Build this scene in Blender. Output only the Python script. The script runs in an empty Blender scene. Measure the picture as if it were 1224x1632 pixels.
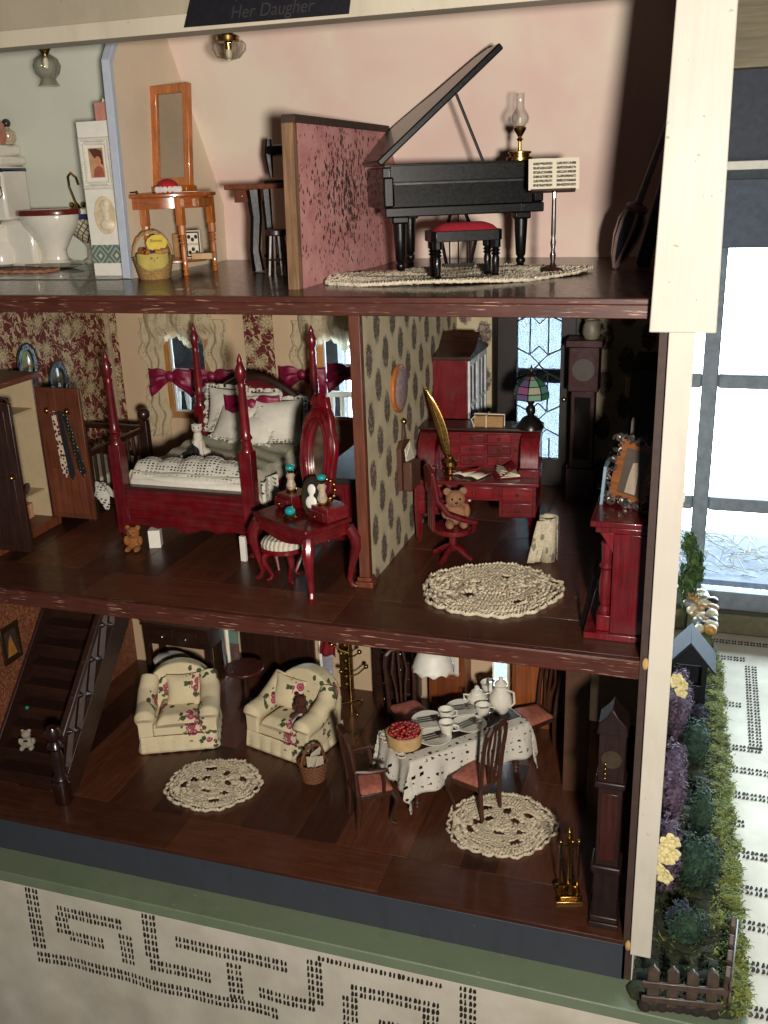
import bpy, math, random
import numpy as np
from mathutils import Vector, Matrix
random.seed(7)
sc = bpy.context.scene
col = sc.collection
S = 0.01                      # everything below is written in centimetres
R = math.radians
PI = math.pi

# ---------------------------------------------------------------- camera
CAM = np.array((2.97260321, -67.9136741, 61.8969030))
YAW, PIT, ROL, FPX = 0.326322775, 0.334626233, -0.0354495736, 1543.956
_f = np.array((-math.sin(YAW)*math.cos(PIT), math.cos(YAW)*math.cos(PIT), -math.sin(PIT)))
_r = np.cross(_f, (0, 0, 1)); _r /= np.linalg.norm(_r)
_u = np.cross(_r, _f)
_c, _s = math.cos(ROL), math.sin(ROL)
_r, _u = _c*_r+_s*_u, -_s*_r+_c*_u
cd = bpy.data.cameras.new('camera'); cam = bpy.data.objects.new('camera', cd); col.objects.link(cam)
cd.lens = FPX/1632*36; cd.sensor_width = 36; cd.sensor_fit = 'AUTO'
cd.clip_start = 0.01; cd.clip_end = 50
cam.matrix_world = Matrix(((_r[0], _u[0], -_f[0], CAM[0]*S), (_r[1], _u[1], -_f[1], CAM[1]*S),
                           (_r[2], _u[2], -_f[2], CAM[2]*S), (0, 0, 0, 1)))
sc.camera = cam

# ---------------------------------------------------------------- light
w = bpy.data.worlds.new('World'); sc.world = w; w.use_nodes = True
bg = w.node_tree.nodes['Background']; bg.inputs[0].default_value = (.75, .85, 1, 1); bg.inputs[1].default_value = .06
def area(name, loc, to, size, power, colr):
    l = bpy.data.lights.new(name, 'AREA'); l.shape = 'DISK'; l.size = size*S; l.energy = power; l.color = colr
    o = bpy.data.objects.new(name, l); col.objects.link(o); o.location = Vector(loc)*S
    o.rotation_euler = (Vector(to)-Vector(loc)).to_track_quat('-Z', 'Y').to_euler()
    return o
area('phone_lamp', (17.5, -86, 59.5), (-26, 16, 40), 5.8, 14.5, (1, .925, .83))
vs = sc.view_settings; vs.view_transform = 'Standard'; vs.look = 'None'; vs.exposure = 0; vs.gamma = 1
sc.cycles.max_bounces = 8; sc.cycles.transparent_max_bounces = 16; sc.cycles.sample_clamp_indirect = 6
sc.cycles.caustics_refractive = False; sc.cycles.caustics_reflective = False
sc.cycles.use_denoising = True

# ---------------------------------------------------------------- a pixel of the photo to a point on a known plane
def _ray(px, py): return _r*(px-612)/FPX-_u*(py-816)/FPX+_f
def _pl(px, py, ax, v):
    d = _ray(px, py); t = (v-CAM[ax])/d[ax]; return CAM+t*d
def PX(px, py, v): return _pl(px, py, 0, v)
def PY(px, py, v): return _pl(px, py, 1, v)
def PZ(px, py, v): return _pl(px, py, 2, v)

# ---------------------------------------------------------------- mesh helper (cm in, metres out)
class MB:
    def __init__(s): s.v = []; s.f = []; s.M = Matrix.Identity(4)
    def at(s, loc=(0, 0, 0), rz=0, rx=0, ry=0, sc=(1, 1, 1)):
        s.M = Matrix.Translation(loc) @ Matrix.Rotation(R(rz), 4, 'Z') @ Matrix.Rotation(R(ry), 4, 'Y') @ Matrix.Rotation(R(rx), 4, 'X') @ Matrix.Diagonal((*sc, 1))
        return s
    def add(s, vs, fs):
        n = len(s.v); s.v += [tuple(s.M @ Vector(v)) for v in vs]; s.f += [tuple(i+n for i in f) for f in fs]; return s
    def box(s, x0, x1, y0, y1, z0, z1):
        return s.add([(x, y, z) for z in (z0, z1) for y in (y0, y1) for x in (x0, x1)],
                     [(0, 2, 3, 1), (4, 5, 7, 6), (0, 1, 5, 4), (2, 6, 7, 3), (0, 4, 6, 2), (1, 3, 7, 5)])
    def cbox(s, c, d): return s.box(c[0]-d[0]/2, c[0]+d[0]/2, c[1]-d[1]/2, c[1]+d[1]/2, c[2]-d[2]/2, c[2]+d[2]/2)
    def lathe(s, prof, at=(0, 0, 0), n=14, sx=1, sy=1):
        vs = []; fs = []
        for r, z in prof:
            for i in range(n):
                a = 2*PI*i/n; vs.append((at[0]+r*sx*math.cos(a), at[1]+r*sy*math.sin(a), at[2]+z))
        for k in range(len(prof)-1):
            for i in range(n):
                j = (i+1) % n; fs.append((k*n+i, k*n+j, (k+1)*n+j, (k+1)*n+i))
        if prof[0][0] > 1e-4: fs.append(tuple(range(n-1, -1, -1)))
        if prof[-1][0] > 1e-4: fs.append(tuple((len(prof)-1)*n+i for i in range(n)))
        return s.add(vs, fs)
    def tube(s, pts, r, n=8, closed=False, flat=1):
        pts = [Vector(p) for p in pts]; m = len(pts)
        rs = r if isinstance(r, (list, tuple)) else [r]*m
        vs = []; fs = []; prev = None
        for i, p in enumerate(pts):
            a = pts[(i-1) % m] if (closed or i > 0) else p; b = pts[(i+1) % m] if (closed or i < m-1) else p
            t = (b-a)
            if t.length < 1e-9: t = Vector((0, 0, 1))
            t.normalize()
            if prev is None:
                ref = Vector((0, 0, 1)) if abs(t.z) < .9 else Vector((1, 0, 0))
                x = t.cross(ref).normalized()
            else:
                x = (prev-t*prev.dot(t)); x = x.normalized() if x.length > 1e-6 else t.orthogonal().normalized()
            prev = x; y = t.cross(x)
            for k in range(n):
                an = 2*PI*k/n; vs.append(tuple(p+(x*math.cos(an)+y*math.sin(an)*flat)*rs[i]))
        for i in range(m if closed else m-1):
            j = (i+1) % m
            for k in range(n):
                l = (k+1) % n; fs.append((i*n+k, i*n+l, j*n+l, j*n+k))
        if not closed: fs += [tuple(range(n-1, -1, -1)), tuple((m-1)*n+k for k in range(n))]
        return s.add(vs, fs)
    def cyl(s, a, b, r, r2=None, n=12): return s.tube([a, b], [r, r if r2 is None else r2], n)
    def ball(s, c, r, n=12, m=8):
        if not isinstance(r, (tuple, list)): r = (r, r, r)
        vs = [(c[0], c[1], c[2]-r[2])]; fs = []
        for k in range(1, m):
            t = PI*k/m
            for i in range(n):
                a = 2*PI*i/n; vs.append((c[0]+r[0]*math.sin(t)*math.cos(a), c[1]+r[1]*math.sin(t)*math.sin(a), c[2]-r[2]*math.cos(t)))
        vs.append((c[0], c[1], c[2]+r[2])); L = len(vs)-1
        for i in range(n):
            j = (i+1) % n; fs.append((0, 1+j, 1+i)); fs.append((L, 1+(m-2)*n+i, 1+(m-2)*n+j))
            for k in range(m-2): fs.append((1+k*n+i, 1+k*n+j, 1+(k+1)*n+j, 1+(k+1)*n+i))
        return s.add(vs, fs)
    def prism(s, poly, ax, a, b):
        """poly: 2-D outline in the other two axes (in x,y,z order), extruded along ax from a to b"""
        n = len(poly); vs = []
        for h in (a, b):
            for p, q in poly:
                vs.append((h, p, q) if ax == 0 else (p, h, q) if ax == 1 else (p, q, h))
        fs = [tuple(range(n)), tuple(range(2*n-1, n-1, -1))]+[(i, i+n, (i+1) % n+n, (i+1) % n) for i in range(n)]
        return s.add(vs, fs)
    def sheet(s, fn, nu, nv, th=0):
        vs = [tuple(fn(i/nu, j/nv)) for j in range(nv+1) for i in range(nu+1)]
        fs = [(j*(nu+1)+i, j*(nu+1)+i+1, (j+1)*(nu+1)+i+1, (j+1)*(nu+1)+i) for j in range(nv) for i in range(nu)]
        return s.add(vs, fs)
    def hollow(s, poly, hole, ax, a, b):
        """frame: outer outline with an inner hole of the same vertex count"""
        n = len(poly); vs = []
        for h in (a, b):
            for P in (poly, hole):
                for p, q in P: vs.append((h, p, q) if ax == 0 else (p, h, q) if ax == 1 else (p, q, h))
        fs = []
        for i in range(n):
            j = (i+1) % n
            fs += [(i, j, n+j, n+i), (2*n+i, 3*n+i, 3*n+j, 2*n+j), (i, 2*n+i, 2*n+j, j), (n+i, n+j, 3*n+j, 3*n+i)]
        return s.add(vs, fs)
    def build(s, name, mat, parent=None, bev=0, sm=35, solid=0, loc=None, rz=0, fixn=True):
        me = bpy.data.meshes.new(name)
        me.from_pydata([(x*S, y*S, z*S) for x, y, z in s.v], [], s.f)
        if fixn:
            import bmesh
            bm = bmesh.new(); bm.from_mesh(me); bmesh.ops.recalc_face_normals(bm, faces=bm.faces); bm.to_mesh(me); bm.free()
        me.materials.append(mat)
        if sm: me.shade_smooth(); me.set_sharp_from_angle(angle=R(sm))
        o = bpy.data.objects.new(name, me); col.objects.link(o)
        if parent is not None: o.parent = parent
        if loc is not None: o.location = Vector(loc)*S
        if rz: o.rotation_euler = (0, 0, R(rz))
        if solid:
            m = o.modifiers.new('thickness', 'SOLIDIFY'); m.thickness = solid*S; m.offset = 0
        if bev:
            m = o.modifiers.new('edge', 'BEVEL'); m.width = bev*S; m.segments = 2; m.limit_method = 'ANGLE'; m.angle_limit = R(40)
        return o
def rect(x0, x1, y0, y1): return [(x0, y0), (x1, y0), (x1, y1), (x0, y1)]
def oval(cx, cy, rx, ry, n=24, a0=0): return [(cx+rx*math.cos(a0+2*PI*i/n), cy+ry*math.sin(a0+2*PI*i/n)) for i in range(n)]
def tag(o, label, cat, group=None):
    o['label'] = label; o['category'] = cat
    if group: o['group'] = group
    return o
def thing(name, label, cat, loc=(0, 0, 0), rz=0, group=None):
    o = bpy.data.objects.new(name, None); col.objects.link(o); o.empty_display_size = .01
    o.location = Vector(loc)*S; o.rotation_euler = (0, 0, R(rz))
    return tag(o, label, cat, group)
def struct(o): o['kind'] = 'structure'; return o
def copy_tree(o, parent=None):
    c = o.copy(); col.objects.link(c)
    if parent is not None: c.parent = parent
    for ch in list(o.children): copy_tree(ch, c)
    return c

# ---------------------------------------------------------------- materials
def hexc(h):
    h = h.lstrip('#'); o = []
    for i in (0, 2, 4):
        c = int(h[i:i+2], 16)/255; o.append(c/12.92 if c <= .04045 else ((c+.055)/1.055)**2.4)
    return (*o, 1)
class Ex:
    """scalar node expression"""
    def __init__(s, nt, k): s.nt = nt; s.k = k
    def _m(s, op, *a):
        n = s.nt.nodes.new('ShaderNodeMath'); n.operation = op
        for i, x in enumerate((s,)+a):
            if isinstance(x, Ex): s.nt.links.new(x.k, n.inputs[i])
            else: n.inputs[i].default_value = x
        return Ex(s.nt, n.outputs[0])
    def __add__(s, o): return s._m('ADD', o)
    def __radd__(s, o): return s._m('ADD', o)
    def __sub__(s, o): return s._m('SUBTRACT', o)
    def __rsub__(s, o): return (s*-1)+o
    def __mul__(s, o): return s._m('MULTIPLY', o)
    def __rmul__(s, o): return s._m('MULTIPLY', o)
    def __truediv__(s, o): return s._m('DIVIDE', o)
    def lt(s, o): return s._m('LESS_THAN', o)
    def gt(s, o): return s._m('GREATER_THAN', o)
    def mx(s, o): return s._m('MAXIMUM', o)
    def mn(s, o): return s._m('MINIMUM', o)
    def sin(s): return s._m('SINE')
    def cos(s): return s._m('COSINE')
    def abs(s): return s._m('ABSOLUTE')
    def fract(s): return s._m('FRACT')
    def floor(s): return s._m('FLOOR')
    def sqrt(s): return s._m('SQRT')
    def atan2(s, o): return s._m('ARCTAN2', o)
    def soft(s, lo, hi):
        n = s.nt.nodes.new('ShaderNodeMapRange'); n.clamp = True; s.nt.links.new(s.k, n.inputs[0])
        n.inputs[1].default_value = lo; n.inputs[2].default_value = hi; return Ex(s.nt, n.outputs[0])
class Mat:
    def __init__(s, name, base='808080', rough=.5, metal=0, spec=.5, coat=0):
        s.m = bpy.data.materials.new(name); s.m.use_nodes = True; s.nt = s.m.node_tree
        s.b = s.nt.nodes['Principled BSDF']; s.col = hexc(base) if isinstance(base, str) else (*base, 1)
        s.b.inputs['Base Color'].default_value = s.col; s.b.inputs['Roughness'].default_value = rough
        s.b.inputs['Metallic'].default_value = metal; s.b.inputs['Specular IOR Level'].default_value = spec
        s.b.inputs['Coat Weight'].default_value = coat
        s._co = None
    def L(s, a, b): s.nt.links.new(a, b)
    def co(s):
        """object coordinates in cm"""
        if s._co is None:
            t = s.nt.nodes.new('ShaderNodeTexCoord'); v = s.nt.nodes.new('ShaderNodeVectorMath'); v.operation = 'SCALE'
            v.inputs['Scale'].default_value = 100; s.L(t.outputs['Object'], v.inputs[0]); s._co = v.outputs[0]
        return s._co
    def xyz(s, v=None):
        n = s.nt.nodes.new('ShaderNodeSeparateXYZ'); s.L(v if v is not None else s.co(), n.inputs[0])
        return [Ex(s.nt, o) for o in n.outputs]
    def vec(s, *e):
        n = s.nt.nodes.new('ShaderNodeCombineXYZ')
        for i, x in enumerate(e):
            if isinstance(x, Ex): s.L(x.k, n.inputs[i])
            else: n.inputs[i].default_value = x
        return n.outputs[0]
    def noise(s, scale, detail=3, v=None, stretch=(1, 1, 1), rough=.55, dist=0):
        n = s.nt.nodes.new('ShaderNodeTexNoise'); n.inputs['Scale'].default_value = scale; n.inputs['Detail'].default_value = detail
        n.inputs['Roughness'].default_value = rough; n.inputs['Distortion'].default_value = dist
        mp = s.nt.nodes.new('ShaderNodeMapping'); mp.inputs['Scale'].default_value = stretch
        s.L(v if v is not None else s.co(), mp.inputs[0]); s.L(mp.outputs[0], n.inputs['Vector'])
        return Ex(s.nt, n.outputs['Fac'])
    def voro(s, scale, v=None, dim='3D', rnd=1, feature='F1'):
        n = s.nt.nodes.new('ShaderNodeTexVoronoi'); n.voronoi_dimensions = dim; n.feature = feature
        n.inputs['Scale'].default_value = scale; n.inputs['Randomness'].default_value = rnd
        s.L(v if v is not None else s.co(), n.inputs['Vector']); return n
    def mix(s, fac, a, b):
        n = s.nt.nodes.new('ShaderNodeMix'); n.data_type = 'RGBA'
        if isinstance(fac, Ex): s.L(fac.k, n.inputs[0])
        else: n.inputs[0].default_value = fac
        for x, k in ((a, n.inputs[6]), (b, n.inputs[7])):
            if isinstance(x, str): x = hexc(x)
            if isinstance(x, tuple): k.default_value = x if len(x) == 4 else (*x, 1)
            else: s.L(x, k)
        return n.outputs[2]
    def color(s, sock): s.L(sock, s.b.inputs['Base Color']); return s
    def bump(s, e, st=.3, dist=.05):
        n = s.nt.nodes.new('ShaderNodeBump'); n.inputs['Strength'].default_value = st; n.inputs['Distance'].default_value = dist*S
        s.L(e.k, n.inputs['Height']); s.L(n.outputs[0], s.b.inputs['Normal']); return s
    def rough(s, e, lo, hi):
        s.L((e*(hi-lo)+lo).k, s.b.inputs['Roughness']); return s
    def alpha(s, e): s.L(e.k, s.b.inputs['Alpha']); return s
def shade(c, k): c = hexc(c) if isinstance(c, str) else c; return (min(1, c[0]*k), min(1, c[1]*k), min(1, c[2]*k), 1)
MATS = {}
def plain(name, base, rough=.5, metal=0, var=.18, scale=1.2, bump=.08, coat=0, spec=.5):
    if name in MATS: return MATS[name]
    m = Mat(name, base, rough, metal, spec, coat)
    n = m.noise(scale, 4)
    m.color(m.mix(n.soft(.3, .7), shade(base, 1-var), shade(base, 1+var)))
    m.rough(m.noise(scale*2.3, 3), max(.03, rough-.1), min(1, rough+.1))
    if bump: m.bump(m.noise(scale*9, 4), bump, .04)
    MATS[name] = m.m; return m.m
def wood(name, a, b, rough=.35, ax=0, sc=1.0, coat=0, flecks=None, bump=.15):
    if name in MATS: return MATS[name]
    m = Mat(name, a, rough, coat=coat)
    st = [6, 6, 6]; st[ax] = .35
    n = m.noise(sc*.55, 5, stretch=tuple(st), dist=.6); n2 = m.noise(.5*sc, 2)
    c = m.mix((n*.75+n2*.25).soft(.33, .68), a, b)
    if flecks:
        st2 = [9, 9, 9]; st2[ax] = .5
        fl = m.noise(.8, 3, stretch=tuple(st2)).soft(.59, .63)*m.noise(.3, 2).soft(.46, .6)*.75
        c = m.mix(fl, c, flecks)
    oi = m.nt.nodes.new('ShaderNodeObjectInfo'); rv = Ex(m.nt, oi.outputs['Random'])
    hs_ = m.nt.nodes.new('ShaderNodeHueSaturation'); m.L((rv*.4+.8).k, hs_.inputs['Value']); m.L((m.noise(.7, 3)*.3+.82).k, hs_.inputs['Saturation']); m.L(c, hs_.inputs['Color'])
    m.color(hs_.outputs[0]); m.rough(m.noise(sc*1.4, 3), max(.05, rough-.12), rough+.12)
    m.bump(n, bump, .03); MATS[name] = m.m; return m.m
def glassy(name, tint=(1, 1, 1), gl=.1, rough=.02, edge=True):
    if name in MATS: return MATS[name]
    m = Mat(name); nt = m.nt; nt.nodes.remove(m.b)
    t = nt.nodes.new('ShaderNodeBsdfTransparent'); t.inputs[0].default_value = (*tint, 1)
    g = nt.nodes.new('ShaderNodeBsdfGlossy'); g.inputs['Roughness'].default_value = rough
    x = nt.nodes.new('ShaderNodeMixShader')
    lw = nt.nodes.new('ShaderNodeLayerWeight'); lw.inputs[0].default_value = .35
    e = Ex(nt, lw.outputs['Facing'])*(.75 if edge else .3)+gl
    m.L(e.mn(.95).k, x.inputs[0]); m.L(t.outputs[0], x.inputs[1]); m.L(g.outputs[0], x.inputs[2])
    m.L(x.outputs[0], nt.nodes['Material Output'].inputs[0]); MATS[name] = m.m; return m.m
def emit(name, c, st):
    m = Mat(name); nt = m.nt; nt.nodes.remove(m.b); e = nt.nodes.new('ShaderNodeEmission')
    e.inputs[0].default_value = (*c, 1); e.inputs[1].default_value = st; m.L(e.outputs[0], nt.nodes['Material Output'].inputs[0]); return m.m

def painted(name, base, dirt, chip):
    m = Mat(name, base, .5); g = m.noise(.5, 4, stretch=(5, 5, .25)); st = m.noise(.22, 4, stretch=(2, 2, .6)).soft(.52, .75)
    c = m.mix(m.noise(.2, 3).soft(.3, .7), shade(base, .94), shade(base, 1.04)); c = m.mix(st*.45, c, dirt)
    ch = m.noise(1.6, 4).soft(.70, .73); c = m.mix(ch, c, chip); sp = Ex(m.nt, m.voro(.45).outputs['Distance']).lt(.02); c = m.mix(sp*.6, c, '6a5a46')
    m.color(c); m.rough(g, .38, .65); m.bump(g+ch*-.6, .35, .04); return m.m
CREAM = painted('cream_paint', 'c2bbad', 'a39a89', '9c8d76')
MAHOG = wood('red_mahogany', '44060c', '720c15', .3, ax=2, coat=.3, bump=.1)
MAHOGX = wood('red_mahogany_x', '44060c', '720c15', .3, ax=0, coat=.3, bump=.1)
WALNUT = wood('dark_walnut', '1e100b', '3a2016', .35, ax=2, coat=.2)
WALNUTX = wood('dark_walnut_x', '1e100b', '3a2016', .35, ax=0, coat=.2)
CHAIRW = wood('brown_chair_wood', '2c1710', '4a2a1c', .4, ax=2)
OAK = wood('honey_oak', '8a4a1c', 'b46a2c', .28, ax=2, coat=.35, bump=.06)
OAKX = wood('honey_oak_x', '7c3c16', 'a0561f', .28, ax=0, coat=.35, bump=.06)
TRIMW = wood('medium_trim_wood', '4c2416', '6e3a22', .45, ax=2)
BLACK = plain('black_lacquer', '070708', .34, var=.3, scale=2, bump=.12, coat=.25, spec=.35)
BRASS = plain('brass', 'a8854a', .27, 1, var=.1, scale=2, bump=.03)
IRON = plain('black_iron', '111214', .4, .6)
SILVER = plain('silver', 'b8b4ac', .25, 1)
WHITECH = plain('white_china', 'dcd6c8', .15, var=.03, bump=.02, coat=.5)
WHITE = plain('white_paint', 'd8d4c8', .5, var=.05, bump=.05)
PAPER = plain('paper', 'd6cdb8', .8, var=.07, scale=2, bump=.05)
GLASS = glassy('clear_glass', (.96, .97, .97), .06)
PANE = glassy('window_pane', (.93, .96, .98), .03, edge=False)
MIRROR = plain('mirror_glass', 'c8c4bc', .04, 1, var=.03, bump=0)
BEAR = plain('bear_plush', '8a5526', .95, var=.3, scale=6, bump=.8)
TEAL = plain('teal_bead', '1f8f94', .12, var=.2, coat=.6)
CRYSTAL = plain('crystal', 'b09c84', .12, var=.3, scale=5, coat=.8)
PINK = plain('pink', 'c98a80', .6)
REDV = plain('red_velvet', '8e0a22', .85, var=.2, scale=4, bump=.3)
RIBBON = plain('magenta_ribbon', '7e1238', .45, var=.25, scale=3, bump=.1)
# ================================================================ the doll's house shell
YB, XL, XH = 42.0, -71.5, -82.0
ZM, ZA = 26.5, 53.5
SLABW = wood('scratched_edge_wood', '3a1a12', '54271a', .42, ax=0, flecks='b48a72')
# --- wallpapers
def floral():
    m = Mat('red_floral_wallpaper', '5a1214', .75)
    x, y, z = m.xyz(); u = x+y
    def flowers(sc, rnd, rad, pet, v):
        n = m.voro(1, v, '2D', rnd); px, py, _ = m.xyz(n.outputs['Position']); qx, qy, _ = m.xyz(v)
        dx = qx-px; dy = qy-py; r = (dx*dx+dy*dy).sqrt(); a = dy.atan2(dx)
        cr = Ex(m.nt, n.outputs['Color'])
        rr = r/((((a*pet+cr*6).cos()*.22+.8)*rad)*(cr*.5+.6))
        return rr, a
    wob = m.noise(1.3, 3)
    v1 = m.vec(u/4.0+wob*.12, z/3.6+wob*.1, 0)
    r1, a1 = flowers(1, .85, .43, 9, v1)
    v2 = m.vec(u/1.9+7.3, z/1.8+3.1, 0); r2, a2 = flowers(1, .9, .34, 5, v2)
    v3 = m.vec((u+z*.55)/1.3+1.7+wob*.5, (z-u*.5)/2.9+5.1+wob*.4, 0); r3, a3 = flowers(1, .95, .24, 2, v3)
    m1 = r1.lt(1); m2 = r2.lt(1)*(1-m1); m3 = r3.lt(1)*(1-m1)
    stem = ((m.noise(.42, 1, dist=1.1)-.5).abs().lt(.011)).mx((m.noise(.6, 1, v=m.vec(u+40, z, 5), dist=.8)-.5).abs().lt(.012))
    dark = (r1*10).sin().gt(.45)*m1*r1.gt(.2)
    dark2 = r2.gt(.35)*r2.lt(.6)*m2
    fine = (a1*18+r1*5).sin().gt(.55)*m1*r1.gt(.5)
    mask = m1.mx(m2).mx(m3).mx(stem)
    ink = dark.mx(dark2).mx(fine)*.75
    cream = m.mix(m.noise(2, 2).soft(.3, .7), 'a8946e', 'bfae8a')
    c = m.mix(mask, m.mix(m.noise(3, 2).soft(.3, .7), '541014', '64181a'), cream)
    m.color(m.mix(ink, c, '4d3020')); m.bump(m.noise(8, 2), .05); return m.m
def damask():
    m = Mat('beige_damask_wallpaper', 'b8ab8c', .8)
    x, y, z = m.xyz(); u = (x+y)/4.6; v = z/5.2
    n = m.noise(2.6, 4)
    def motif(u, v):
        a = u.fract()-.5; b = v.fract()-.5
        e = ((a*a)*17+(b*b)*7.2).sqrt()
        return e+(n-.5)*.75
    e = motif(u, v).mn(motif(u+.5, v+.5))
    mask = e.soft(.86, .66)
    cell = Ex(m.nt, m.voro(2.4).outputs['Distance']); inner = m.mix((cell*7+m.noise(2.2, 3)*3).sin().soft(-.3, .6), '3f362f', '85766c')
    red = m.mix((e.soft(.42, .18))*m.noise(4, 2).soft(.4, .6)*.6, inner, '6e3f3c')
    m.color(m.mix(mask*.92, m.mix(m.noise(.5, 2).soft(.3, .7), 'ada081', 'beb294'), red)); return m.m
WP_RED, WP_DAM = floral(), damask()
def embossed():
    m = Mat('copper_embossed_wallpaper', '7c4a30', .55)
    n = m.noise(.9, 2, dist=2.2); r = (n*26).sin()
    m.color(m.mix(r.soft(-.2, .9), '6a3b26', '8f5a3e')); m.bump(r, .5, .05); return m.m
WP_COP = embossed()
WP_CREAM = plain('cream_wall', 'c2a888', .8, var=.04, scale=.4, bump=.05)
WP_PINK = (lambda m: (m.color(m.mix(m.noise(.09, 3, dist=.4).soft(.36, .62), 'dccebb', 'd8bbb0')), m.bump(m.noise(5, 2), .05), m.m)[2])(Mat('pale_pink_plaster', 'd0a898', .8))
WP_BATH = plain('pale_green_plaster', 'd0d2c2', .75, var=.05, scale=.15, bump=.1)
DARKW = plain('dark_back_wall', '2a1a12', .7)

# --- floors as planks / tiles
def floor_mat(name, a, b, ax): return wood(name, a, b, .38, ax=ax, coat=.12, bump=.05)
FW = [floor_mat('floor_wood_%d%d' % (i, ax), a, b, ax) for ax in (0, 1) for i, (a, b) in enumerate((('35190f', '4c2817'), ('422013', '5c321d'), ('29130c', '3c1e12')))]
def plank_floor(name, z, x0, x1, y0, y1, front):
    s = struct(MB().box(x0, x1, y0, y1, z-.4, z-.06).build(name, FW[2]))
    # border boards along the front edge, then boards running into the room
    cuts = [x0, -44, -22, x1] if name == 'ground_floor' else [x0, -50, -25.2, x1]
    for i in range(3):
        MB().box(cuts[i]+.015, cuts[i+1]-.015, y0+.02, front-.02, z-.07, z).build('floor_board', FW[i % 2], s, bev=.02)
    k = 0; x = x0
    while x < x1-.5:
        wd = (6.2, 4.1, 7.4, 5.2, 3.4, 6.8)[k % 6]; xe = min(x1, x+wd)
        if x1-xe < 2: xe = x1
        ym = front+(y1-front)*(.35, .62, .5, .42)[k % 4]
        for a, b, j in ((front, ym, 0), (ym, y1, 1)):
            MB().box(x+.015, xe-.015, a+.02, b-.02, z-.07, z).build('floor_board', FW[3+(k*2+j*k+j) % 3], s, bev=.02)
        x = xe; k += 1
    return s
plank_floor('ground_floor', 0, XL, 0, 0, YB, 5.2)
plank_floor('middle_floor', ZM, XL, 0, .6, YB, 6.0)
# attic floor: one smooth board and grey bathroom tiles
ATF = wood('attic_floor_board', '33190f', '4a2818', .3, ax=0, coat=.25, bump=.04)
af = struct(MB().box(XH, 0, .6, 33.6, ZA-.4, ZA).build('attic_floor', ATF, bev=.03))
TILE = plain('grey_green_tile', '5c5f55', .3, var=.25, scale=.8, coat=.3)
tmesh = None
bf = struct(MB().box(XH, -49.3, 12.0, 33, ZA-.05, ZA+.02).build('bathroom_floor', plain('tile_grout', '3d3c36', .8)))
for i in range(11):
    for j in range(7):
        if tmesh is None:
            o = MB().box(-1.42, 1.42, -1.42, 1.42, 0, .06).build('floor_tile', TILE, bf, bev=.03); tmesh = o.data
        else:
            o = bpy.data.objects.new('floor_tile', tmesh); col.objects.link(o); o.parent = bf
        o.location = Vector((-50.8-3*i, 13.5+3*j-.0, ZA+.02))*S
        if j == 6: o.scale = (1, .97, 1)
        o.rotation_euler = (0, 0, random.uniform(-.01, .01))

# --- slab edges, base, board
hs = thing('dolls_house', "open-fronted dolls' house with three furnished storeys and cream edge strips", 'dollhouse', (0, 0, 0))
MB().box(XL, -.02, 0, 2.2, 24.95, ZM-.075).box(XL, -.02, 0, .58, ZM-.08, ZM).build('floor_edge', SLABW, hs, bev=.06)
MB().box(XH, -.4, 0, 2.2, 52.15, ZA-.41).box(XH, -.4, 0, .58, ZA-.415, ZA).build('floor_edge', SLABW, hs, bev=.06)
CEIL = plain('dark_ceiling', '3b2c22', .7)
MB().box(XL, 0, 2.2, YB, 25.6, ZM-.42).build('ceiling_panel', CEIL, hs)
MB().box(XH, 0, 2.2, YB, 52.6, ZA-.42).build('ceiling_panel', plain('cream_ceiling', '9a8a70', .7), hs)
BLUE = painted('slate_blue_paint', '363a42', '2e3138', '474b52')
MB().box(XH, .25, 0, YB+1, -4.1, -.41).build('base_plinth', BLUE, hs, bev=.04)
# right wall
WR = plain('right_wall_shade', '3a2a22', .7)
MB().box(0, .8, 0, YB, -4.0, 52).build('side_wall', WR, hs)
MB().prism([(0, 52), (33.6, 52), (33.6, 59.5), (23.5, 75.6), (0, 75.6)], 0, 0, .8).build('gable_wall', plain('attic_gable', '8d7a70', .8), hs)
MB().box(.8, .9, .02, YB, -4.0, 52).build('exterior_siding', CREAM, hs)
MB().box(.62, 2.3, -.55, 0, -.75, 52.0).build('edge_strip', CREAM, hs, bev=.05)
MB().add([(-.62, -1.5, 51.5), (3.6, -1.5, 51.5), (3.3, -1.5, 76), (0, -1.5, 76), (-.62, -.6, 51.5), (3.6, -.6, 51.5), (3.3, -.6, 76), (0, -.6, 76)],
         [(0, 1, 2, 3), (7, 6, 5, 4), (0, 4, 5, 1), (1, 5, 6, 2), (2, 6, 7, 3), (3, 7, 4, 0)]).build('edge_strip', CREAM, hs, bev=.08)
# attic header, ceiling, roof slope, knee wall
HDR = painted('header_paint', '988e7a', '857a66', '7c6c54')
MB().box(XH, -.2, -.2, .9, 72.0, 80).build('header_beam', HDR, hs, bev=.05)
MB().box(XH, -.2, -.55, 1.7, 71.85, 73.0).build('header_moulding', painted('header_trim', 'b4aa96', '9a8f7c', '86765e'), hs, bev=.06)
MB().box(XH, 0, .9, 23.5, 75.6, 76.2).build('attic_ceiling', WP_PINK, hs)
def roofpart(x0, x1, mat, nm):
    MB().prism([(33, 53.4), (33.8, 53.4), (33.8, 59.8), (24, 75.8), (23, 75.6), (33, 59.5)], 0, x0, x1).build(nm, mat, hs)
roofpart(-49.2, 0, WP_PINK, 'roof_slope'); roofpart(XH, -49.2, WP_BATH, 'roof_slope')
MB().box(XH, -48.9, 1.8, 23.5, 75.5, 75.62).build('bathroom_ceiling', WP_BATH, hs)
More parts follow.
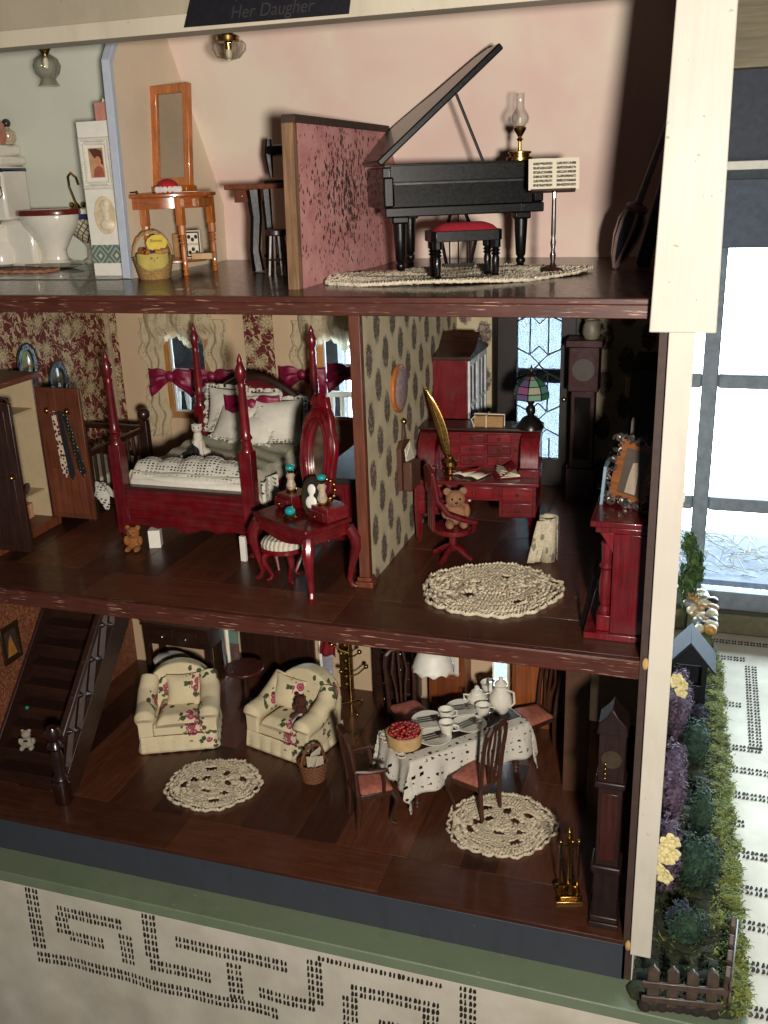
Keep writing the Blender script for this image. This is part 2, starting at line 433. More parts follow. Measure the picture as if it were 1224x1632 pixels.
# attic partition with pale blue edge
PART = [(13.4, ZA), (33, ZA), (33, 59.5), (23, 75.5), (14.9, 75.5), (14.9, 74.2), (13.4, 72.1)]
MB().prism(PART, 0, -49.2, -48.68).build('attic_partition', plain('partition_cream', 'd6c4aa', .75, var=.04, scale=.3), hs)
MB().prism([(12.8, ZA+.06), (13.4, ZA+.06), (13.4, 72.0), (14.9, 74.1), (14.9, 75.5), (14.3, 75.5), (14.3, 74.3), (12.8, 72.2)], 0, -49.35, -48.55).build('partition_edge', plain('pale_blue_paint', 'aeb6c2', .5, var=.06), hs, bev=.04)
for o in hs.children:
    if o.name in ('attic_partition', 'partition_edge'):
        for v in o.data.vertices: v.co.x += .022*(v.co.z-ZA*S)
# pink peeling partition with bare wood end
def peel():
    m = Mat('peeling_pink_paper', '9c4d50', .8)
    x, y, z = m.xyz()
    cen = ((y-17)*(y-17)/120+(z-60.5)*(z-60.5)/40).sqrt(); mp = m.vec(x, y*1.5+m.noise(2.2, 2)*.5, z*.8)
    v1 = m.voro(2.1, mp); d1 = Ex(m.nt, v1.outputs['Distance']); r1 = Ex(m.nt, v1.outputs['Color'])
    v2 = m.voro(4.4, mp); d2 = Ex(m.nt, v2.outputs['Distance'])
    k = (d1+(r1-.5)*.55+m.noise(3, 3)*.35-.55+cen*.38).mn(d2+m.noise(.5, 2)*.5-.38+cen*.2)
    spots = k.soft(.20, .13)
    streak = m.noise(1.2, 3, stretch=(1, 4, .3)).soft(.6, .75)*(z.soft(63.5, 66))
    c = m.mix(m.noise(.5, 3).soft(.3, .7), 'b87674', 'cc9690'); c = m.mix(streak*.7, c, 'c79c90')
    m.color(m.mix(spots*.95, c, m.mix(m.noise(4, 2).soft(.3, .7), '120b09', '33261f'))); m.bump(spots*-1, .3, .06); return m.m
PP = [(5.4, ZA), (33, ZA), (33, 59.5), (29, 65.8), (6, 65.9)]
MB().prism(PP, 0, -28.62, -28.0).build('pink_partition', peel(), hs)
END = wood('bare_end_grain', '5e4028', '8d6a48', .8, ax=2, bump=.6)
MB().prism([(4.6, ZA), (5.4, ZA), (6.0, 65.9), (5.2, 65.9)], 0, -28.95, -27.98).build('partition_end', END, hs, bev=.04)
MB().prism([(5.1, 65.9), (29.2, 65.8), (28.9, 66.4), (5.3, 66.5)], 0, -28.95, -27.8).build('partition_cap', plain('dark_cap', '3a2820', .8), hs, bev=.05)

# ---- middle storey walls
def wall_with_holes(name, mat, x0, x1, z0, z1, y, th, holes, parent):
    """axis-aligned wall in the xz plane with rectangular holes, made of boxes butted end to end"""
    m = MB(); xs = sorted({x0, x1}|{h[0] for h in holes}|{h[1] for h in holes})
    for a, b in zip(xs, xs[1:]):
        hh = [h for h in holes if h[0] <= a+1e-6 and h[1] >= b-1e-6]
        zz = z0
        for h in sorted(hh, key=lambda h: h[2]):
            if h[2] > zz: m.box(a, b, y, y+th, zz, h[2])
            zz = h[3]
        if zz < z1: m.box(a, b, y, y+th, zz, z1)
    return m.build(name, mat, parent)
W1 = (PY(266, 585, YB)[0], PY(338, 585, YB)[0]); W2 = (PY(508, 600, YB)[0], PY(577, 600, YB)[0]+.6)
wz0, wz1 = PY(345, 668, YB)[2], PY(300, 520, YB)[2]
DX0, DX1 = PY(810, 600, YB)[0], PY(905, 600, YB)[0]
STRX = [XL, PY(186, 520, YB)[0], PY(388, 520, YB)[0], PY(435, 520, YB)[0]]
WH = [(W1[0], W1[1], wz0, wz1), (W2[0], W2[1], wz0, wz1)]
wall_with_holes('bedroom_back_wall', WP_CREAM, XL, -25.3, ZM, 52.6, YB, .8, WH, hs)
MB().box(STRX[0], STRX[1], YB-.06, YB, ZM, 52.6).build('wallpaper_strip', WP_RED, hs)
MB().box(STRX[2], STRX[3], YB-.06, YB, ZM, 52.6).build('wallpaper_strip', WP_RED, hs)
MB().box(XL-.8, XL, 2.3, YB, ZM, 52.6).build('bedroom_side_wall', WP_RED, hs)
MB().box(XL, XL+.5, YB-.55, YB-.06, ZM, 52.6).build('corner_moulding', plain('corner_cream', 'a8957a', .6), hs)
wall_with_holes('study_back_wall', WP_DAM, -24.5, 0, ZM, 52.6, YB, .8, [(DX0-1.2, DX1+.8, ZM, 51.5)], hs)
MB().box(-25.3, -24.5, 9.2, YB, ZM, 52.6).build('study_partition', WP_DAM, hs)
MB().box(-25.42, -24.42, 8.4, 9.2, ZM+.9, 52.2).build('partition_post', TRIMW, hs, bev=.06)
MB().box(-25.75, -24.1, 8.1, 9.5, ZM, ZM+.55).box(-25.6, -24.25, 8.25, 9.35, ZM+.55, ZM+.92).build('post_foot', TRIMW, hs, bev=.06)
# ---- ground storey walls
YG = 34.5
SL1 = (PY(361, 1030, YG)[0], PY(381, 1030, YG)[0]); SL2 = (PY(509, 1040, YG)[0], PY(530, 1040, YG)[0])
GH = [(SL1[0], SL1[1], .6, 19), (SL2[0], SL2[1], .6, 19), (-18.6, -16.8, .6, 19)]
wall_with_holes('ground_back_wall', WP_CREAM, -68.3, 0, 0, 25.5, YG, .8, GH, hs)
MB().box(XL-.8, -68.3, 0.2, YB, -.4, 25.5).build('ground_side_wall', WP_COP, hs)
MB().box(-8.0, -5.6, 20, 20.7, 0, 25.5).build('brown_wall_post', plain('brown_wall_post', '4a2e1c', .6), hs)
# chipped glue spots where the strip meets the floors
for z in (0, 26.6):
    b = MB(); b.ball((.42, -.25, z-.1), (.28, .3, .5), 8, 6); b.build('glue_chip', plain('glue_chip', 'b08a58', .8, bump=.5), hs)
# plaque on the header
PLQ = plain('black_plaque', '17161a', .35, var=.1)
pa = [PY(x, y, -.62) for x, y in ((293, 44), (556, 22), (563, -40), (312, -40))]
pl = tag(MB().prism([(p[0], p[2]) for p in pa], 1, -.64, -.56).build('name_plaque', PLQ), 'black plaque with script lettering on the cream header beam', 'plaque')
INK = plain('plaque_lettering', '242021', .6)
def text(body, loc, size, mat, parent=None, rx=90, rz=0, ry=0, name='lettering', shear=0, align='CENTER'):
    c = bpy.data.curves.new(name, 'FONT'); c.body = body; c.size = size*S; c.align_x = align; c.extrude = .00002; c.shear = shear
    o = bpy.data.objects.new(name, c); col.objects.link(o)
    bpy.context.view_layer.update()
    me = bpy.data.meshes.new_from_object(o.evaluated_get(bpy.context.evaluated_depsgraph_get()))
    bpy.data.objects.remove(o); me.materials.append(mat)
    o = bpy.data.objects.new(name, me); col.objects.link(o); o.location = Vector(loc)*S; o.rotation_euler = (R(rx), R(ry), R(rz))
    if parent is not None: o.parent = parent
    return o
t1 = PY(432, 24, -.66); text('Her Daugher', tuple(t1), 1.15, INK, pl, shear=.3)
t2 = PY(432, -4, -.66); text('Yvonne   W.', (t2[0], t2[1], t2[2]), 1.15, INK, pl, shear=.3)
# ================================================================ board, table, window of the room
GREEN = painted('sage_green_board', '6c7860', '5c6852', '9a845a')
ed = [PZ(x, y, -4.1) for x, y in ((1192, 1632), (1177, 1421), (1163, 1258), (1145, 1047), (1137, 1000))]
YF = (PZ(0, 1387, -4.1)[1]+PZ(880, 1585, -4.1)[1])/2; ZBB = (PY(0, 1401, YF)[2]+PY(880, 1604, YF)[2])/2
poly = [(XH-6, YF), (ed[0][0]+.1, YF)]+[(e[0], e[1]) for e in ed[:4] if e[1] > YF+.1]+[(ed[4][0], 66), (XH-6, 66)]
board = tag(MB().prism(poly, 2, ZBB, -4.1).build('green_baseboard', GREEN, bev=.12), "sage green board under the dolls' house, standing on the tablecloth", 'board')
CLOTH = Mat('woven_white_cloth', 'd8d2c2', .9)
_x, _y, _z = CLOTH.xyz(); _n = CLOTH.noise(5, 3, stretch=(1, 1, .25))
CLOTH.color(CLOTH.mix(CLOTH.noise(.25, 3).soft(.3, .7), 'b2aa99', 'c4bdad')); CLOTH.bump(_n+(_x*26).sin()*.15, .35, .03)
YC = YF+.12; ZT = ZBB-.04
tb = tag(MB().box(-95, 62, YF+.45, 74, -9, ZT-.06).build('display_table', plain('table_wood', '2a1c14', .6)), "table carrying the dolls' house, under a white openwork cloth", 'table')
def cdr(x, z): return YC+(.22*math.sin(x*.33)+.12*math.sin(x*.9+1)-.25)*min(1, max(0, (ZT-z))/14)
LT = 73.4-YC
def cloth_fn(u, v):
    x = -95+157*u; j = round(v*110)
    if j <= 78: return (x, 73.4-LT*j/78, ZT+.012*math.sin(x*1.7+j))
    z = ZT-.5*(j-78)**1.25; return (x, cdr(x, z)-.02, z)
cl = tag(MB().sheet(cloth_fn, 120, 110).build('tablecloth', CLOTH.m), "white openwork tablecloth under the green board, hanging over the table front", 'tablecloth')
HOLE = plain('openwork_table_brown', '1c130c', .95, bump=0)  # dark brown of the table showing through the openings
hb = MB()
def dash(p, q, front):
    """one pair of drawn-thread openings at plane coordinates (p,q)"""
    for d in (-.19, .19):
        wv = .12+random.uniform(-.025, .025); h = .29+random.uniform(-.035, .035); sl = .05*(1 if front else 3)
        j = lambda s_=.035: random.uniform(-s_, s_)
        a = [(p+d-wv*.7-sl+j(), q-h+j()), (p+d+wv*.7-sl+j(), q-h+j()), (p+d+wv+j(), q-h*.4), (p+d+wv+j(), q+h*.5), (p+d+wv*.6+j(), q+h+j()), (p+d-wv*.6+j(), q+h+j()), (p+d-wv+j(), q+h*.3), (p+d-wv-sl*.6, q-h*.5)]
        if front:
            if q+h > ZT-.08: continue
            hb.add([(x, cdr(x, z)-.05, z) for x, z in a], [tuple(range(8))])
        else: hb.add([(x, y, ZT+.045) for x, y in a], [tuple(range(8))])
def run(p0, p1, front, rows=2, pa=.86, pb=.76):
    A = PY(*p0, YC) if front else PZ(*p0, ZT); B = PY(*p1, YC) if front else PZ(*p1, ZT)
    A = (A[0], A[2]) if front else (A[0], A[1]); B = (B[0], B[2]) if front else (B[0], B[1])
    if abs(A[0]-B[0]) > abs(A[1]-B[1]):
        x0, x1 = sorted((A[0], B[0])); q = (A[1]+B[1])/2; n = max(1, round((x1-x0)/pa))
        for i in range(n+1):
            for r_ in range(rows): dash(x0+i*pa, q+(r_-.5)*pb*(1 if rows > 1 else 0), front)
    else:
        z0, z1 = sorted((A[1], B[1])); p = (A[0]+B[0])/2; n = max(1, round((z1-z0)/pb))
        for i in range(n+1):
            for r_ in range(2): dash(p+(r_-.5)*pa, z0+i*pb, front)
for s in (((46, 1418), (70, 1505)), ((66, 1512), (444, 1624)), ((95, 1446), (196, 1480)), ((94, 1462), (107, 1485)), ((115, 1488), (160, 1505)),
          ((198, 1490), (208, 1532)), ((235, 1460), (246, 1520)), ((246, 1530), (330, 1559)), ((285, 1498), (458, 1543)), ((372, 1535), (379, 1588)),
          ((497, 1534), (509, 1596)), ((418, 1580), (492, 1602)), ((512, 1524), (694, 1562)), ((557, 1584), (563, 1630)), ((566, 1580), (694, 1603)),
          ((684, 1608), (690, 1632)), ((740, 1578), (752, 1632)), ((610, 1632), (660, 1645))): run(s[0], s[1], True)
run((185, 1447), (228, 1457), True, 1); run((283, 1470), (485, 1514), True, 1)
for s in (((1141, 1021), (1224, 1030)), ((1143, 1047), (1186, 1052)), ((1187, 1062), (1216, 1195)), ((1155, 1122), (1182, 1124)), ((1160, 1190), (1213, 1197)),
          ((1160, 1225), (1240, 1236)), ((1163, 1265), (1240, 1277)), ((1168, 1310), (1186, 1315)), ((1175, 1361), (1240, 1370)), ((1180, 1418), (1240, 1426)),
          ((1183, 1475), (1240, 1482)), ((1188, 1540), (1240, 1548)), ((1193, 1612), (1245, 1621))): run(s[0], s[1], False)
hol = hb.build('openwork_hole', HOLE, cl, fixn=False); hol['kind'] = 'stuff'

# --- the window wall behind
YW = 74.5
def wz(py, px=1190): return PY(px, py, YW)[2]
GL0, GL1 = wz(940), wz(392)
RW = plain('dark_room_wall', '4a5058', .8)
wl = struct(MB().box(-140, -52, YW, YW+4, -60, 130).box(75, 110, YW, YW+4, -60, 130).box(-52, 75, YW, YW+4, GL1, 130).box(-52, 75, YW, YW+4, -60, wz(995)).build('room_wall', RW))
win = thing('sash_window', "large backlit sash window of the room behind the dolls' house", 'window', (0, YW, 0))
FR = plain('backlit_sash_paint', '6c7580', .7, var=.2, scale=.8, bump=.4)  # white sashes coloured dark grey to give their backlit look
MB().box(-52, 75, -3.2, 0, wz(998), wz(968)).build('sill', plain('sill_olive', '54503c', .7), win, bev=.1)
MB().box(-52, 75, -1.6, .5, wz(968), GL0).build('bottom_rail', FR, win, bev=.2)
MB().box(-52, 75, -1.2, 2, GL1-.2, wz(285)).build('header_panel', plain('header_slate', '474f5e', .7), win, bev=.1)
MB().box(-52, 75, -1.6, 2, wz(270), wz(256)).build('white_moulding', WHITE, win, bev=.1)
MB().box(-52, 75, -1.0, 2, wz(252), wz(112)).build('header_panel', plain('header_slate2', '3c414c', .7), win)
MB().box(-52, 75, -2.4, 2, wz(110), wz(112)+30).build('wood_panel', wood('grey_wood_panel', '6a604a', '8a7d60', .6, ax=0, sc=.5), win)
xm = PY(1128, 650, YW)[0]
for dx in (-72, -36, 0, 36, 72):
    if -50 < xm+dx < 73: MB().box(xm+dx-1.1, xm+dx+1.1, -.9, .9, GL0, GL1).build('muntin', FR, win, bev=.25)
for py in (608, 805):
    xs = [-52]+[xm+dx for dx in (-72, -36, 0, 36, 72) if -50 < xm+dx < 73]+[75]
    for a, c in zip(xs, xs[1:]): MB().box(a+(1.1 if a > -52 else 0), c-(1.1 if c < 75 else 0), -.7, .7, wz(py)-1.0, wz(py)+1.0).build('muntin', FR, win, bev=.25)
xs = [-52]+[xm+dx for dx in (-72, -36, 0, 36, 72) if -50 < xm+dx < 73]+[75]; zs = [GL0, wz(805), wz(608), GL1]
for a, c in zip(xs, xs[1:]):
    for d, e in zip(zs, zs[1:]): MB().box(a+.9, c-.9, -.12, .12, d+.2, e-.2).build('pane', PANE, win)
sky = struct(MB().add([(-400, 330, -330), (400, 330, -330), (400, 330, 330), (-400, 330, 330)], [(0, 1, 2, 3)]).build('sky', emit('bright_sky', (.78, .92, 1), 26.0)))
GZ = wz(930)-1.5; GY = PZ(1190, 852, GZ)[1]
gr = struct(MB().box(-90, 110, YW+4, GY, GZ-3, GZ).build('outside_ground', plain('pale_dry_ground', '6f7684', .9)))
st = MB()
for i in range(900):
    x = random.uniform(-50, 60); y = random.uniform(YW+5, GY-2); z = GZ+.1+random.random()*1.2; l = random.uniform(3, 8); a = random.uniform(0, PI); t = random.uniform(-.3, .5)
    p = Vector((x, y, z)); d = Vector((math.cos(a)*math.cos(t), math.sin(a)*math.cos(t)*.5, math.sin(t)))*l
    st.tube([p, p+d*.5+Vector((0, 0, .5)), p+d], [.06, .1, .04], 3)
so = st.build('straw', plain('bleached_straw', 'b9b7ae', .9)); so['kind'] = 'stuff'; so['label'] = 'bleached straw lying on the ground outside the window'; so['category'] = 'straw'

# ================================================================ planted strip beside the house
def foliage(m, c, r, n, size, shell=.55, flat=False):
    for i in range(n):
        d = Vector((random.gauss(0, 1), random.gauss(0, 1), random.gauss(0, 1))).normalized()
        k = shell+(1-shell)*random.random()**.6; k *= 1+.12*math.sin(d.x*7+d.z*5)+.1*math.sin(d.y*9)
        p = Vector((c[0]+d.x*r[0]*k, c[1]+d.y*r[1]*k, c[2]+d.z*r[2]*k))
        a = Vector((random.gauss(0, 1), random.gauss(0, 1), random.gauss(0, 1))).normalized()
        bb = a.cross(d+Vector((.01, .02, .03))).normalized(); s = size*random.uniform(.6, 1.4)
        m.add([tuple(p-a*s), tuple(p+bb*s*.55), tuple(p+a*s), tuple(p-bb*s*.55)], [(0, 1, 2, 3)])
def leafmat(name, a, b): return plain(name, a, .85, var=.45, scale=2.5, bump=0) if b is None else (lambda m: (m.color(m.mix(m.noise(1.3, 3).soft(.35, .65), a, b)), m.m)[1])(Mat(name, a, .85))
PURP = leafmat('purple_foliage', '34263a', '6a5668'); DGRN = leafmat('dark_green_foliage', '12241a', '2c4a34')
LEAF = leafmat('leafy_green', '1f3318', '45602c'); MOSSM = leafmat('moss_green', '3c461a', '7c8236'); DPUR = leafmat('blue_purple_foliage', '1c1c28', '3d4050')
TWIG = plain('twig', '2a1c12', .9)
ZB = -4.1
def shrub(name, label, cat, c, r, n, size, mat, group=None, core=True, shell=.6):
    t = thing(name, label, cat, (c[0], c[1], ZB), 0, group)
    m = MB(); foliage(m, (0, 0, c[2]-ZB), r, n, size, shell)
    if core: m.ball((0, 0, c[2]-ZB), (r[0]*.8, r[1]*.8, r[2]*.8), 12, 8)
    m.build('crown', mat, t, sm=0, fixn=False)
    MB().cyl((0, 0, 0), (0, 0, max(.4, c[2]-ZB)), .25, .15, 6).build('trunk', TWIG, t)
    return t
def gp(px, py, z=ZB): p = PZ(px, py, z); return p[0], p[1]
shadow_bed = MB()
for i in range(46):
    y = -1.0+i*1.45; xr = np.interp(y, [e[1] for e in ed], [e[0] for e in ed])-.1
    shadow_bed.ball((2.0+random.uniform(0, .5), y, ZB+.1), (1.6, 1.3, .7), 8, 5); shadow_bed.ball(((xr+2.5)/2, y, ZB+.1), ((xr-2.2)/2, 1.2, .6), 8, 5)
md = shadow_bed.build('moss', leafmat('bed_shadow_green', '14160c', '2c3216')); md['kind'] = 'stuff'; md['label'] = 'shaggy yellow-green moss over a shadow-dark base beside the house'; md['category'] = 'moss'  # moss base; its dark greens stand in for shadows between the bushes
bl = MB(); mdk = MB()
for i in range(11000):
    y = random.uniform(-1.5, 62); xr = np.interp(y, [e[1] for e in ed], [e[0] for e in ed])
    x = xr-.1-abs(random.gauss(0, .95)) if random.random() < .93 else random.uniform(2, xr-1)
    x = max(1.4, x)+.5*math.sin(y*1.3)*.6+.25*math.sin(y*3.1); l = random.uniform(.25, .95); a = random.uniform(0, 2*PI); z = ZB+.15+random.random()*.8*(.4+.6*abs(math.sin(y*.9)))
    d = Vector((math.cos(a), math.sin(a), random.uniform(-.4, .5)))*l; p = Vector((x, y, z)); s = Vector((-math.sin(a), math.cos(a), 0))*.06; mdp = p+d*.5+Vector((random.uniform(-.3, .3)*l, random.uniform(-.3, .3)*l, .25*l))
    bl.add([tuple(p-s), tuple(p+s), tuple(mdp+s), tuple(mdp-s), tuple(p+d)], [(0, 1, 2, 3), (3, 2, 4)])
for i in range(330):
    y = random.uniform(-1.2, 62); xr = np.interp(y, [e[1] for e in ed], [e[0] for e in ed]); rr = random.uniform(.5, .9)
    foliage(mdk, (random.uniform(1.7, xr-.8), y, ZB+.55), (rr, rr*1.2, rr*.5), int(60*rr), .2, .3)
mdo = mdk.build('shadow_leaves', leafmat('shadow_leaf_green', '14180e', '39401e'), md, sm=0, fixn=False); mdo['kind'] = 'stuff'  # dark leaf scatter carrying the same painted shadow over the base
for i in range(230):
    y = random.uniform(-1.5, 62); xr = np.interp(y, [e[1] for e in ed], [e[0] for e in ed]); x = xr-.2-abs(random.gauss(0, 1.0)); rr = random.uniform(.45, .95)
    foliage(bl, (x+.3*math.sin(y*1.9), y, ZB+.35*rr), (rr, rr*1.2, rr*.8), int(75*rr), .17, .4)
bo = bl.build('moss_tuft', MOSSM, md, sm=0, fixn=False); bo['kind'] = 'stuff'
for px, py, r, n, lab in ((1075, 1400, (1.3, 4.5, 3.2), 1500, 'purple dried bush next to the picket fence'), (1078, 1290, (1.4, 5.5, 4.2), 1700, 'purple dried bush by the cream strip, between the two cream blooms'), (1086, 1170, (1.5, 5.5, 4.6), 1700, 'purple dried bush beneath the small pale yellow blooms')):
    x, y = gp(px, py); shrub('purple_bush', lab, 'bush', (max(3.0, x-1.0), y, ZB+r[2]*.8), r, n, .3, PURP, 'purple bushes along the side wall')
for px, py, r, n, lab in ((1092, 1500, (1.75, 1.75, 1.9), 1200, 'round dark green bush right behind the picket fence'), (1108, 1410, (2.1, 2.3, 2.9), 1800, 'large round dark green bush beside the cream blooms'),
                          (1115, 1335, (1.1, 1.6, 3.3), 900, 'pointed dark green bush behind the largest round bush'), (1107, 1215, (1.5, 2.6, 3.0), 1300, 'tall dark green bush halfway along the moss bed')):
    x, y = gp(px, py); shrub('green_bush', lab, 'bush', (max(x, 4.4), y, ZB+r[2]*.85), r, n, .2, DGRN, 'dark green bushes in the moss bed', shell=.75)
x, y = gp(1110, 1150); shrub('dark_bush', 'small blue-black bush in front of the dark shelter', 'bush', (x, y, ZB+1.0), (1.3, 1.6, 1.3), 600, .25, DPUR)
x, y = gp(1080, 1490); shrub('dark_bush', 'blue-grey bush between the fence and the purple bush', 'bush', (max(3.1, x), y, ZB+1.6), (1.1, 1.4, 2.0), 600, .25, DPUR)
# leafy tree at the back
tr = thing('leafy_tree', 'small leafy green tree standing behind the river stones', 'tree', (3.0, 65, ZB)); tr.scale = (.62, .62, 1.22)
m = MB()
for c, r_, n in (((0, 0, 8.5), (2.6, 2.6, 2.2), 420), ((1.2, -.3, 11.2), (2.0, 2, 1.8), 300), ((.8, 0, 5.8), (2.2, 2, 1.8), 300), ((2.0, 0, 9.6), (1.6, 1.5, 1.4), 200), ((-.3, 0, 13), (1.8, 1.6, 1.6), 220)): foliage(m, c, r_, n, .5, .3)
m.build('crown', LEAF, tr, sm=0, fixn=False)
MB().tube([(0, 0, 0), (.3, 0, 4), (.2, 0, 8), (.8, 0, 12)], [.45, .35, .25, .1], 7).tube([(.3, 0, 5), (1.4, -.2, 8), (2, 0, 10)], [.25, .16, .06], 6).build('trunk', TWIG, tr)
# mossy mound with a flower pot, river stones
m = MB().ball((0, 0, 0), (2.6, 4.4, 2.6), 16, 10); foliage(m, (0, 0, .2), (2.6, 4.4, 2.6), 1300, .3, .9)
mo = m.build('moss_mound', leafmat('mound_green', '2f4526', '5c7040'), loc=(4.7, 61.5, ZB), sm=0, fixn=False); tag(mo, 'mossy green mound beside the river stones', 'moss mound')
m = MB().prism([(58.0, ZB), (66.6, ZB), (66.6, 3.5), (58.0, .9)], 0, 3.4, 6.7)
for k in range(14): foliage(m, (random.uniform(5.6, 6.7), random.uniform(57.9, 60), random.uniform(ZB, 1.2)), (.7, .7, .7), 50, .25, .4)
tag(m.build('mossy_bank', leafmat('bank_green', '2a3420', '525a38'), fixn=False), 'mossy bank holding up the river stones behind the dark shelter', 'bank')
STC = [plain('stone_'+n, c, .35, var=.25, scale=1.5, coat=.2) for n, c in (('tan', '8a6c48'), ('cream', 'b0a488'), ('dark', '1d1d20'), ('ochre', '9c7434'), ('grey', '6a6a64'))]
SP = ((1096, 948, 1), (1101, 962, 4), (1104, 972, 1), (1110, 980, 0), (1113, 990, 4), (1116, 1001, 1), (1105, 955, 3), (1133, 968, 0), (1134, 978, 1), (1135, 988, 2), (1134, 995, 1), (1120, 969, 3), (1108, 945, 4), (1118, 945, 1), (1121, 951, 1), (1133, 958, 2), (1110, 957, 3), (1124, 962, 1), (1113, 966, 0), (1118, 975, 0), (1128, 974, 2), (1118, 982, 1), (1128, 983, 4), (1125, 990, 3), (1121, 997, 2), (1127, 996, 0), (1132, 1003, 3), (1121, 955, 4), (1108, 950, 1))
for i, (px, py, k) in enumerate(SP):
    y = 59.0+(1003-py)*.115; q = PY(px, py, y); x = q[0]
    m = MB().at((0, 0, 0), random.uniform(0, 180), random.uniform(-25, 25)).ball((0, 0, 0), (random.uniform(.9, 1.25), random.uniform(.7, .9), random.uniform(.55, .75)), 12, 8)
    tag(m.build('river_stone', STC[k], loc=(x, y, max(q[2], ZB+.5))), ('tan', 'cream', 'black', 'ochre', 'grey')[k]+' polished river pebble in the row beside the mossy mound', 'stone', ('tan', 'cream', 'black', 'ochre', 'grey')[k]+' river stones by the mound')
# dark shelter with gabled roof
sx, sy = gp(1075, 1112)
sh = thing('garden_shelter', 'dark slate-grey garden shelter with gabled roof on the moss', 'shelter', (3.95, sy, ZB), 0)
SHD = plain('slate_dark', '14161c', .7, spec=.2); SHR = plain('slate_roof', '20242c', .75, var=.12, spec=.2)
for ex in (-1.9, 1.9):
    for ey in (-2, 2): MB().box(ex-.3, ex+.3, ey-.3, ey+.3, 0, 6.3).build('post', SHD, sh, bev=.04)
MB().box(-1.6, 1.6, 1.9, 2.1, .2, 4).build('back_panel', SHD, sh); MB().box(-1.6, 1.6, -2.1, -1.9, .2, 3.2).build('front_panel', SHD, sh)
MB().prism([(-2.3, 6.2), (2.3, 6.2), (0, 9.0)], 1, -2.25, 2.25).build('gable', SHD, sh)
for s in (-1, 1):
    MB().prism([(0, 9.2), (s*3.2, 5.4), (s*3.2, 5.75), (0, 9.65)], 1, -3.0, 3.0).build('roof_panel', SHR, sh, bev=.05)
# flowers
PET = plain('cream_petal', 'cfc08a', .7, var=.15, scale=2); 
def flower_cluster(label, pts, size, y):
    t = thing('flower_cluster', label, 'flowers', (0, 0, 0), 0, 'cream artificial blooms')
    P = [PY(px, py, y) for px, py in pts]; c = sum(P)/len(P); t.location = Vector((c[0], y, ZB))*S
    MB().tube([(0, 2.2, 0), (.2, 1.6, (c[2]-ZB)*.5), (0, .3, c[2]-ZB)], .05, 6).build('stem', TWIG, t)
    for p in P:
        q = p-np.array((c[0], y, ZB)); m = MB()
        ph = random.random()*2; tz = random.uniform(-35, 35)
        for k in range(5):
            a = k*2*PI/5+ph; m.at((q[0], q[1], q[2]), tz, random.uniform(-25, 25)); R0 = m.M.copy()
            m.M = R0 @ Matrix.Rotation(-a, 4, 'Y'); m.sheet(lambda u, v: (size*(.12+.85*u), -.18*size*math.sin(PI*u)-.25*size*u*u+.12*size*abs(v-.5), size*.75*(v-.5)*math.sin(PI*min(1, .15+.85*u))**.7*1.2), 6, 6)
        m.at((q[0], q[1]-.15, q[2])).ball((0, 0, 0), size*.25, 8, 6); m.build('bloom', PET, t, solid=.05, fixn=False)
flower_cluster('cream blooms beside the cream strip above the dark green bushes', ((1062, 1345), (1050, 1362), (1073, 1358), (1056, 1385), (1047, 1380), (1072, 1340), (1063, 1368), (1060, 1396), (1055, 1350)), .8, 6.0)
flower_cluster('small pale yellow blooms in front of the dark shelter', ((1080, 1080), (1088, 1090), (1086, 1103), (1077, 1086)), .75, 26)
# picket fence
FEN = plain('brown_resin_fence', '4a3d34', .45, var=.3, scale=1.5, bump=.3, coat=.2)
def fence(label, A, B, n, h):
    t = thing('picket_fence', label, 'fence', (A[0], A[1], ZB), math.degrees(math.atan2(B[1]-A[1], B[0]-A[0])), 'brown picket fence at the board corner')
    L = math.hypot(B[0]-A[0], B[1]-A[1])
    for k in range(n):
        x = L*(k+.5)/n; wv = L/n*.30; hh = h*(1+random.uniform(-.06, .05))
        MB().prism([(x-wv, .2), (x+wv, .2), (x+wv, hh-.55), (x, hh), (x-wv, hh-.55)], 1, -.22, .22).build('picket', FEN, t, bev=.08)
    for z in (1.25, 2.75): MB().box(-.15, L+.15, -.42, -.2, z-.32, z+.32).build('rail', FEN, t, bev=.1)
    m = MB()
    for k in range(9): m.ball((L*(k+.3)/9, random.uniform(-.1, .2), .25), (.6, .55, .5), 8, 6)
    m.build('base_mound', plain('dark_soil', '241c16', .9, bump=.8), t, sm=60)
fence('four-picket brown resin fence along the board front corner', (1.9, -2.5), (8.0, -1.6), 4, 4.5)
fence('short brown resin fence running back from the board corner', (8.35, -1.3), (9.0, 6.5), 4, 4.0)
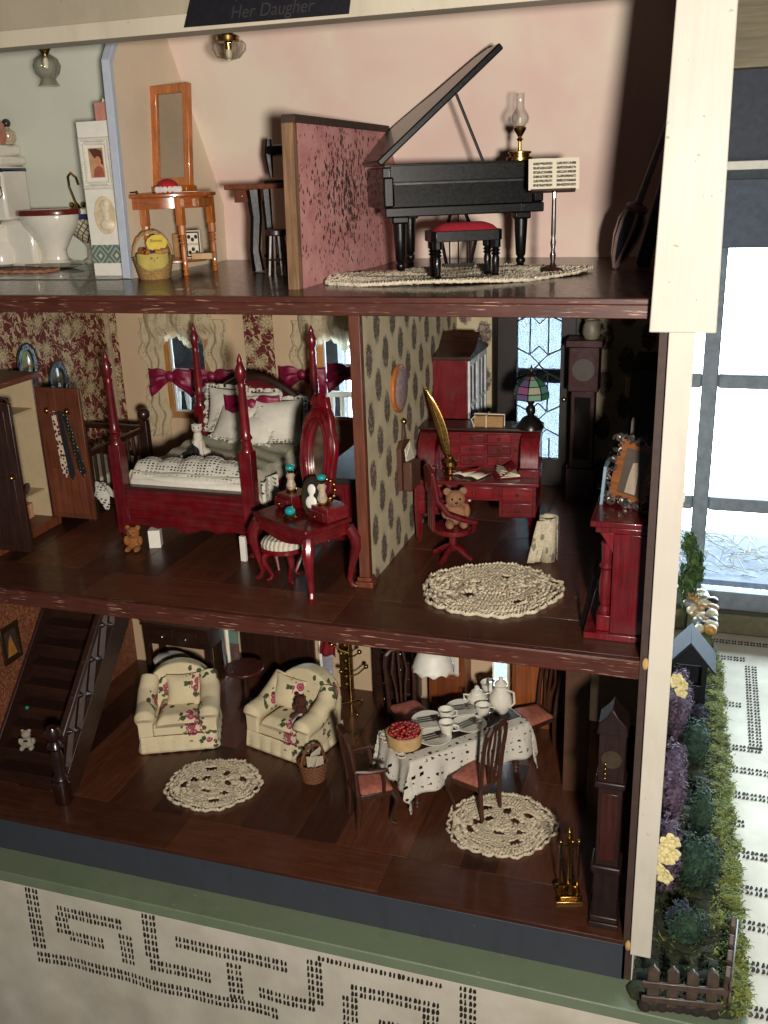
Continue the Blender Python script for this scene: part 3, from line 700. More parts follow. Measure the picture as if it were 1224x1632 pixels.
# ================================================================ attic
def turned(m, at, h, r, n=10, beads=((.25, 1.3), (.32, .8), (.38, 1.25)), foot=True):
    """a turned leg from the floor up"""
    p = [(r*.55, 0), (r*.8, .03*h), (r*.55, .09*h), (r*.85, .14*h), (r*.6, .18*h)] if foot else [(r*.6, 0), (r*.6, .18*h)]
    p += [(r*.72, .3*h), (r*.8, .55*h), (r*.62, .62*h), (r, .66*h), (r*.62, .70*h), (r*1.0, .74*h), (r*.62, .78*h), (r*1.05, .82*h), (r*1.05, h)]
    return m.lathe(p, at, n)
def crochet(name, label, loc, sx, sy, rz=0, holes=(), group=None, mat=None, edge=10, lift=0, yr=.2):
    """round crocheted mat: rounds of knobbly stitches with a scalloped rim"""
    m = MB(); rr = .3; k = 0; st = yr*1.75
    while rr < 1.001*sx:
        n = max(12, int(2*PI*rr/(yr*.85))); n += n % 2; segs = []; cur = []; rad = []; last = rr+st > sx; ph = random.random()*6
        for i in range(n):
            a = 2*PI*i/n
            gap = any(abs(k-hk*.42/st) < 1.05 and abs((a-ha+PI) % (2*PI)-PI) < hw for hk, ha, hw in holes)
            q = rr*(1+.03*math.sin(a*5+2.1)+.015*math.sin(a*11+ph))+(.3*abs(math.sin(a*edge))*yr/.2 if last else .07*yr/.2*math.sin(a*edge+k))+random.uniform(-.3, .3)*yr
            z = yr*.7+yr*.55*(i % 2)+random.uniform(-.25, .25)*yr+lift*(1+math.sin(a*4+rr*.8))*rr/sx
            if gap:
                if len(cur) > 2: segs.append(cur)
                cur = []
            else: cur.append((q*math.cos(a), q*math.sin(a)*sy/sx, z))
        if len(cur) == n: segs = [cur]; cl_ = True
        else:
            cl_ = False
            if len(cur) > 2: segs.append(cur)
        for s_ in segs: m.tube(s_, [yr*(1.25 if i % 2 else .8)*random.uniform(.88, 1.12) for i in range(len(s_))], 6, closed=cl_, flat=.6)
        rr += st; k += 1
    o = m.build(name, mat or YARN, loc=loc, rz=rz, sm=80); return tag(o, label, 'rug', group)
YARN = plain('ecru_yarn', 'c4b69c', .95, var=.15, scale=3, bump=.6)
YARN2 = plain('pale_yarn', 'c8bca6', .95, var=.15, scale=3, bump=.6)
# --- grand piano
PR = 27.6
pn = thing('grand_piano', 'black lacquered grand piano with raised lid on a crocheted mat', 'piano', (-23.5, 13.5, ZA), PR)
outl = [(0, .9), (13.9, .9), (13.9, 4.5), (13.2, 6.5), (11.2, 7.8), (9, 8.8), (7.6, 11), (5.5, 12.9), (2.6, 13.4), (0, 12.4)]
MB().prism(outl, 2, 5.6, 8.95).build('case', BLACK, pn, bev=.08)
MB().prism([(.0, 0), (13.95, 0), (13.95, 2.5), (0, 2.5)], 2, 4.95, 5.75).build('key_slip', BLACK, pn, bev=.1)
MB().box(-.05, .85, .3, 2.6, 5.75, 8.2).build('cheek', BLACK, pn, bev=.15); MB().box(13.1, 14.0, .3, 2.6, 5.75, 8.2).build('cheek', BLACK, pn, bev=.15)
MB().prism([(.55, 5.75), (.95, 5.75), (.95, 7.6), (.8, 7.6)], 0, .9, 13.05).build('fallboard', BLACK, pn, bev=.03)
MB().box(1.0, 13.0, .62, .70, 7.55, 7.68).build('fallboard_moulding', plain('grey_moulding', '4a4a4c', .3, .6), pn)
MB().box(.6, 13.3, .5, .85, 7.75, 9.1).build('front_panel', BLACK, pn, bev=.05)
MB().prism([(.1, .55), (13.7, .55), (13.9, 1.6), (.1, 1.6)], 2, 8.95, 9.2).build('top_rim', BLACK, pn, bev=.05)
lid = MB().at((0, 0, 9.2), 0, 0, -40)
lid.prism([(-.3, -.1), (13.4, -.1), (13.4, 3.6), (12.6, 5.6), (10.8, 7.2), (9, 8.4), (7.2, 11), (5.2, 12.9), (2.4, 13.4), (-.3, 12.6)], 2, .05, .62)
lid.build('lid', BLACK, pn, bev=.12)
MB().cyl((8.9, 1.3, 9.1), (6.6, 1.6, 14.6), .13, n=8).build('lid_prop', BLACK, pn)
for x, y in ((1.5, 1.7), (12.4, 1.7), (4.2, 11)):
    m = MB().box(x-.75, x+.75, y-.65, y+.65, 4.35, 5.0).build('leg_block', BLACK, pn, bev=.15)
    MB().lathe([(.28, 0), (.42, .25), (.3, .45), (.45, .75), (.42, .95), (.3, 1.1), (.44, 1.3), (.55, 3.2), (.6, 4.35)], (x, y, 0), 12).build('leg', BLACK, pn)
m = MB().box(5.6, 8.4, 2.6, 3.4, .25, .7)
for x in (6.2, 7.0, 7.8): m.tube([(x, 2.9, .5), (x, 2.9, 4.9)], .07, 6)
m.tube([(5.9, 2.9, .6), (5.5, 2.9, 2.6), (6.3, 2.9, 4.9)], .16, 6).tube([(8.1, 2.9, .6), (8.6, 2.9, 2.6), (7.7, 2.9, 4.9)], .16, 6)
m.build('pedal_lyre', BLACK, pn)
for x in (6.5, 7, 7.5): MB().box(x-.12, x+.12, 1.9, 2.7, .25, .4).build('pedal', BRASS, pn)
# --- piano bench
bn = thing('piano_bench', 'black piano bench with a crimson cushion and turned legs', 'bench', (-18.0, 8.7, ZA), PR); bn.scale = (1.12, 1.05, 1.05)
MB().prism([(.15, -.1), (4.75, -.1), (5.05, .3), (5.05, 2.6), (-.15, 2.6), (-.15, .3)], 2, 3.05, 3.85).build('seat_frame', BLACK, bn, bev=.05)
MB().sheet(lambda u, v: (.1+4.7*u, .1+2.3*v, 3.85+.55*min(1, 5*min(u, 1-u))**.5*min(1, 4*min(v, 1-v))**.5), 16, 10).build('cushion', REDV, bn)
for x, y in ((.3, .35), (4.6, .35), (.4, 2.3), (4.5, 2.3)): turned(MB(), (x, y, 0), 3.1, .36).build('leg', BLACK, bn)
# --- oil lamp on the piano
lx, ly, lz = -13.3, 19.8, ZA+9.2
lm = thing('oil_lamp', 'brass oil lamp with clear glass chimney on the piano', 'oil lamp', (lx, ly, lz), 0)
MB().lathe([(1.15, 0), (1.15, .25), (.85, .3), (.85, .5), (1.0, .55), (1.0, .7), (.35, .8)], (0, 0, 0), 20).build('base', BRASS, lm)
MB().lathe([(.15, .78), (.14, 1.5), (.3, 1.7), (.14, 1.85), (.5, 2.4), (.55, 2.6), (.35, 2.75)], (0, 0, 0), 16).build('stem', BRASS, lm)
MB().lathe([(.42, 2.7), (.72, 3.05), (.78, 3.4), (.66, 3.75), (.42, 4.05), (.34, 4.3), (.36, 5.3)], (0, 0, 0), 20).build('chimney', GLASS, lm)
MB().ball((0, 0, 3.15), (.14, .14, .3), 8, 6).build('bulb', plain('bulb', 'e8e0c8', .2), lm)
# --- music stand
ms = thing('music_stand', 'dark turned-wood music stand holding open sheet music', 'music stand', (-9.7, 16.0, ZA), 12)
MB().lathe([(.16, .3), (.3, .7), (.18, 1.0), (.26, 1.6), (.15, 2.0), (.24, 2.6), (.16, 3.0), (.2, 3.3), (.17, 6.6)], (0, 0, 0), 10).build('post', WALNUT, ms)
for a in (90, 210, 330): MB().at((0, 0, 0), a).tube([(0, 0, .45), (.7, 0, .4), (1.15, 0, .12), (1.35, 0, .1)], [.2, .2, .16, .12], 6).build('foot', WALNUT, ms)
MB().at((0, 0, 6.6), 0, -14).box(-1.9, 1.7, -.55, .25, 0, .16).box(-1.7, 1.5, .1, .25, .1, 2.2).build('desk', WALNUT, ms, bev=.03)
mu = Mat('sheet_music', 'd8d0bc', .85); _x, _y, _z = mu.xyz()
_row = ((_z*3.0).fract()-.5).abs(); _ink = _row.lt(.30)*mu.noise(7, 3, stretch=(1, 1, 2.5)).gt(.42)*((_x.fract()*1).gt(-1))
_st = (_x.abs()-.95).abs().lt(.78)*_z.lt(9.0)*_z.gt(6.95)
mu.color(mu.mix(_ink*_st*.9, 'd2cab4', '1e1c1a'))
sh_ = tag(MB().at((0, -.05, 6.8), 0, -14).sheet(lambda u, v: (-2.1+4.1*u, .03-.1*math.sin(PI*abs(2*u-1)), 2.5*v), 16, 2).build('sheet_music', mu.m, loc=(-9.7, 16.0, ZA), rz=12), 'open sheet of printed music on the music stand', 'sheet music')
crochet('crochet_mat', 'irregular crocheted mat under the grand piano', (-17.6, 14.2, ZA), 11.3, 6.6, 24, group='crocheted mats', mat=YARN2, edge=15, lift=.1, yr=.15)
# --- dark instrument leaning at the right wall
G1 = plain('dark_blue_case', '1c2130', .5); G2 = plain('pale_trim', '9a8078', .6)
gi = thing('closed_parasol', 'closed dark parasol with pale ribs leaning in the attic corner', 'parasol', (-5.0, 20.4, ZA), 0)
Q = dict(loc=(0, 0, .15), rz=-12, ry=19)
MB().at(**Q).lathe([(.05, 0), (.55, 1.0), (.95, 2.6), (1.05, 4.0), (.7, 5.2), (.4, 5.6)], (0, 0, 0), 12).build('folded_canopy', G1, gi)
for a in range(0, 360, 60): MB().at(**Q).tube([(.06*math.cos(R(a)), .06*math.sin(R(a)), 0), (.6*math.cos(R(a)), .6*math.sin(R(a)), 1.0), (1.02*math.cos(R(a)), 1.02*math.sin(R(a)), 2.6), (1.1*math.cos(R(a)), 1.1*math.sin(R(a)), 4.0), (.7*math.cos(R(a)), .7*math.sin(R(a)), 5.2)], .14, 5).build('rib', G2, gi)
MB().at(**Q).lathe([(.9, 4.9), (1.0, 5.2), (.75, 5.5)], (0, 0, 0), 12).build('band', plain('mauve_band', '6a4a50', .6), gi)
MB().at(**Q).cyl((0, 0, 5.3), (0, 0, 12.5), .3, .26, 8).build('shaft', plain('grey_shaft', '5c5a60', .5), gi)
dc = tag(MB().at((0, 0, 0), 0, 0, 14).prism([(-1.5, 0), (1.5, 0), (1.7, 5), (1.2, 10), (.6, 13), (-.6, 13), (-1.2, 10), (-1.7, 5)], 0, -.6, .6).build('instrument_case', G1, loc=(-2.9, 24.2, ZA), bev=.2), 'dark blue instrument case leaning on the shaded attic wall', 'case')
# --- half-round table against the partition
ht = thing('half_round_table', 'half-round honey oak table with turned legs against the cream partition', 'table', (-48.55, 18.3, ZA), 0)
def demi(rx, ry, n=20): return [(0, -ry)]+[(rx*math.cos(-PI/2+PI*i/n), ry*math.sin(-PI/2+PI*i/n)) for i in range(1, n)]+[(0, ry)]
MB().prism(demi(6.4, 4.3), 2, 7.1, 7.5).build('table_top', OAKX, ht, bev=.12)
MB().prism(demi(5.6, 3.8), 2, 6.1, 7.1).build('apron', OAKX, ht, bev=.03)
MB().box(4.9, 5.75, -1.6, 1.2, 6.2, 6.95).build('drawer', OAK, ht, bev=.05)
MB().prism(demi(5.0, 3.3), 2, 1.15, 1.4).build('shelf', OAKX, ht, bev=.05)
for x, y in ((.7, -2.9), (4.35, -2.7), (5.0, 2.0), (.9, 3.1)):
    m = turned(MB(), (x, y, 0), 4.6, .36); m.box(x-.33, x+.33, y-.33, y+.33, 4.6, 7.1); m.build('leg', OAK, ht, bev=.02)
# standing mirror on it
mr = thing('table_mirror', 'honey oak framed mirror standing on the half-round table', 'mirror', (-46.2, 18.3, ZA+7.5), -14)
tl = -6
MB().at((0, 0, .55), 0, tl).hollow(rect(-2.4, 2.4, 0, 9.0), rect(-1.65, 1.65, .75, 8.2), 1, -.3, .3).build('frame', OAK, mr, bev=.1)
MB().at((0, 0, .55), 0, tl).box(-1.65, 1.65, -.05, .05, .75, 8.2).build('mirror_glass', MIRROR, mr)
MB().box(-2.3, 2.3, -.7, .8, 0, .6).build('base', OAKX, mr, bev=.1)
# pincushion
pc = thing('pincushion', 'red pincushion with white lace skirt on the half-round table', 'pincushion', (-45.2, 15.6, ZA+7.5))
MB().ball((0, 0, .55), (.95, .95, .65), 16, 10).build('cushion', plain('scarlet_felt', 'a01020', .9, bump=.3), pc)
m = MB()
for i in range(14):
    a = 2*PI*i/14; m.ball((1.02*math.cos(a), 1.02*math.sin(a), .3), (.27, .27, .32), 6, 5)
m.build('lace_skirt', plain('white_lace_thread', 'cfc2bc', .9), pc)
tag(MB().at((0, 0, .03), 8).box(-1, 1, -.35, .35, 0, .05).build('paper_slip', PAPER, loc=(-43.4, 15.9, ZA+7.5)), 'cream paper slip beside the red pincushion', 'paper')
tag(MB().tube([(-.9, 0, .12), (.4, .05, .12)], .08, 6).ball((.5, .05, .12), .14, 8, 6).build('knitting_pin', WALNUT, loc=(-48.3, 14.3, ZA+7.52)), 'small dark pin at the table corner by the partition', 'pin')
# things on the shelf
tn = thing('decorated_tin', 'black and white tin with ornament on the oak table shelf', 'tin', (-44.7, 18.6, ZA+1.4), 10)
MB().box(-.75, .75, -.4, .4, 0, 2.6).build('body', PAPER, tn, bev=.05)
INKB = plain('black_ink', '17140f', .6)
MB().hollow(rect(-.68, .68, .1, 2.5), rect(-.55, .55, .25, 2.35), 1, -.42, -.4).build('border', INKB, tn)
for x, z in ((-.35, 2.0), (.35, 2.0), (-.35, .55), (.35, .55), (0, 1.75), (0, .85)): MB().prism(oval(x, z, .17, .2, 10), 1, -.42, -.4).build('ornament', INKB, tn)
text('NOTIONS', (0, -.43, 1.22), .3, INKB, tn)
tag(MB().box(-1.1, 1.1, -.3, .3, 0, 2.2).build('kraft_box', plain('kraft_card', '9a7448', .85), loc=(-46.6, 20.2, ZA+1.4), rz=14, bev=.03), 'brown card box at the back of the oak table shelf', 'box')
tag(MB().box(-1.0, 1.0, -.5, .5, 0, .55).build('cream_box', plain('cream_card', 'b79a72', .85), loc=(-43.3, 17.6, ZA+1.4), rz=10, bev=.03), 'low cream card box next to the decorated tin', 'box')
# wicker sewing basket
WICK = plain('wicker', '9c7a48', .8, var=.3, scale=4, bump=.4); WICKD = plain('brown_wicker', '6a3e20', .75, var=.3, scale=4, bump=.4)
def basket(label, loc, r, h, mat, handle, rz=0):
    t = thing('wicker_basket', label, 'basket', loc, rz); m = MB(); k = 0; z = .12
    while z < h:
        rad = r*(.72+.28*z/h); n = 40
        m.tube([(rad*(1+.05*(1 if (i+k) % 2 else -1))*math.cos(2*PI*i/n), rad*(1+.05*(1 if (i+k) % 2 else -1))*math.sin(2*PI*i/n), z) for i in range(n)], .13, 5, closed=True); z += .23; k += 1
    m.lathe([(0.01, .05), (r*.72, .05), (r*.7, .12), (0.01, .12)], (0, 0, 0), 20); m.build('weave', mat, t, sm=60)
    mh = MB(); pts = [(r*1.0*math.cos(PI*i/16), 0, h+handle*math.sin(PI*i/16)) for i in range(17)]
    for off in (-.1, .1): mh.tube([(x, y+off*math.cos(i*1.7), z+off*math.sin(i*1.7)) for i, (x, y, z) in enumerate(pts)], .13, 5)
    mh.build('handle', mat, t); return t
bk = basket('wicker sewing basket with yellow cloth in front of the oak table', (-46.2, 13.3, ZA), 1.75, 2.0, WICK, 2.2, 35)
YEL = plain('yellow_cloth', 'a8984e', .9, var=.1, bump=.3)
def _drape(u, v):
    a = -1.9+1.7*u; r_ = 1.9+.1*math.sin(u*9); return (r_*math.cos(a)*(1-.0*v), r_*math.sin(a), 2.35-1.5*v*(.55+.45*math.sin(PI*u))+.05*math.sin(u*14))
tag(MB().sheet(_drape, 18, 6).build('yellow_cloth', YEL, loc=(-46.2, 13.3, ZA), solid=.06), 'yellow cloth draped over the rim of the sewing basket', 'cloth')
tg = tag(MB().at((0, 0, 0), 15, -18).prism(oval(0, 0, 1.0, .75, 12), 1, -.05, .05).build('sewing_card', plain('yellow_card', 'cdb44a', .8), loc=(-45.7, 13.4, ZA+3.2)), 'yellow card of sewing thread standing in the basket', 'card')
text('Buttons', (-.0, -.08, .1), .34, INKB, tg, rx=72, rz=15)
for i, (x, y, z, c, lab) in enumerate(((-46.9, 12.9, 2.5, '1f3a2a', 'dark green'), (-46.3, 12.6, 2.45, '8e1f1c', 'red'), (-45.8, 12.6, 2.4, '1f2f5a', 'blue'), (-45.3, 12.8, 2.5, 'a87a2c', 'ochre'), (-47.2, 13.4, 2.6, '141414', 'black'), (-44.9, 13.3, 2.6, '8a6a48', 'tan'))):
    t = thing('thread_spool', lab+' thread spool lying in the sewing basket', 'thread', (x, y, ZA+z-.15), random.uniform(0, 180))
    MB().cyl((-.25, 0, 0), (.25, 0, 0), .3, n=10).build('thread', plain('thread_'+lab.replace(' ', '_'), c, .7), t); MB().cyl((-.34, 0, 0), (-.25, 0, 0), .34, n=10).cyl((.25, 0, 0), (.34, 0, 0), .34, n=10).build('spool_end', OAK, t)
# --- ceiling lights
def ceiling_light(label, px, py, y, kind):
    p = PY(px, py, y); t = thing('ceiling_light', label, 'ceiling light', (p[0], y, 75.55), 0, 'attic ceiling lights')
    d = 75.55-p[2]
    MB().lathe([(.3, -d+1.0), (.35, -d+1.5), (.9, -d+1.6), (1.0, -d+2.0), (.5, -d+2.2), (.8, 0)] if kind else [(.25, -d+1.2), (.5, -d+1.7), (1.05, -d+2.1), (1.1, -d+2.4), (.6, 0)], (0, 0, 0), 18).build('brass_canopy', BRASS, t)
    pr = [(.42, -d+1.3), (1.0, -d+.9), (1.2, -d+.3), (1.0, -d-.3), (.62, -d-.7), (.75, -d-1.1), (.95, -d-1.3)] if not kind else [(1.1, -d+1.7), (1.45, -d+1.4), (1.4, -d+.9), (.9, -d+.35), (.3, -d+.2)]
    m = MB(); n = 36
    for a, b in zip(pr, pr[1:]): pass
    m.lathe(pr, (0, 0, 0), n); v2 = []
    for i, v in enumerate(m.v):
        k = 1+.035*(1 if (i % n) % 2 else -1); v2.append((v[0]*k, v[1]*k, v[2]))
    m.v = v2; m.f = [f for f in m.f if len(f) == 4]; m.build('glass_shade', glassy('ribbed_glass', (.96, .95, .92), .08), t)
    MB().ball((0, 0, -d+.6), (.25, .25, .5), 8, 6).build('bulb', plain('bulb', 'e8e0c8', .2), t)
ceiling_light('brass ceiling light with ribbed vase-shaped glass in the bathroom', 75, 112, 13, 0)
ceiling_light('brass ceiling light with shallow bowl glass above the mirror', 366, 100, 13, 1)
# --- treadle sewing machine behind the pink partition
sw = thing('sewing_machine_table', 'treadle sewing machine table with black iron legs by the sloping wall', 'sewing table', (-37.6, 20.3, ZA), 0)
MB().box(-3.4, 6.0, -1.8, 2.6, 7.55, 8.0).build('table_top', TRIMW, sw, bev=.08)
dr = MB().box(-2.5, -.8, -1.6, 2.2, 6.4, 7.55).build('drawer', TRIMW, sw, bev=.05); MB().ball((-1.6, -1.65, 6.95), .14, 8, 6).build('knob', BRASS, dr)
for x in (-.7, 4.8): MB().tube([(x, -1.2, 7.5), (x+.15, -1.2, 5), (x-.2, -1.2, 2), (x, -1.2, .1)], [.7, .55, .5, .6], 6).tube([(x, 1.6, 7.5), (x+.1, 1.6, 4), (x, 1.6, .1)], [.5, .4, .45], 6).build('leg', IRON, sw)
MB().tube([(-.6, .2, 1.4), (4.8, .2, 1.4)], .15, 6).cbox((2, 0, .7), (3, 1.6, .15)).build('treadle', IRON, sw)
mc = thing('sewing_machine', 'black sewing machine on the treadle table', 'sewing machine', (-37.6, 20.3, ZA+8.0))
MB().box(.2, 5, -.6, .8, 0, .3).build('bed', IRON, mc, bev=.05)
MB().tube([(.7, 0, 3.9), (.6, 0, 2.4), (.75, 0, .5)], [.28, .42, .2], 8).tube([(.6, 0, 2.9), (3.4, 0, 2.9), (4.2, 0, 2.4), (4.3, 0, .3)], [.5, .55, .6, .7], 8).build('arm', IRON, mc)
MB().at((4.9, 0, 2.6), 0, 0, 90).lathe([(.9, -.12), (1.0, 0), (.9, .12)], (0, 0, 0), 16).build('hand_wheel', IRON, mc)
ss = thing('work_stool', 'small dark wooden stool by the treadle table', 'stool', (-35.0, 16.4, ZA))
MB().lathe([(.9, 3.5), (1.05, 3.6), (1.05, 3.95), (.9, 4.05)], (0, 0, 0), 18).build('seat', WALNUT, ss)
for a in (45, 135, 225, 315): MB().cyl((.9*math.cos(R(a)), .9*math.sin(R(a)), 0), (.55*math.cos(R(a)), .55*math.sin(R(a)), 3.5), .2, .22, 8).build('leg', WALNUT, ss)
MB().cyl((.7, .7, 1.4), (-.7, .7, 1.4), .09, n=6).cyl((.7, -.7, 1.4), (-.7, -.7, 1.4), .09, n=6).build('rung', WALNUT, ss)
# --- bathroom
tc = thing('toilet', 'white china toilet with mahogany seat and floral tank', 'toilet', (-67.8, 26.2, ZA+.08), 0)
MB().lathe([(1.9, 0), (2.0, .3), (1.5, .7), (1.4, 1.6), (2.2, 3.0), (3.1, 4.4), (3.3, 5.2), (3.25, 5.4), (2.7, 5.4), (2.4, 4.6), (.01, 3.2)], (1.4, 0, 0), 26, sx=1.05, sy=.8).build('bowl', WHITECH, tc)
MB().box(-4.2, .2, -1.7, 1.7, 0, 5.0).build('pedestal', WHITECH, tc, bev=.5)
MB().lathe([(2.4, 5.42), (3.55, 5.42), (3.6, 5.7), (3.5, 6.0), (2.4, 6.0)], (1.4, 0, 0), 26, sx=1.05, sy=.8).build('seat', wood('mahogany_seat', '4a1410', '6a211a', .25, ax=0, coat=.5), tc)
tk = MB().box(-6.4, -2.3, -2.2, 2.2, 5.0, 10.6).build('tank', WHITECH, tc, bev=.35)
MB().box(-6.5, -2.2, -2.3, 2.3, 10.6, 11.6).box(-6.2, -2.5, -2.0, 2.0, 11.6, 12.8).build('tank_lid', WHITECH, tc, bev=.3)
MB().box(-6.46, -2.24, -2.26, 2.26, 9.9, 10.45).build('blue_band', plain('cobalt_glaze', '26264e', .2), tk, bev=.3)
LFG = plain('leaf_glaze', '4a4a34', .4); RSG = plain('rose_glaze', 'a0405a', .4)
for x, z, r_, mm in ((-3.2, 8.7, .36, RSG), (-3.4, 8.4, .26, RSG), (-3.75, 8.8, .17, LFG), (-2.75, 8.9, .16, LFG), (-3.55, 8.0, .15, LFG), (-2.9, 8.1, .15, LFG), (-3.1, 9.3, .15, LFG), (-3.6, 9.3, .14, LFG), (-2.65, 8.4, .14, LFG)):
    MB().prism(oval(x, z, r_, r_*.9, 10), 1, -2.24, -2.2).build('painted_flower', mm, tk)
MB().tube([(-4.3, -2.24, 9.6), (-4.05, -2.24, 8.6), (-4.3, -2.24, 7.8), (-3.6, -2.24, 7.3), (-3.3, -2.24, 7.6)], .1, 5, flat=.5).tube([(-2.5, -2.24, 9.6), (-2.65, -2.24, 8.6), (-2.5, -2.24, 7.7), (-2.95, -2.24, 7.3)], .1, 5, flat=.5).build('painted_scroll', LFG, tk)
bx, by = -72.6, 20.5
bt = tag(MB().lathe([(1.2, 0), (1.9, .4), (2.0, 1.6), (1.5, 2.6), (1.3, 3.2), (1.5, 4.2), (1.2, 4.6), (.01, 4.7)], (0, 0, 0), 22).build('china_pedestal', WHITECH, loc=(PZ(-8, 427, ZA)[0]+1.1, PZ(-8, 427, ZA)[1], ZA+.08)), 'white curvy china pedestal in front of the toilet tank', 'pedestal')
bs = thing('wash_basin', 'white pedestal basin with blue band and gold net pattern', 'basin', (-63.6, 29.9, ZA+.08), 0)
net = Mat('gold_net_glaze', 'cfc8b4', .25); _x, _y, _z = net.xyz(); net.color(net.mix((((_x+_z)*4.2).sin().abs().lt(.35)).mx(((_x-_z)*4.2).sin().abs().lt(.35)), 'c2baa4', '5c4c30'))
MB().lathe([(1.2, 0), (1.4, .2), (.9, .5), (.8, 1.6), (1.2, 2.2)], (0, 0, 0), 20).build('pedestal', WHITECH, bs)
MB().lathe([(1.2, 2.2), (2.3, 3.2), (2.9, 4.8)], (0, 0, 0), 26).build('bowl', net.m, bs)
MB().lathe([(2.9, 4.8), (3.0, 5.4)], (0, 0, 0), 26).build('blue_band', plain('blue_glaze', '25305e', .2), bs)
MB().lathe([(3.0, 5.4), (3.15, 5.9), (2.7, 6.0), (2.3, 5.4), (.01, 4.4)], (0, 0, 0), 26).build('rim', WHITECH, bs)
MB().lathe([(.5, 5.9), (.35, 6.2), (.12, 6.5)], (-2.0, .5, 0), 10).tube([(-2.0, .5, 6.2), (-2.6, .4, 8.2), (-2.55, .3, 9.3), (-2.0, .1, 9.7), (-1.3, 0, 9.2), (-1.1, 0, 8.4)], .14, 8).ball((-1.2, .6, 6.3), .3, 8, 6).ball((-2.7, .6, 6.3), .3, 8, 6).build('faucet', BRASS, bs)
def bottle(label, loc, h, r, body, capm, ball=True):
    t = thing('perfume_bottle', label, 'bottle', loc)
    MB().lathe([(r*.7, 0), (r, h*.2), (r*.9, h*.5), (r*.35, h*.65), (r*.3, h*.72)], (0, 0, 0), 14).build('flask', body, t)
    (MB().lathe([(r*.4, h*.7), (r*.5, h*.78), (r*.2, h*.85), (r*.3, h)], (0, 0, 0), 10) if not ball else MB().ball((0, 0, h*.86), r*.55, 12, 8)).build('stopper', capm, t)
p = PY(4, 248, 25.5); bottle('pink glass perfume bottle with gold top on the toilet tank', (p[0]-.1, 25.5, ZA+12.88), 4.0, .8, plain('pink_glass', 'a06a58', .15, coat=.5), BRASS, False)
p = PY(23, 248, 26.0); bottle('round crystal perfume bottle on the toilet tank', (min(p[0], -70.5), 26.6, ZA+12.88), 2.5, .85, CRYSTAL, plain('dark_stopper', '2c2a22', .3))
cbn = thing('bathroom_cabinet', 'tall narrow white cabinet with cameo and tile band by the blue partition edge', 'cabinet', (-52.0, 15.0, ZA+.08), 2)
MB().box(-1.8, 1.8, 0, 3.0, 0, 13.9).build('body', WHITE, cbn, bev=.05)
tl_ = Mat('art_nouveau_tile', '66756a', .4); _x, _y, _z = tl_.xyz(); _a = ((_x/1.75).fract()-.5).abs(); _b = ((_z-1.9)/1.9).abs(); _e = (_a*2+_b*1.9)
tl_.color(tl_.mix((_e*11).sin().gt(.2), '5b6a60', tl_.mix(_e.lt(.42), '8d988a', 'b4b49c')))
MB().box(-1.8, 1.8, -.05, 0, 1.2, 2.9).build('tile_band', tl_.m, cbn)
cam_ = MB().at((0, 0, 0)).prism(oval(.15, 5.6, 1.15, 1.75, 28), 1, -.12, 0).build('cameo', plain('ivory_cameo', 'c6b496', .5), cbn, bev=.05)
IV = plain('ivory_relief', 'd2c4aa', .5)
MB().ball((.2, -.14, 6.35), (.5, .22, .62), 14, 10).ball((.4, -.14, 6.6), (.38, .26, .45), 12, 8).ball((-.28, -.14, 6.25), (.14, .14, .2), 8, 6).build('cameo_head', IV, cam_); MB().lathe([(.28, 0), (.34, .7)], (.25, -.12, 5.15), 10, sy=.5).ball((.3, -.12, 4.75), (.78, .2, .55), 14, 8).build('cameo_bust', IV, cam_)
pf = thing('pearl_frame', 'small portrait in a pearly white frame on the bathroom cabinet', 'picture frame', (-52.0, 14.92, ZA+8.2), 2)
PEARL = plain('pearl', 'cfcabc', .15, var=.1, coat=.5)
m = MB()
for i in range(15):
    for x, z in ((-1.5+3.0*i/14, 0), (-1.5+3.0*i/14, 4.2)): m.ball((x, -.12, z), (.2, .16, .2), 8, 6)
for i in range(1, 18):
    for x in (-1.5, 1.5): m.ball((x, -.12, 4.2*i/18), (.2, .16, .2), 8, 6)
    for x in (-1.15, 1.15):
        if i > 1 and i < 17: m.ball((x, -.1, 4.2*i/18), (.17, .14, .17), 8, 6)
for i in range(1, 12):
    for z in (.35, 3.85): m.ball((-1.1+2.2*i/12, -.1, z), (.17, .14, .17), 8, 6)
m.build('pearls', PEARL, pf); MB().box(-1.45, 1.45, -.05, 0.02, .05, 4.15).build('backing', WHITE, pf)
pic = MB().box(-.75, .75, -.1, -.05, .85, 3.45).build('picture', plain('sepia_picture', 'b08862', .6), pf)
MB().prism([(-.7, 3.35), (-.2, 2.6), (.7, 1.9), (.65, 3.2), (.1, 3.4)], 1, -.115, -.1).build('painted_hat', plain('picture_hat', '4c2a1c', .7), pic); MB().prism(oval(.18, 2.3, .32, .42, 14), 1, -.125, -.1).build('painted_face', plain('picture_face', 'b87a58', .7), pic); MB().prism([(-.45, .9), (.7, .9), (.6, 1.7), (.1, 1.9), (-.3, 1.6)], 1, -.12, -.1).build('painted_dress', plain('picture_dress', '96503c', .7), pic)
tx = thing('tissue_box', 'pink tissue box with a white tissue on the bathroom cabinet', 'tissue box', (-51.2, 16.2, ZA+13.98), -8)
MB().box(-.8, .8, -.7, .7, 0, 1.6).build('box', plain('pink_card', 'c08474', .7, var=.15), tx, bev=.05)
MB().sheet(lambda u, v: (-.5+u, .25*math.sin(u*6+v*2), 1.6+.75*v*(.6+.4*math.sin(u*7))), 8, 4).build('tissue', PAPER, tx)
rg = MB()
for k in range(9): rg.tube([(-3.6+.0*k+7.2*i/24, -1.2+.3*k+.12*math.sin(i*.9), .14+.05*math.sin(i*2.1+k)) for i in range(25)], .18, 6)
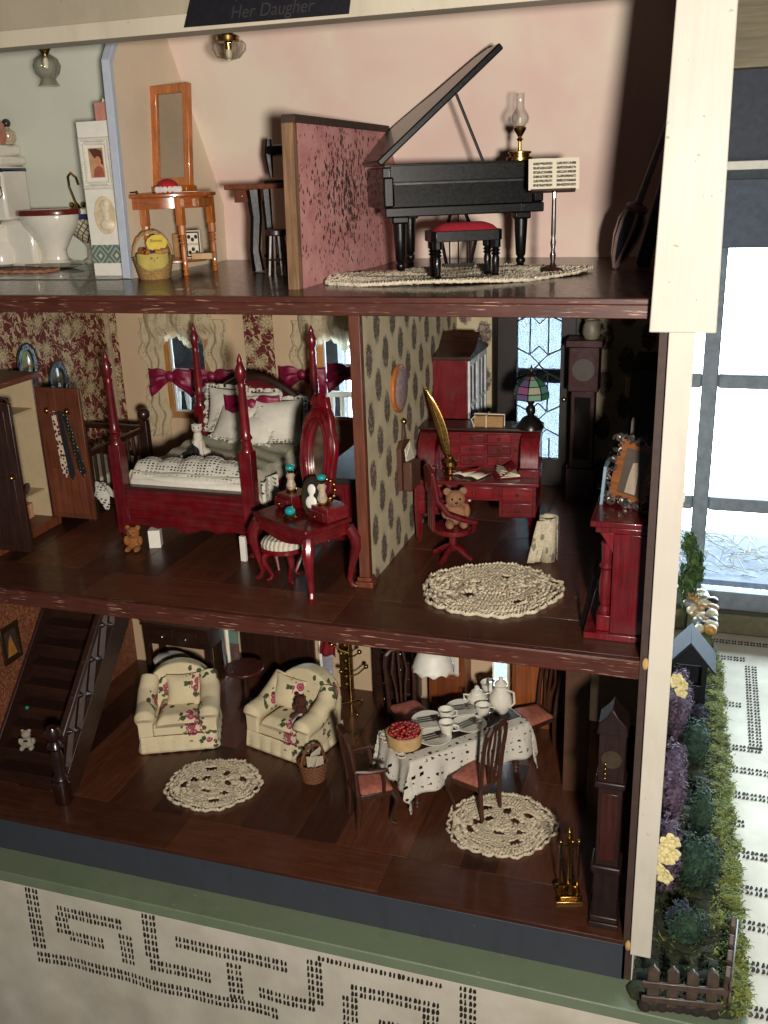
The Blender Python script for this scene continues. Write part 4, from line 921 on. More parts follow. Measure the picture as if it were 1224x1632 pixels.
q_ = PZ(35, 435, ZA); tag(rg.build('braided_mat', plain('pink_braid', '9a6a50', .95, bump=.6), loc=(q_[0], q_[1], ZA+.08), rz=4, sm=70), 'dusty pink braided bath mat by the toilet', 'mat')
pt = tag(MB().lathe([(.01, .12), (2.6, .12), (3.4, .3), (3.5, .4), (2.6, .22)], (0, 0, 0), 30, sy=.5).build('floor_plate', plain('printed_plate', '8c8672', .3, var=.5, scale=2), loc=(-64.2, 22.9, ZA+.08)), 'flat oval plate with dark rim in front of the toilet', 'plate')
sl = thing('slippers', 'pair of pink slippers beside the bathroom cabinet', 'slippers', (-55.3, 19.2, ZA+.08))
for x in (-.45, .45): MB().ball((x, 0, .5), (.45, 1.0, .5), 10, 8).build('slipper', PINK, sl)
# ================================================================ bedroom
def teddy(label, loc, h, rz=0, mat=None, group=None, sit=True, name='teddy_bear', rx=0):
    t = thing(name, label, 'teddy bear', loc, rz, group); k = h/3.0; m = MB().at((0, 0, 0), 0, rx)
    m.ball((0, 0, .85*k), (.72*k, .6*k, .85*k), 14, 10).ball((0, -.1*k, 2.0*k), (.72*k, .62*k, .66*k), 14, 10)
    for s in (-1, 1):
        m.ball((s*.58*k, 0, 2.55*k), (.3*k, .16*k, .3*k), 10, 8); m.ball((s*.5*k, -.75*k, .32*k), (.34*k, .7*k, .32*k), 10, 8); m.ball((s*.78*k, -.3*k, 1.15*k), (.27*k, .35*k, .55*k), 10, 8)
    m.ball((0, -.62*k, 1.85*k), (.32*k, .26*k, .25*k), 10, 8)
    o = m.build('body', mat or BEAR, t, sm=180); r_ = o.modifiers.new('skin', 'REMESH'); r_.mode = 'VOXEL'; r_.voxel_size = .07*k*S; r_.use_smooth_shade = True
    e = plain('black_bead', '0b0908', .15)
    for s in (-1, 1): MB().at((0, 0, 0), 0, rx).ball((s*.28*k, -.66*k, 2.15*k), .085*k, 8, 6).build('eye', e, t)
    MB().at((0, 0, 0), 0, rx).ball((0, -.9*k, 1.93*k), (.12*k, .08*k, .09*k), 8, 6).build('nose', e, t)
    return t
def lace_mat(name, base, scale, size, dens, trans=.25):
    """thread net: square openings in bands, seen through the cloth"""
    m = Mat(name, base, .9); x, y, z = m.xyz(); n = m.noise(.55, 2)
    a = ((x*scale+n*.8).fract()-.5).abs(); b = (((y+z)*scale+n*.8).fract()-.5).abs()
    hole = a.lt(size)*b.lt(size)*m.noise(.8, 2, stretch=(1, 1.6, 1.6)).gt(dens)
    m.alpha(1-hole); m.bump(a.mn(b)+m.noise(7, 2)*.4, .6, .05)
    t = m.nt.nodes.new('ShaderNodeBsdfTranslucent'); t.inputs[0].default_value = hexc(base); tr = m.nt.nodes.new('ShaderNodeBsdfTransparent')
    x1 = m.nt.nodes.new('ShaderNodeMixShader'); x1.inputs[0].default_value = trans; m.L(m.b.outputs[0], x1.inputs[1]); m.L(t.outputs[0], x1.inputs[2])
    x2 = m.nt.nodes.new('ShaderNodeMixShader'); m.L(hole.k, x2.inputs[0]); m.L(x1.outputs[0], x2.inputs[1]); m.L(tr.outputs[0], x2.inputs[2])
    m.L((hole*0+1).k, m.b.inputs['Alpha']); m.L(x2.outputs[0], m.nt.nodes['Material Output'].inputs[0]); return m.m
LACEW = lace_mat('white_crochet_lace', 'dad5c9', 2.3, .3, .47); LACEC = lace_mat('cream_lace', 'd8c9a8', 3.1, .26, .56, .4)
LINEN = plain('white_linen', 'd4cec0', .9, var=.06, bump=.25); BLANK = plain('grey_green_blanket', 'b4b09a', .95, var=.12, scale=3, bump=.6)
# --- four-poster bed
BX0, BX1, BY0, BY1 = -52.3, -37.9, 12.7, 30.3
bed = thing('four_poster_bed', 'red mahogany four-poster bed dressed in white lace', 'bed', (BX0, BY0, ZM), 0)
W_, D_ = BX1-BX0, BY1-BY0
for x, y in ((0, 0), (W_, 0), (0, D_), (W_, D_)):
    m = MB().box(x-.62, x+.62, y-.62, y+.62, 1.6, 10.9); m.lathe([(.45, 0), (.7, .25), (.45, .6), (.55, 1.0), (.5, 1.6)], (x, y, 0), 10)
    m.lathe([(.62, 10.9), (.5, 11.4), (.58, 11.6), (.42, 11.9), (.66, 12.2), (.45, 12.6), (.48, 13.2), (.36, 17.0), (.42, 17.3), (.3, 17.6), (.5, 18.2), (.52, 18.8), (.25, 19.4), (.3, 19.6), (.12, 20.1), (.02, 20.3)], (x, y, 0), 12)
    m.build('post', MAHOG, bed, bev=.04)
sc_ = [(.4, 6.4), (.4, 2.6)]+[(.4+(W_-.8)*i/24, 2.2+.35*abs(math.sin(PI*i/24*4))-(.25 if 9 < i < 15 else 0)) for i in range(1, 24)]+[(W_-.4, 2.6), (W_-.4, 6.4)]
MB().prism(sc_, 1, -.3, .3).build('foot_rail', MAHOGX, bed, bev=.04)
MB().box(.3, W_-.3, -.45, .45, 6.3, 6.65).build('rail_cap', WALNUTX, bed, bev=.05)
for x in (0, W_): MB().box(x-.3, x+.3, .5, D_-.5, 2.6, 6.2).build('side_rail', MAHOG, bed, bev=.04)
MB().prism([(.3, 4)]+[(W_*i/16*.96+.3, 10.6+3.4*math.sin(PI*i/16)**1.2) for i in range(17)]+[(W_-.3, 4)], 1, D_-.25, D_+.25).build('headboard', MAHOGX, bed, bev=.04)
arch = [(W_*i/20, D_, 10.8+3.6*math.sin(PI*i/20)**1.2) for i in range(21)]
MB().tube(arch, .5, 8).build('headboard_arch', WALNUTX, bed)
MB().box(.4, W_-.4, .5, D_-.3, 3.0, 7.2).build('mattress', LINEN, bed, bev=.5)
def blank(u, v):
    x = -.6+(W_+1.2)*u; y = .9+(D_-2.2)*v; e = min(u, 1-u)
    return (x+.15*math.sin(y*1.7)*(e < .08), y, 7.75+.25*math.sin(x*.9+y*.6)*.5+.12*math.sin(y*2.1+x)-(2.6*(1-e/.07)**1.0 if e < .07 else 0))
tag(MB().sheet(blank, 48, 34).build('blanket', BLANK, loc=(BX0, BY0, ZM), solid=.1), 'grey-green fleece blanket spread over the four-poster bed', 'blanket')
def thr(u, v):
    x = .7+(W_-1.4)*u; a = v*2.2
    y = .75+2.6*v; z = 6.9+1.45*math.sin(min(1, v*1.2)*PI*.62)+.3*abs(math.sin(u*17))*v+.6*math.sin(u*PI)*v+.18*math.sin(u*9+2)
    return (x, y-.9*v*v*0, z)
tag(MB().sheet(thr, 60, 14).build('lace_throw', LACEW, loc=(BX0, BY0, ZM), solid=.05), 'white filet lace throw rolled along the bed foot', 'throw')
tag(MB().at((0, 0, 0), 0).ball((0, 0, 0), (5.6, .75, .55), 24, 8).build('bolster', LINEN, loc=(BX0+W_/2-.2, BY0+1.35, ZM+7.0)), 'long white bolster under the lace throw', 'bolster')
tag(MB().sheet(lambda u, v: (W_+.75+.25*math.sin(v*9)+.1*math.sin(v*23), 1.0+3.6*v, 7.5-2.6*u-.3*math.sin(v*15)*u), 8, 16).build('lace_overhang', LACEW, loc=(BX0, BY0, ZM), solid=.05), 'strip of white lace hanging over the bed side by the vanity', 'lace')
tag(MB().sheet(lambda u, v: (2.2*u+.2*math.sin(v*7), 1.8*v-.3*u, 2.0-1.4*u*u-.35*math.sin(v*8)-1.2*(1-v)), 14, 14).build('lace_cloth', LACEW, loc=(-59.9, 17.8, ZM+2.7), rz=-10, solid=.05), 'white lace cloth drooping from the dark cot by the bed post', 'cloth')
def pillow(name, label, loc, w_, h_, th, rz, tilt, lace=True, mat=None):
    t = thing(name, label, 'pillow', loc, rz, 'bed pillows'); m = MB().at((0, 0, 0), 0, tilt)
    for s in (-1, 1): m.sheet(lambda u, v: (w_*(u-.5)*(1-.08*math.sin(PI*v)), s*th*(max(0, math.sin(PI*u)*math.sin(PI*v)))**.55, h_*v*(1-.03*math.sin(PI*u))), 14, 12)
    m.build('cushion', mat or LINEN, t, sm=180)
    if lace:
        m = MB().at((0, 0, 0), 0, tilt); n = 64
        def per(s):
            s = (s % 1)*4; k = int(s); f = s-k
            return ((-.5+f)*w_, 0) if k == 0 else (.5*w_, f*h_) if k == 1 else ((.5-f)*w_, h_) if k == 2 else (-.5*w_, (1-f)*h_)
        def fr(u, v):
            x, z = per(u); cx, cz = 0, h_/2; k = 1+.20*v
            return (cx+(x-cx)*k, .18*math.sin(u*2*PI*22)*v, cz+(z-cz)*k)
        m.sheet(fr, 132, 3).build('lace_edge', LACEW, t)
    return t
pillow('pillow', 'small white pillow with lace edge propped behind the cat', (BX0+5.6, BY0+13.2, ZM+8.3), 5.2, 3.9, .9, -18, -32)
pillow('pillow', 'plump white lace-edged pillow under the magenta bow', (BX0+8.0, BY0+15.6, ZM+8.6), 4.6, 4.4, .9, 4, -18)
pillow('pillow', 'wide white pillow with ruffled lace end by the head post', (BX0+11.3, BY0+13.6, ZM+8.4), 5.6, 4.4, 1.1, 14, -28)
pillow('pillow', 'upright white pillow with lace edge against the headboard', (BX0+3.9, BY0+15.9, ZM+8.6), 5.0, 4.6, .9, -6, -14)
pillow('pillow', 'soft white pillow leaning on the ruffled pillow by the head post', (BX0+8.6, BY0+12.4, ZM+8.2), 4.4, 3.4, .9, -4, -40)
def bow(label, loc, k, rz=0, tails=True, group='magenta ribbon bows'):
    t = thing('ribbon_bow', label, 'bow', loc, rz, group)
    for s in (-1, 1):
        MB().sheet(lambda u, v: (s*k*(.1+1.25*u), -.1-.35*k*math.sin(PI*u)*(1 if v < .5 else .4)+.1*math.sin(u*9), k*((v-.5)*(.25+.85*u**.7)+.12*math.sin(u*5))), 10, 6).build('loop', RIBBON, t, solid=.06)
        if tails: MB().sheet(lambda u, v: (s*k*(.1+1.2*u+.1*v), -.15-.15*math.sin(u*7), k*(-.15-.75*u-(.5-v)*.6*(.4+.6*u)+.1*math.sin(v*9))), 10, 4).build('tail', RIBBON, t, solid=.05)
    MB().ball((0, -.25, 0), (.28*k, .2*k, .3*k), 10, 8).build('knot', RIBBON, t)
    return t
bow('magenta ribbon bow lying on the bed pillows', (BX0+7.9, BY0+15.1, ZM+11.8), 2.4, 6)
# cat
ct = thing('cat', 'black and white cat sitting on the bed by the pillows', 'cat', (-47.2, 19.9, ZM+7.75), 20)
cm_ = Mat('cat_fur', 'c8c0b0', .9); _x, _y, _z = cm_.xyz(); _blk = (((_x+.75)*(_x+.75)+(_z-.7)*(_z-.7)).lt(.95)).mx((_z.gt(3.75))*_x.abs().gt(.12)).mx(_y.gt(.75)*_z.lt(1.8)); cm_.color(cm_.mix(_blk, 'c4bcae', '141313')); cm_.bump(cm_.noise(14, 3), .4, .04)
m = MB(); m.ball((0, .1, 1.2), (.75, .85, 1.2), 14, 10).ball((.1, -.25, 2.2), (.5, .5, .9), 12, 8).ball((.1, -.4, 3.3), (.58, .52, .5), 12, 8).ball((.1, -.85, 3.15), (.24, .2, .18), 8, 6)
for s in (-1, 1): m.lathe([(.24, 0), (.16, .3), (.02, .62)], (.1+s*.36, -.3, 3.6), 8).tube([(.1+s*.25, -.55, 2.0), (.1+s*.28, -.7, 1.0), (.1+s*.28, -.75, .15)], [.28, .22, .24], 8).ball((s*.8, .1, .5), (.5, .75, .5), 10, 8)
m.tube([(-.6, .6, .3), (-1.5, .3, .3), (-1.7, -.5, .25), (-1.0, -.9, .25)], [.28, .26, .24, .18], 8)
o = m.build('body', cm_.m, ct, sm=180); r_ = o.modifiers.new('skin', 'REMESH'); r_.mode = 'VOXEL'; r_.voxel_size = .08*S; r_.use_smooth_shade = True
for s in (-1, 1): MB().ball((.1+s*.23, -.84, 3.42), .09, 8, 6).build('eye', plain('amber_eye', '4a5a20', .15), ct)
MB().ball((.1, -1.04, 3.2), (.08, .06, .06), 6, 5).build('nose', PINK, ct)
tag(MB().sheet(lambda u, v: (3.2*(u-.5), 1.6*(v-.5)+.3*math.sin(u*5), .25+.55*math.sin(PI*u)*math.sin(PI*v)+.12*math.sin(u*12+v*7)), 18, 12).build('red_scarf', plain('brick_red_knit', '7c2418', .95, bump=.5), loc=(-43.9, 17.4, ZM+8.0), solid=.1), 'crumpled brick-red knit on the bed blanket', 'scarf')
teddy('brown teddy bear sitting on the floor at the bed foot', (-51.1, 11.9, ZM), 2.8, 12)
tag(MB().box(-.6, .6, -.6, .6, 0, 1.9).build('white_box', WHITE, loc=(-49.4, 13.2, ZM), rz=20, bev=.04), 'small white box behind the floor teddy bear', 'box')
tag(MB().box(-.3, .3, -.2, .2, 0, 2.6).build('white_block', WHITE, loc=(-38.6, 11.6, ZM), rz=-5, bev=.04), 'narrow white block under the bed next to the vanity', 'block')
# --- wardrobe with open doors
wd = thing('wardrobe', 'dark wood wardrobe standing open with cream interior', 'wardrobe', (-71.3, 5.2, ZM), 0)
WIN = plain('cream_interior', 'b09c7a', .7, var=.05)
MB().box(0, 7.0, -.0, .4, 1, 16.4).build('side_panel', WALNUT, wd, bev=.04); MB().box(0, 7.0, 11.4, 11.8, 1, 16.4).build('side_panel', WALNUT, wd, bev=.04)
MB().box(.05, .3, .4, 11.4, 1, 16.4).box(.3, 6.9, .4, .5, 1, 16.4).box(.3, 6.9, 11.3, 11.4, 1, 16.4).build('lining', WIN, wd)
MB().box(-.1, 7.5, -.3, 12.1, 16.4, 17.0).build('cornice', TRIMW, wd, bev=.08); MB().box(0, 7.6, -.2, 12.0, 0, 1.0).build('plinth', TRIMW, wd, bev=.06)
MB().box(.3, 6.6, 5.6, 5.85, 1, 16.4).build('divider', WIN, wd); MB().box(.3, 6.6, 5.85, 11.3, 12.9, 13.2).build('shelf', WIN, wd)
MB().box(.3, 6.6, 5.85, 11.3, 4.0, 4.2).build('shelf', WIN, wd)
dl = MB().box(7.0, 12.2, .9, 1.3, 1.1, 16.2).build('left_door', WALNUT, wd, bev=.05)
MB().box(7.7, 11.5, .84, .9, 9.6, 15.4).box(7.7, 11.5, .84, .9, 1.8, 8.8).build('door_panel', WALNUT, dl, bev=.03); MB().ball((11.4, .7, 8.9), .26, 10, 8).build('knob', BRASS, dl)
dr = MB().box(7.0, 12.4, 11.5, 11.9, .9, 15.4).build('right_door', TRIMW, wd, bev=.05); MB().box(7.7, 11.7, 11.44, 11.5, 1.5, 6.6).build('door_panel', TRIMW, dr, bev=.03)
for x in (8.4, 10.9): MB().ball((x, 11.2, 13.0), .34, 12, 8).cyl((x, 11.5, 13.0), (x, 11.25, 13.0), .2, n=10).build('knob', BRASS, dr)
MB().cyl((8.4, 11.25, 12.75), (10.9, 11.25, 12.75), .07, n=6).build('tie_rail', BRASS, dr)
def tiemat(n, a, b, sc2, thr, dots): 
    m = Mat(n, a, .6)
    d = Ex(m.nt, m.voro(sc2, rnd=.1 if dots else 1).outputs['Distance']); m.color(m.mix(d.lt(thr), a, b)); return m.m
for x, wv, ln, mt, lab, lean in ((9.15, .42, 7.4, tiemat('tie_floral', 'c0b09c', '4a2024', 2.6, .42, False), 'pink floral necktie hanging on the wardrobe door', .5), (9.95, .42, 7.6, plain('tie_navy', '1c1a20', .6), 'plain dark necktie hanging on the wardrobe door', .5), (10.45, .45, 7.2, tiemat('tie_dots', '12140f', 'a8a878', 2.6, .2, True), 'black dotted necktie hanging on the wardrobe door', 1.4)):
    tag(MB().prism([(-.25, 0), (.25, 0), (lean+wv, -ln+.7), (lean, -ln), (lean-wv, -ln+.7)], 1, -.05, .05).build('necktie', mt, loc=(-71.3+x, 5.2+11.2, ZM+13.0), bev=.02), lab, 'necktie', 'neckties on the wardrobe door')
def ovalframe(label, c, rx, ry, pic, onwall=True, rz=90, tilt=0):
    t = thing('oval_frame', label, 'picture frame', c, rz, 'black oval frames')
    BF = plain('black_beaded_frame', '141210', .35, var=.2)
    m = MB().at((0, 0, 0), 0, tilt).hollow(oval(0, 0, rx, ry, 32), oval(0, 0, rx*.6, ry*.66, 32), 1, -.3, .05); m.build('frame', BF, t, bev=.1)
    m = MB().at((0, 0, 0), 0, tilt)
    for i in range(36): m.ball((rx*.98*math.cos(i*PI/18), -.25, ry*.98*math.sin(i*PI/18)), .15, 6, 5)
    m.build('beading', BF, t)
    MB().at((0, 0, 0), 0, tilt).sheet(lambda u, v: (rx*.64*u*math.cos(2*PI*v), -.1-.2*(1-u*u), ry*.7*u*math.sin(2*PI*v)), 6, 28).build('picture', pic, t)
def picmat(n, a, b, c):
    m = Mat(n, a, .18, coat=.6); m.color(m.mix(m.noise(.9, 2).soft(.5, .6), m.mix(m.noise(.7, 2).soft(.4, .6), a, b), c)); return m.m
ovalframe('black beaded oval frame with green painting on the floral wall', (XL+.35, 24.6, ZM+16.2), 1.75, 2.4, picmat('pic_green', '5a7048', '8a9a66', '9a5a3a'))
ovalframe('black beaded oval frame low on the floral wall above the open door', (XL+.35, 29.8, ZM+13.2), 1.75, 2.4, picmat('pic_olive', '4a4630', '6a6448', '2c2a1e'))
p = PZ(24, 622, ZM+17.0); ovalframe('black oval frame with grey picture standing on the wardrobe', (-67.5, p[1]-1, ZM+19.3), 1.7, 2.3, picmat('pic_grey', '2c2c30', '55504c', '18181a'), rz=70, tilt=-8)
m = MB().lathe([(.01, .05), (1.6, .1), (2.3, .4), (2.2, .42), (.01, .16)], (0, 0, 0), 26); tag(m.build('white_plate', WHITECH, loc=(-66.2, 7.4, ZM+17.0)), 'white plate lying on top of the wardrobe', 'plate', 'plates on the wardrobe'); 
tag(MB().lathe([(.01, .05), (1.6, .1), (2.1, .4), (2.0, .42), (.01, .16)], (0, 0, 0), 26).build('white_plate', WHITECH, loc=(-66.2, 7.4, ZM+17.38)), 'smaller white plate stacked on the wardrobe plate', 'plate', 'plates on the wardrobe')
tag(MB().ball((0, 0, .8), (.9, .8, .75), 12, 8).ball((.1, -.5, 1.2), (.5, .4, .4), 10, 6).build('pink_hat', plain('pink_satin', 'a06a66', .35, coat=.3), loc=(-66.5, 13.9, ZM+13.2)), 'pink satin hat on the upper wardrobe shelf', 'hat')
hb2 = MB()
for i in range(7): hb2.ball((.55*math.cos(i*.9), -.3, .9+.75*math.sin(i*.9)), .48, 10, 8)
tag(hb2.build('green_posy', plain('pale_green_silk', '8c8f5e', .6), loc=(-64.6, 10.9, ZM+11.2)), 'pale green silk posy hanging on the wardrobe divider', 'posy')
tag(MB().sheet(lambda u, v: (.12*math.sin(v*9+u*5), 1.6*(u-.5)*(1-.3*v), -6*v), 8, 14).build('hanging_dress', LACEW, loc=(-64.6, 10.6, ZM+10.4), solid=.06), 'white lace dress hanging inside the wardrobe', 'dress')
sh2 = thing('dress_shoes', 'striped dark dress shoes on the lower wardrobe shelf', 'shoes', (-66.2, 14.6, ZM+4.2), 30)
for x in (-.45, .45): MB().tube([(x, .9, .45), (x, .1, .4), (x, -.8, .25)], [.3, .36, .28], 8).build('shoe', plain('brown_stripe_leather', '3a2418', .4), sh2)
tag(MB().box(-.9, .9, -1.5, 1.5, 0, 1.6).build('peach_box', plain('peach_card', 'b98a64', .8), loc=(-67, 14.4, ZM+1.0), rz=6, bev=.03), 'peach card box in the wardrobe bottom', 'box')
tag(MB().lathe([(.02, 0), (.18, .05), (.04, .15), (.03, .6), (.25, .9), (.3, 1.5)], (0, 0, 0), 10).build('brass_hook', BRASS, loc=(-64.9, 12.6, ZM+9.6)), 'small brass candle cup inside the wardrobe', 'candle cup')
# --- dark cot
co = thing('dark_cot', 'dark wooden cot with ball finials behind the bed', 'cot', (-70.6, 18.6, ZM), 0)
for x, y in ((0, 0), (10.2, 0), (0, 12.2), (10.2, 12.2)): MB().box(x-.45, x+.45, y-.45, y+.45, 0, 8.6).ball((x, y, 9.3), .75, 12, 8).build('post', WALNUT, co, bev=.05)
for z in (3, 7.6): MB().box(.4, 9.8, -.25, .25, z-.3, z+.3).build('front_rail', WALNUTX, co); MB().box(9.95, 10.45, .4, 11.8, z-.3, z+.3).build('side_rail', WALNUT, co); MB().box(.4, 9.8, 11.95, 12.45, z-.3, z+.3).build('back_rail', WALNUTX, co)
for i in range(7): MB().cyl((1.4+i*1.3, 0, 3), (1.4+i*1.3, 0, 7.6), .2, n=8).build('slat', WALNUT, co)
for i in range(8): MB().cyl((10.2, 1.6+i*1.3, 3), (10.2, 1.6+i*1.3, 7.6), .2, n=8).build('slat', WALNUT, co)
MB().box(.3, 9.9, .3, 11.9, 2.6, 4.2).build('mattress', BLANK, co, bev=.3)
# --- vanity with oval mirror
vt = thing('vanity_table', 'red mahogany vanity table with carved oval mirror and curved legs', 'vanity', (-35.4, 7.7, ZM), -30)
def cabriole(m, at, h, ang, r=.42):
    dx, dy = math.cos(R(ang)), math.sin(R(ang)); P = [(0, h), (.55, h*.82), (.6, h*.66), (.15, h*.35), (-.12, h*.15), (.1, h*.05), (.5, .12)]
    return m.tube([(at[0]+dx*a, at[1]+dy*a, at[2]+z) for a, z in P], [r*1.25, r*1.3, r*1.1, r*.75, r*.6, r*.65, r*.55], 9)
for x, y, a in ((.35, .35, 225), (7.9, .35, 315), (7.9, 4.9, 45), (.35, 4.9, 135)): cabriole(MB(), (x, y, 0), 5.9, a).build('leg', MAHOG, vt)
MB().prism([(.2, 0)]+[(8.2*i/16, -.25*math.sin(PI*i/16)) for i in range(1, 16)]+[(8.1, 0), (8.3, 2.5), (8.1, 5.2), (.2, 5.2), (0, 2.5)], 2, 6.3, 6.75).build('table_top', MAHOGX, vt, bev=.1)
MB().prism([(.3, 6.3), (.3, 5.2)]+[(.3+7.7*i/12, 5.3-.5*math.sin(PI*i/12)**2) for i in range(1, 12)]+[(8.0, 5.2), (8.0, 6.3)], 1, .2, .5).build('apron', MAHOGX, vt)
MB().box(7.7, 8.0, .5, 4.9, 5.3, 6.3).build('side_apron', MAHOG, vt); MB().box(.3, .6, .5, 4.9, 5.3, 6.3).build('side_apron', MAHOG, vt)
for x0, x1 in ((.4, 2.7), (5.6, 7.9)):
    d_ = MB().box(x0, x1, 2.6, 5.0, 6.75, 8.0).build('drawer_box', MAHOGX, vt, bev=.06); MB().box(x0+.15, x1-.15, 2.2, 2.6, 6.9, 7.75).build('drawer', MAHOGX, d_, bev=.05); MB().ball(((x0+x1)/2, 2.05, 7.3), .17, 8, 6).build('knob', BRASS, d_)
mc_ = [4.1, 4.4, 11.6]
n_ = 40; wav = [(1+.05*math.sin(i*PI/2.5)) for i in range(n_)]
MB().at((4.1, 4.3, 6.6), 0, -7).hollow([(2.45*math.cos(2*PI*i/n_)*wav[i], 5.3+4.7*math.sin(2*PI*i/n_)*wav[i]) for i in range(n_)], oval(0, 5.3, 1.15, 2.9, n_), 1, -.3, .35).build('mirror_frame', MAHOG, vt, bev=.15)
for k in (.62, .8): MB().at((4.1, 4.3, 6.6), 0, -7).tube([(2.45*k*math.cos(2*PI*i/36), -.36, 5.3+4.7*(k+.06)*math.sin(2*PI*i/36)) for i in range(36)], .22, 6, closed=True).build('carved_bead', MAHOG, vt)
MB().at((4.1, 4.3, 6.6), 0, -7).prism(oval(0, 5.3, 1.2, 2.95, 32), 1, 0, .1).build('mirror_glass', MIRROR, vt)
MB().at((4.1, 4.3, 6.6), 0, -7).prism([(-1.3, 9.6), (-.9, 10.6), (-.3, 10.5), (0, 11.0), (.3, 10.5), (.9, 10.6), (1.3, 9.6)], 1, -.3, .3).build('crest', MAHOG, vt, bev=.1)
def vloc(x, y): a = R(-30); return (-35.4+x*math.cos(a)-y*math.sin(a), 7.7+x*math.sin(a)+y*math.cos(a))
GOLDC = BRASS
def scent(label, x, y, z, h):
    X_, Y_ = vloc(x, y); t = thing('scent_bottle', label, 'bottle', (X_, Y_, ZM+z), 0, 'teal-topped scent bottles')
    MB().lathe([(.5, 0), (.55, .15), (.38, .25)], (0, 0, 0), 12).build('foot', GOLDC, t); MB().lathe([(.35, .22), (.48, .55), (.3, h*.45), (.45, h*.6), (.28, h*.7)], (0, 0, 0), 10).build('flask', CRYSTAL, t); MB().lathe([(.25, h*.7), (.3, h*.76), (.15, h*.8)], (0, 0, 0), 10).build('collar', GOLDC, t); MB().ball((0, 0, h*.9), (.45, .45, .3), 12, 8).build('stopper', TEAL, t)
scent('teal-topped crystal scent bottle on the vanity drawer by the bed', 1.0, 3.9, 8.0, 2.5)
scent('teal-topped crystal scent bottle in front of the vanity mirror', 6.3, 3.4, 8.0, 2.8)
X_, Y_ = vloc(4.2, 1.3); cj = thing('compact_jar', 'small gold jar with teal lid on the vanity top', 'jar', (X_, Y_, ZM+6.75)); MB().lathe([(.6, 0), (.75, .2), (.55, .4)], (0, 0, 0), 16).build('jar', BRASS, cj); MB().ball((0, 0, .7), (.5, .5, .4), 12, 8).build('lid', TEAL, cj)
X_, Y_ = vloc(5.35, 3.0); cmv = thing('cameo_mirror', 'gold oval cameo with white profile propped on the vanity', 'cameo', (X_, Y_, ZM+6.75), -5)
MB().at((0, 0, 1.9), 0, -10).hollow(oval(0, 0, 1.05, 1.8, 28), oval(0, 0, .85, 1.55, 28), 1, -.12, .12).build('rim', BRASS, cmv); MB().at((0, 0, 1.9), 0, -10).prism(oval(0, 0, .9, 1.6, 28), 1, -.02, .08).build('ground', INKB, cmv); MB().at((0, 0, 1.9), 0, -10).ball((-.05, -.08, .6), (.4, .12, .5), 12, 8).ball((-.05, -.08, -.55), (.55, .12, .6), 12, 8).ball((-.05, -.08, .0), (.22, .1, .4), 8, 6).build('profile', WHITE, cmv)
X_, Y_ = vloc(6.3, 3.9)
m = MB(); [m.ball((.7*math.cos(i*.55), .1*i % .2, 1.2+.9*math.sin(i*.55)), .2, 8, 6) for i in range(11)]; tag(m.ball((0, 0, .18), (.5, .4, .18), 8, 6).build('gold_necklace', BRASS, loc=(X_, Y_+.3, ZM+8.0)), 'gold bead necklace looped by the vanity mirror', 'necklace')
st_ = thing('vanity_stool', 'round vanity stool with white ribbed cushion', 'stool', (-33.0, 8.6, ZM))
rib = Mat('ribbed_white_fabric', 'c4bcaa', .9); _x, _y, _z = rib.xyz(); rib.bump((_x*14).sin(), .6, .06); rib.color(rib.mix((_x*14).sin().soft(-1, 0), 'a9a08c', 'ccc4b2'))
MB().lathe([(2.0, 3.3), (2.05, 3.7), (1.6, 4.1), (.01, 4.3)], (0, 0, 0), 28, sy=.85).build('cushion', rib.m, st_); MB().lathe([(1.9, 2.8), (2.1, 2.9), (2.1, 3.25), (1.95, 3.35)], (0, 0, 0), 28, sy=.85).build('seat_rim', MAHOG, st_)
for a in (45, 135, 225, 315): cabriole(MB(), (1.35*math.cos(R(a)), 1.15*math.sin(R(a)), 0), 2.9, a, .26).build('leg', MAHOG, st_)
# --- chest beside the partition
ch = thing('low_chest', 'red mahogany chest with dark top beside the study partition', 'chest', (-33.0, 16.6, ZM))
MB().box(.3, 7.2, .3, 14, .9, 6.9).build('body', MAHOG, ch, bev=.05); MB().box(0, 7.4, 0, 14.4, 6.9, 7.5).build('top', plain('dark_leather_top', '1c1716', .5), ch, bev=.08)
MB().box(.8, 6.7, .24, .3, 1.6, 6.4).build('end_panel', MAHOG, ch, bev=.03)
for x, y in ((.7, .7), (6.7, .7), (.7, 13.4), (6.7, 13.4)): MB().lathe([(.2, 0), (.4, .4), (.25, .6), (.4, .95)], (x, y, 0), 8).build('foot', MAHOG, ch)
for i, (x, y, c, n, w3) in enumerate(((3.4, 10.5, '241c1c', 'black', 3.4), (3.6, 10.3, '3a2024', 'dark red', 3.2), (3.3, 10.6, '1e2228', 'navy', 3.0))):
    b_ = thing('stacked_book', n+' book in the pile on the low chest', 'book', (-33+x, 16.6+y, ZM+7.5+i*.5), 12-9*i, 'books piled on the low chest'); MB().box(-w3/2, w3/2, -1.2, 1.2, 0, .08).box(-w3/2, w3/2, -1.2, 1.2, .4, .48).box(-w3/2, -w3/2+.08, -1.2, 1.2, .08, .4).build('cover', plain('cover_'+n.replace(' ', '_'), c, .6), b_); MB().box(-w3/2+.1, w3/2-.1, -1.1, 1.1, .08, .4).build('pages', PAPER, b_)
tag(MB().at((0, 0, .2), 30).ball((0, 0, 0), (1.6, .8, .22), 14, 6).build('tray_of_trinkets', plain('pewter', '4a4844', .35, .7), loc=(-28.6, 21.5, ZM+7.5)), 'dark pewter dish on the low chest', 'dish')
tag(MB().tube([(0, 0, .12), (1.5, .5, .25)], [.12, .2], 8).build('white_brush', WHITE, loc=(-30.4, 23.3, ZM+7.5)), 'little white brush on the low chest', 'brush')
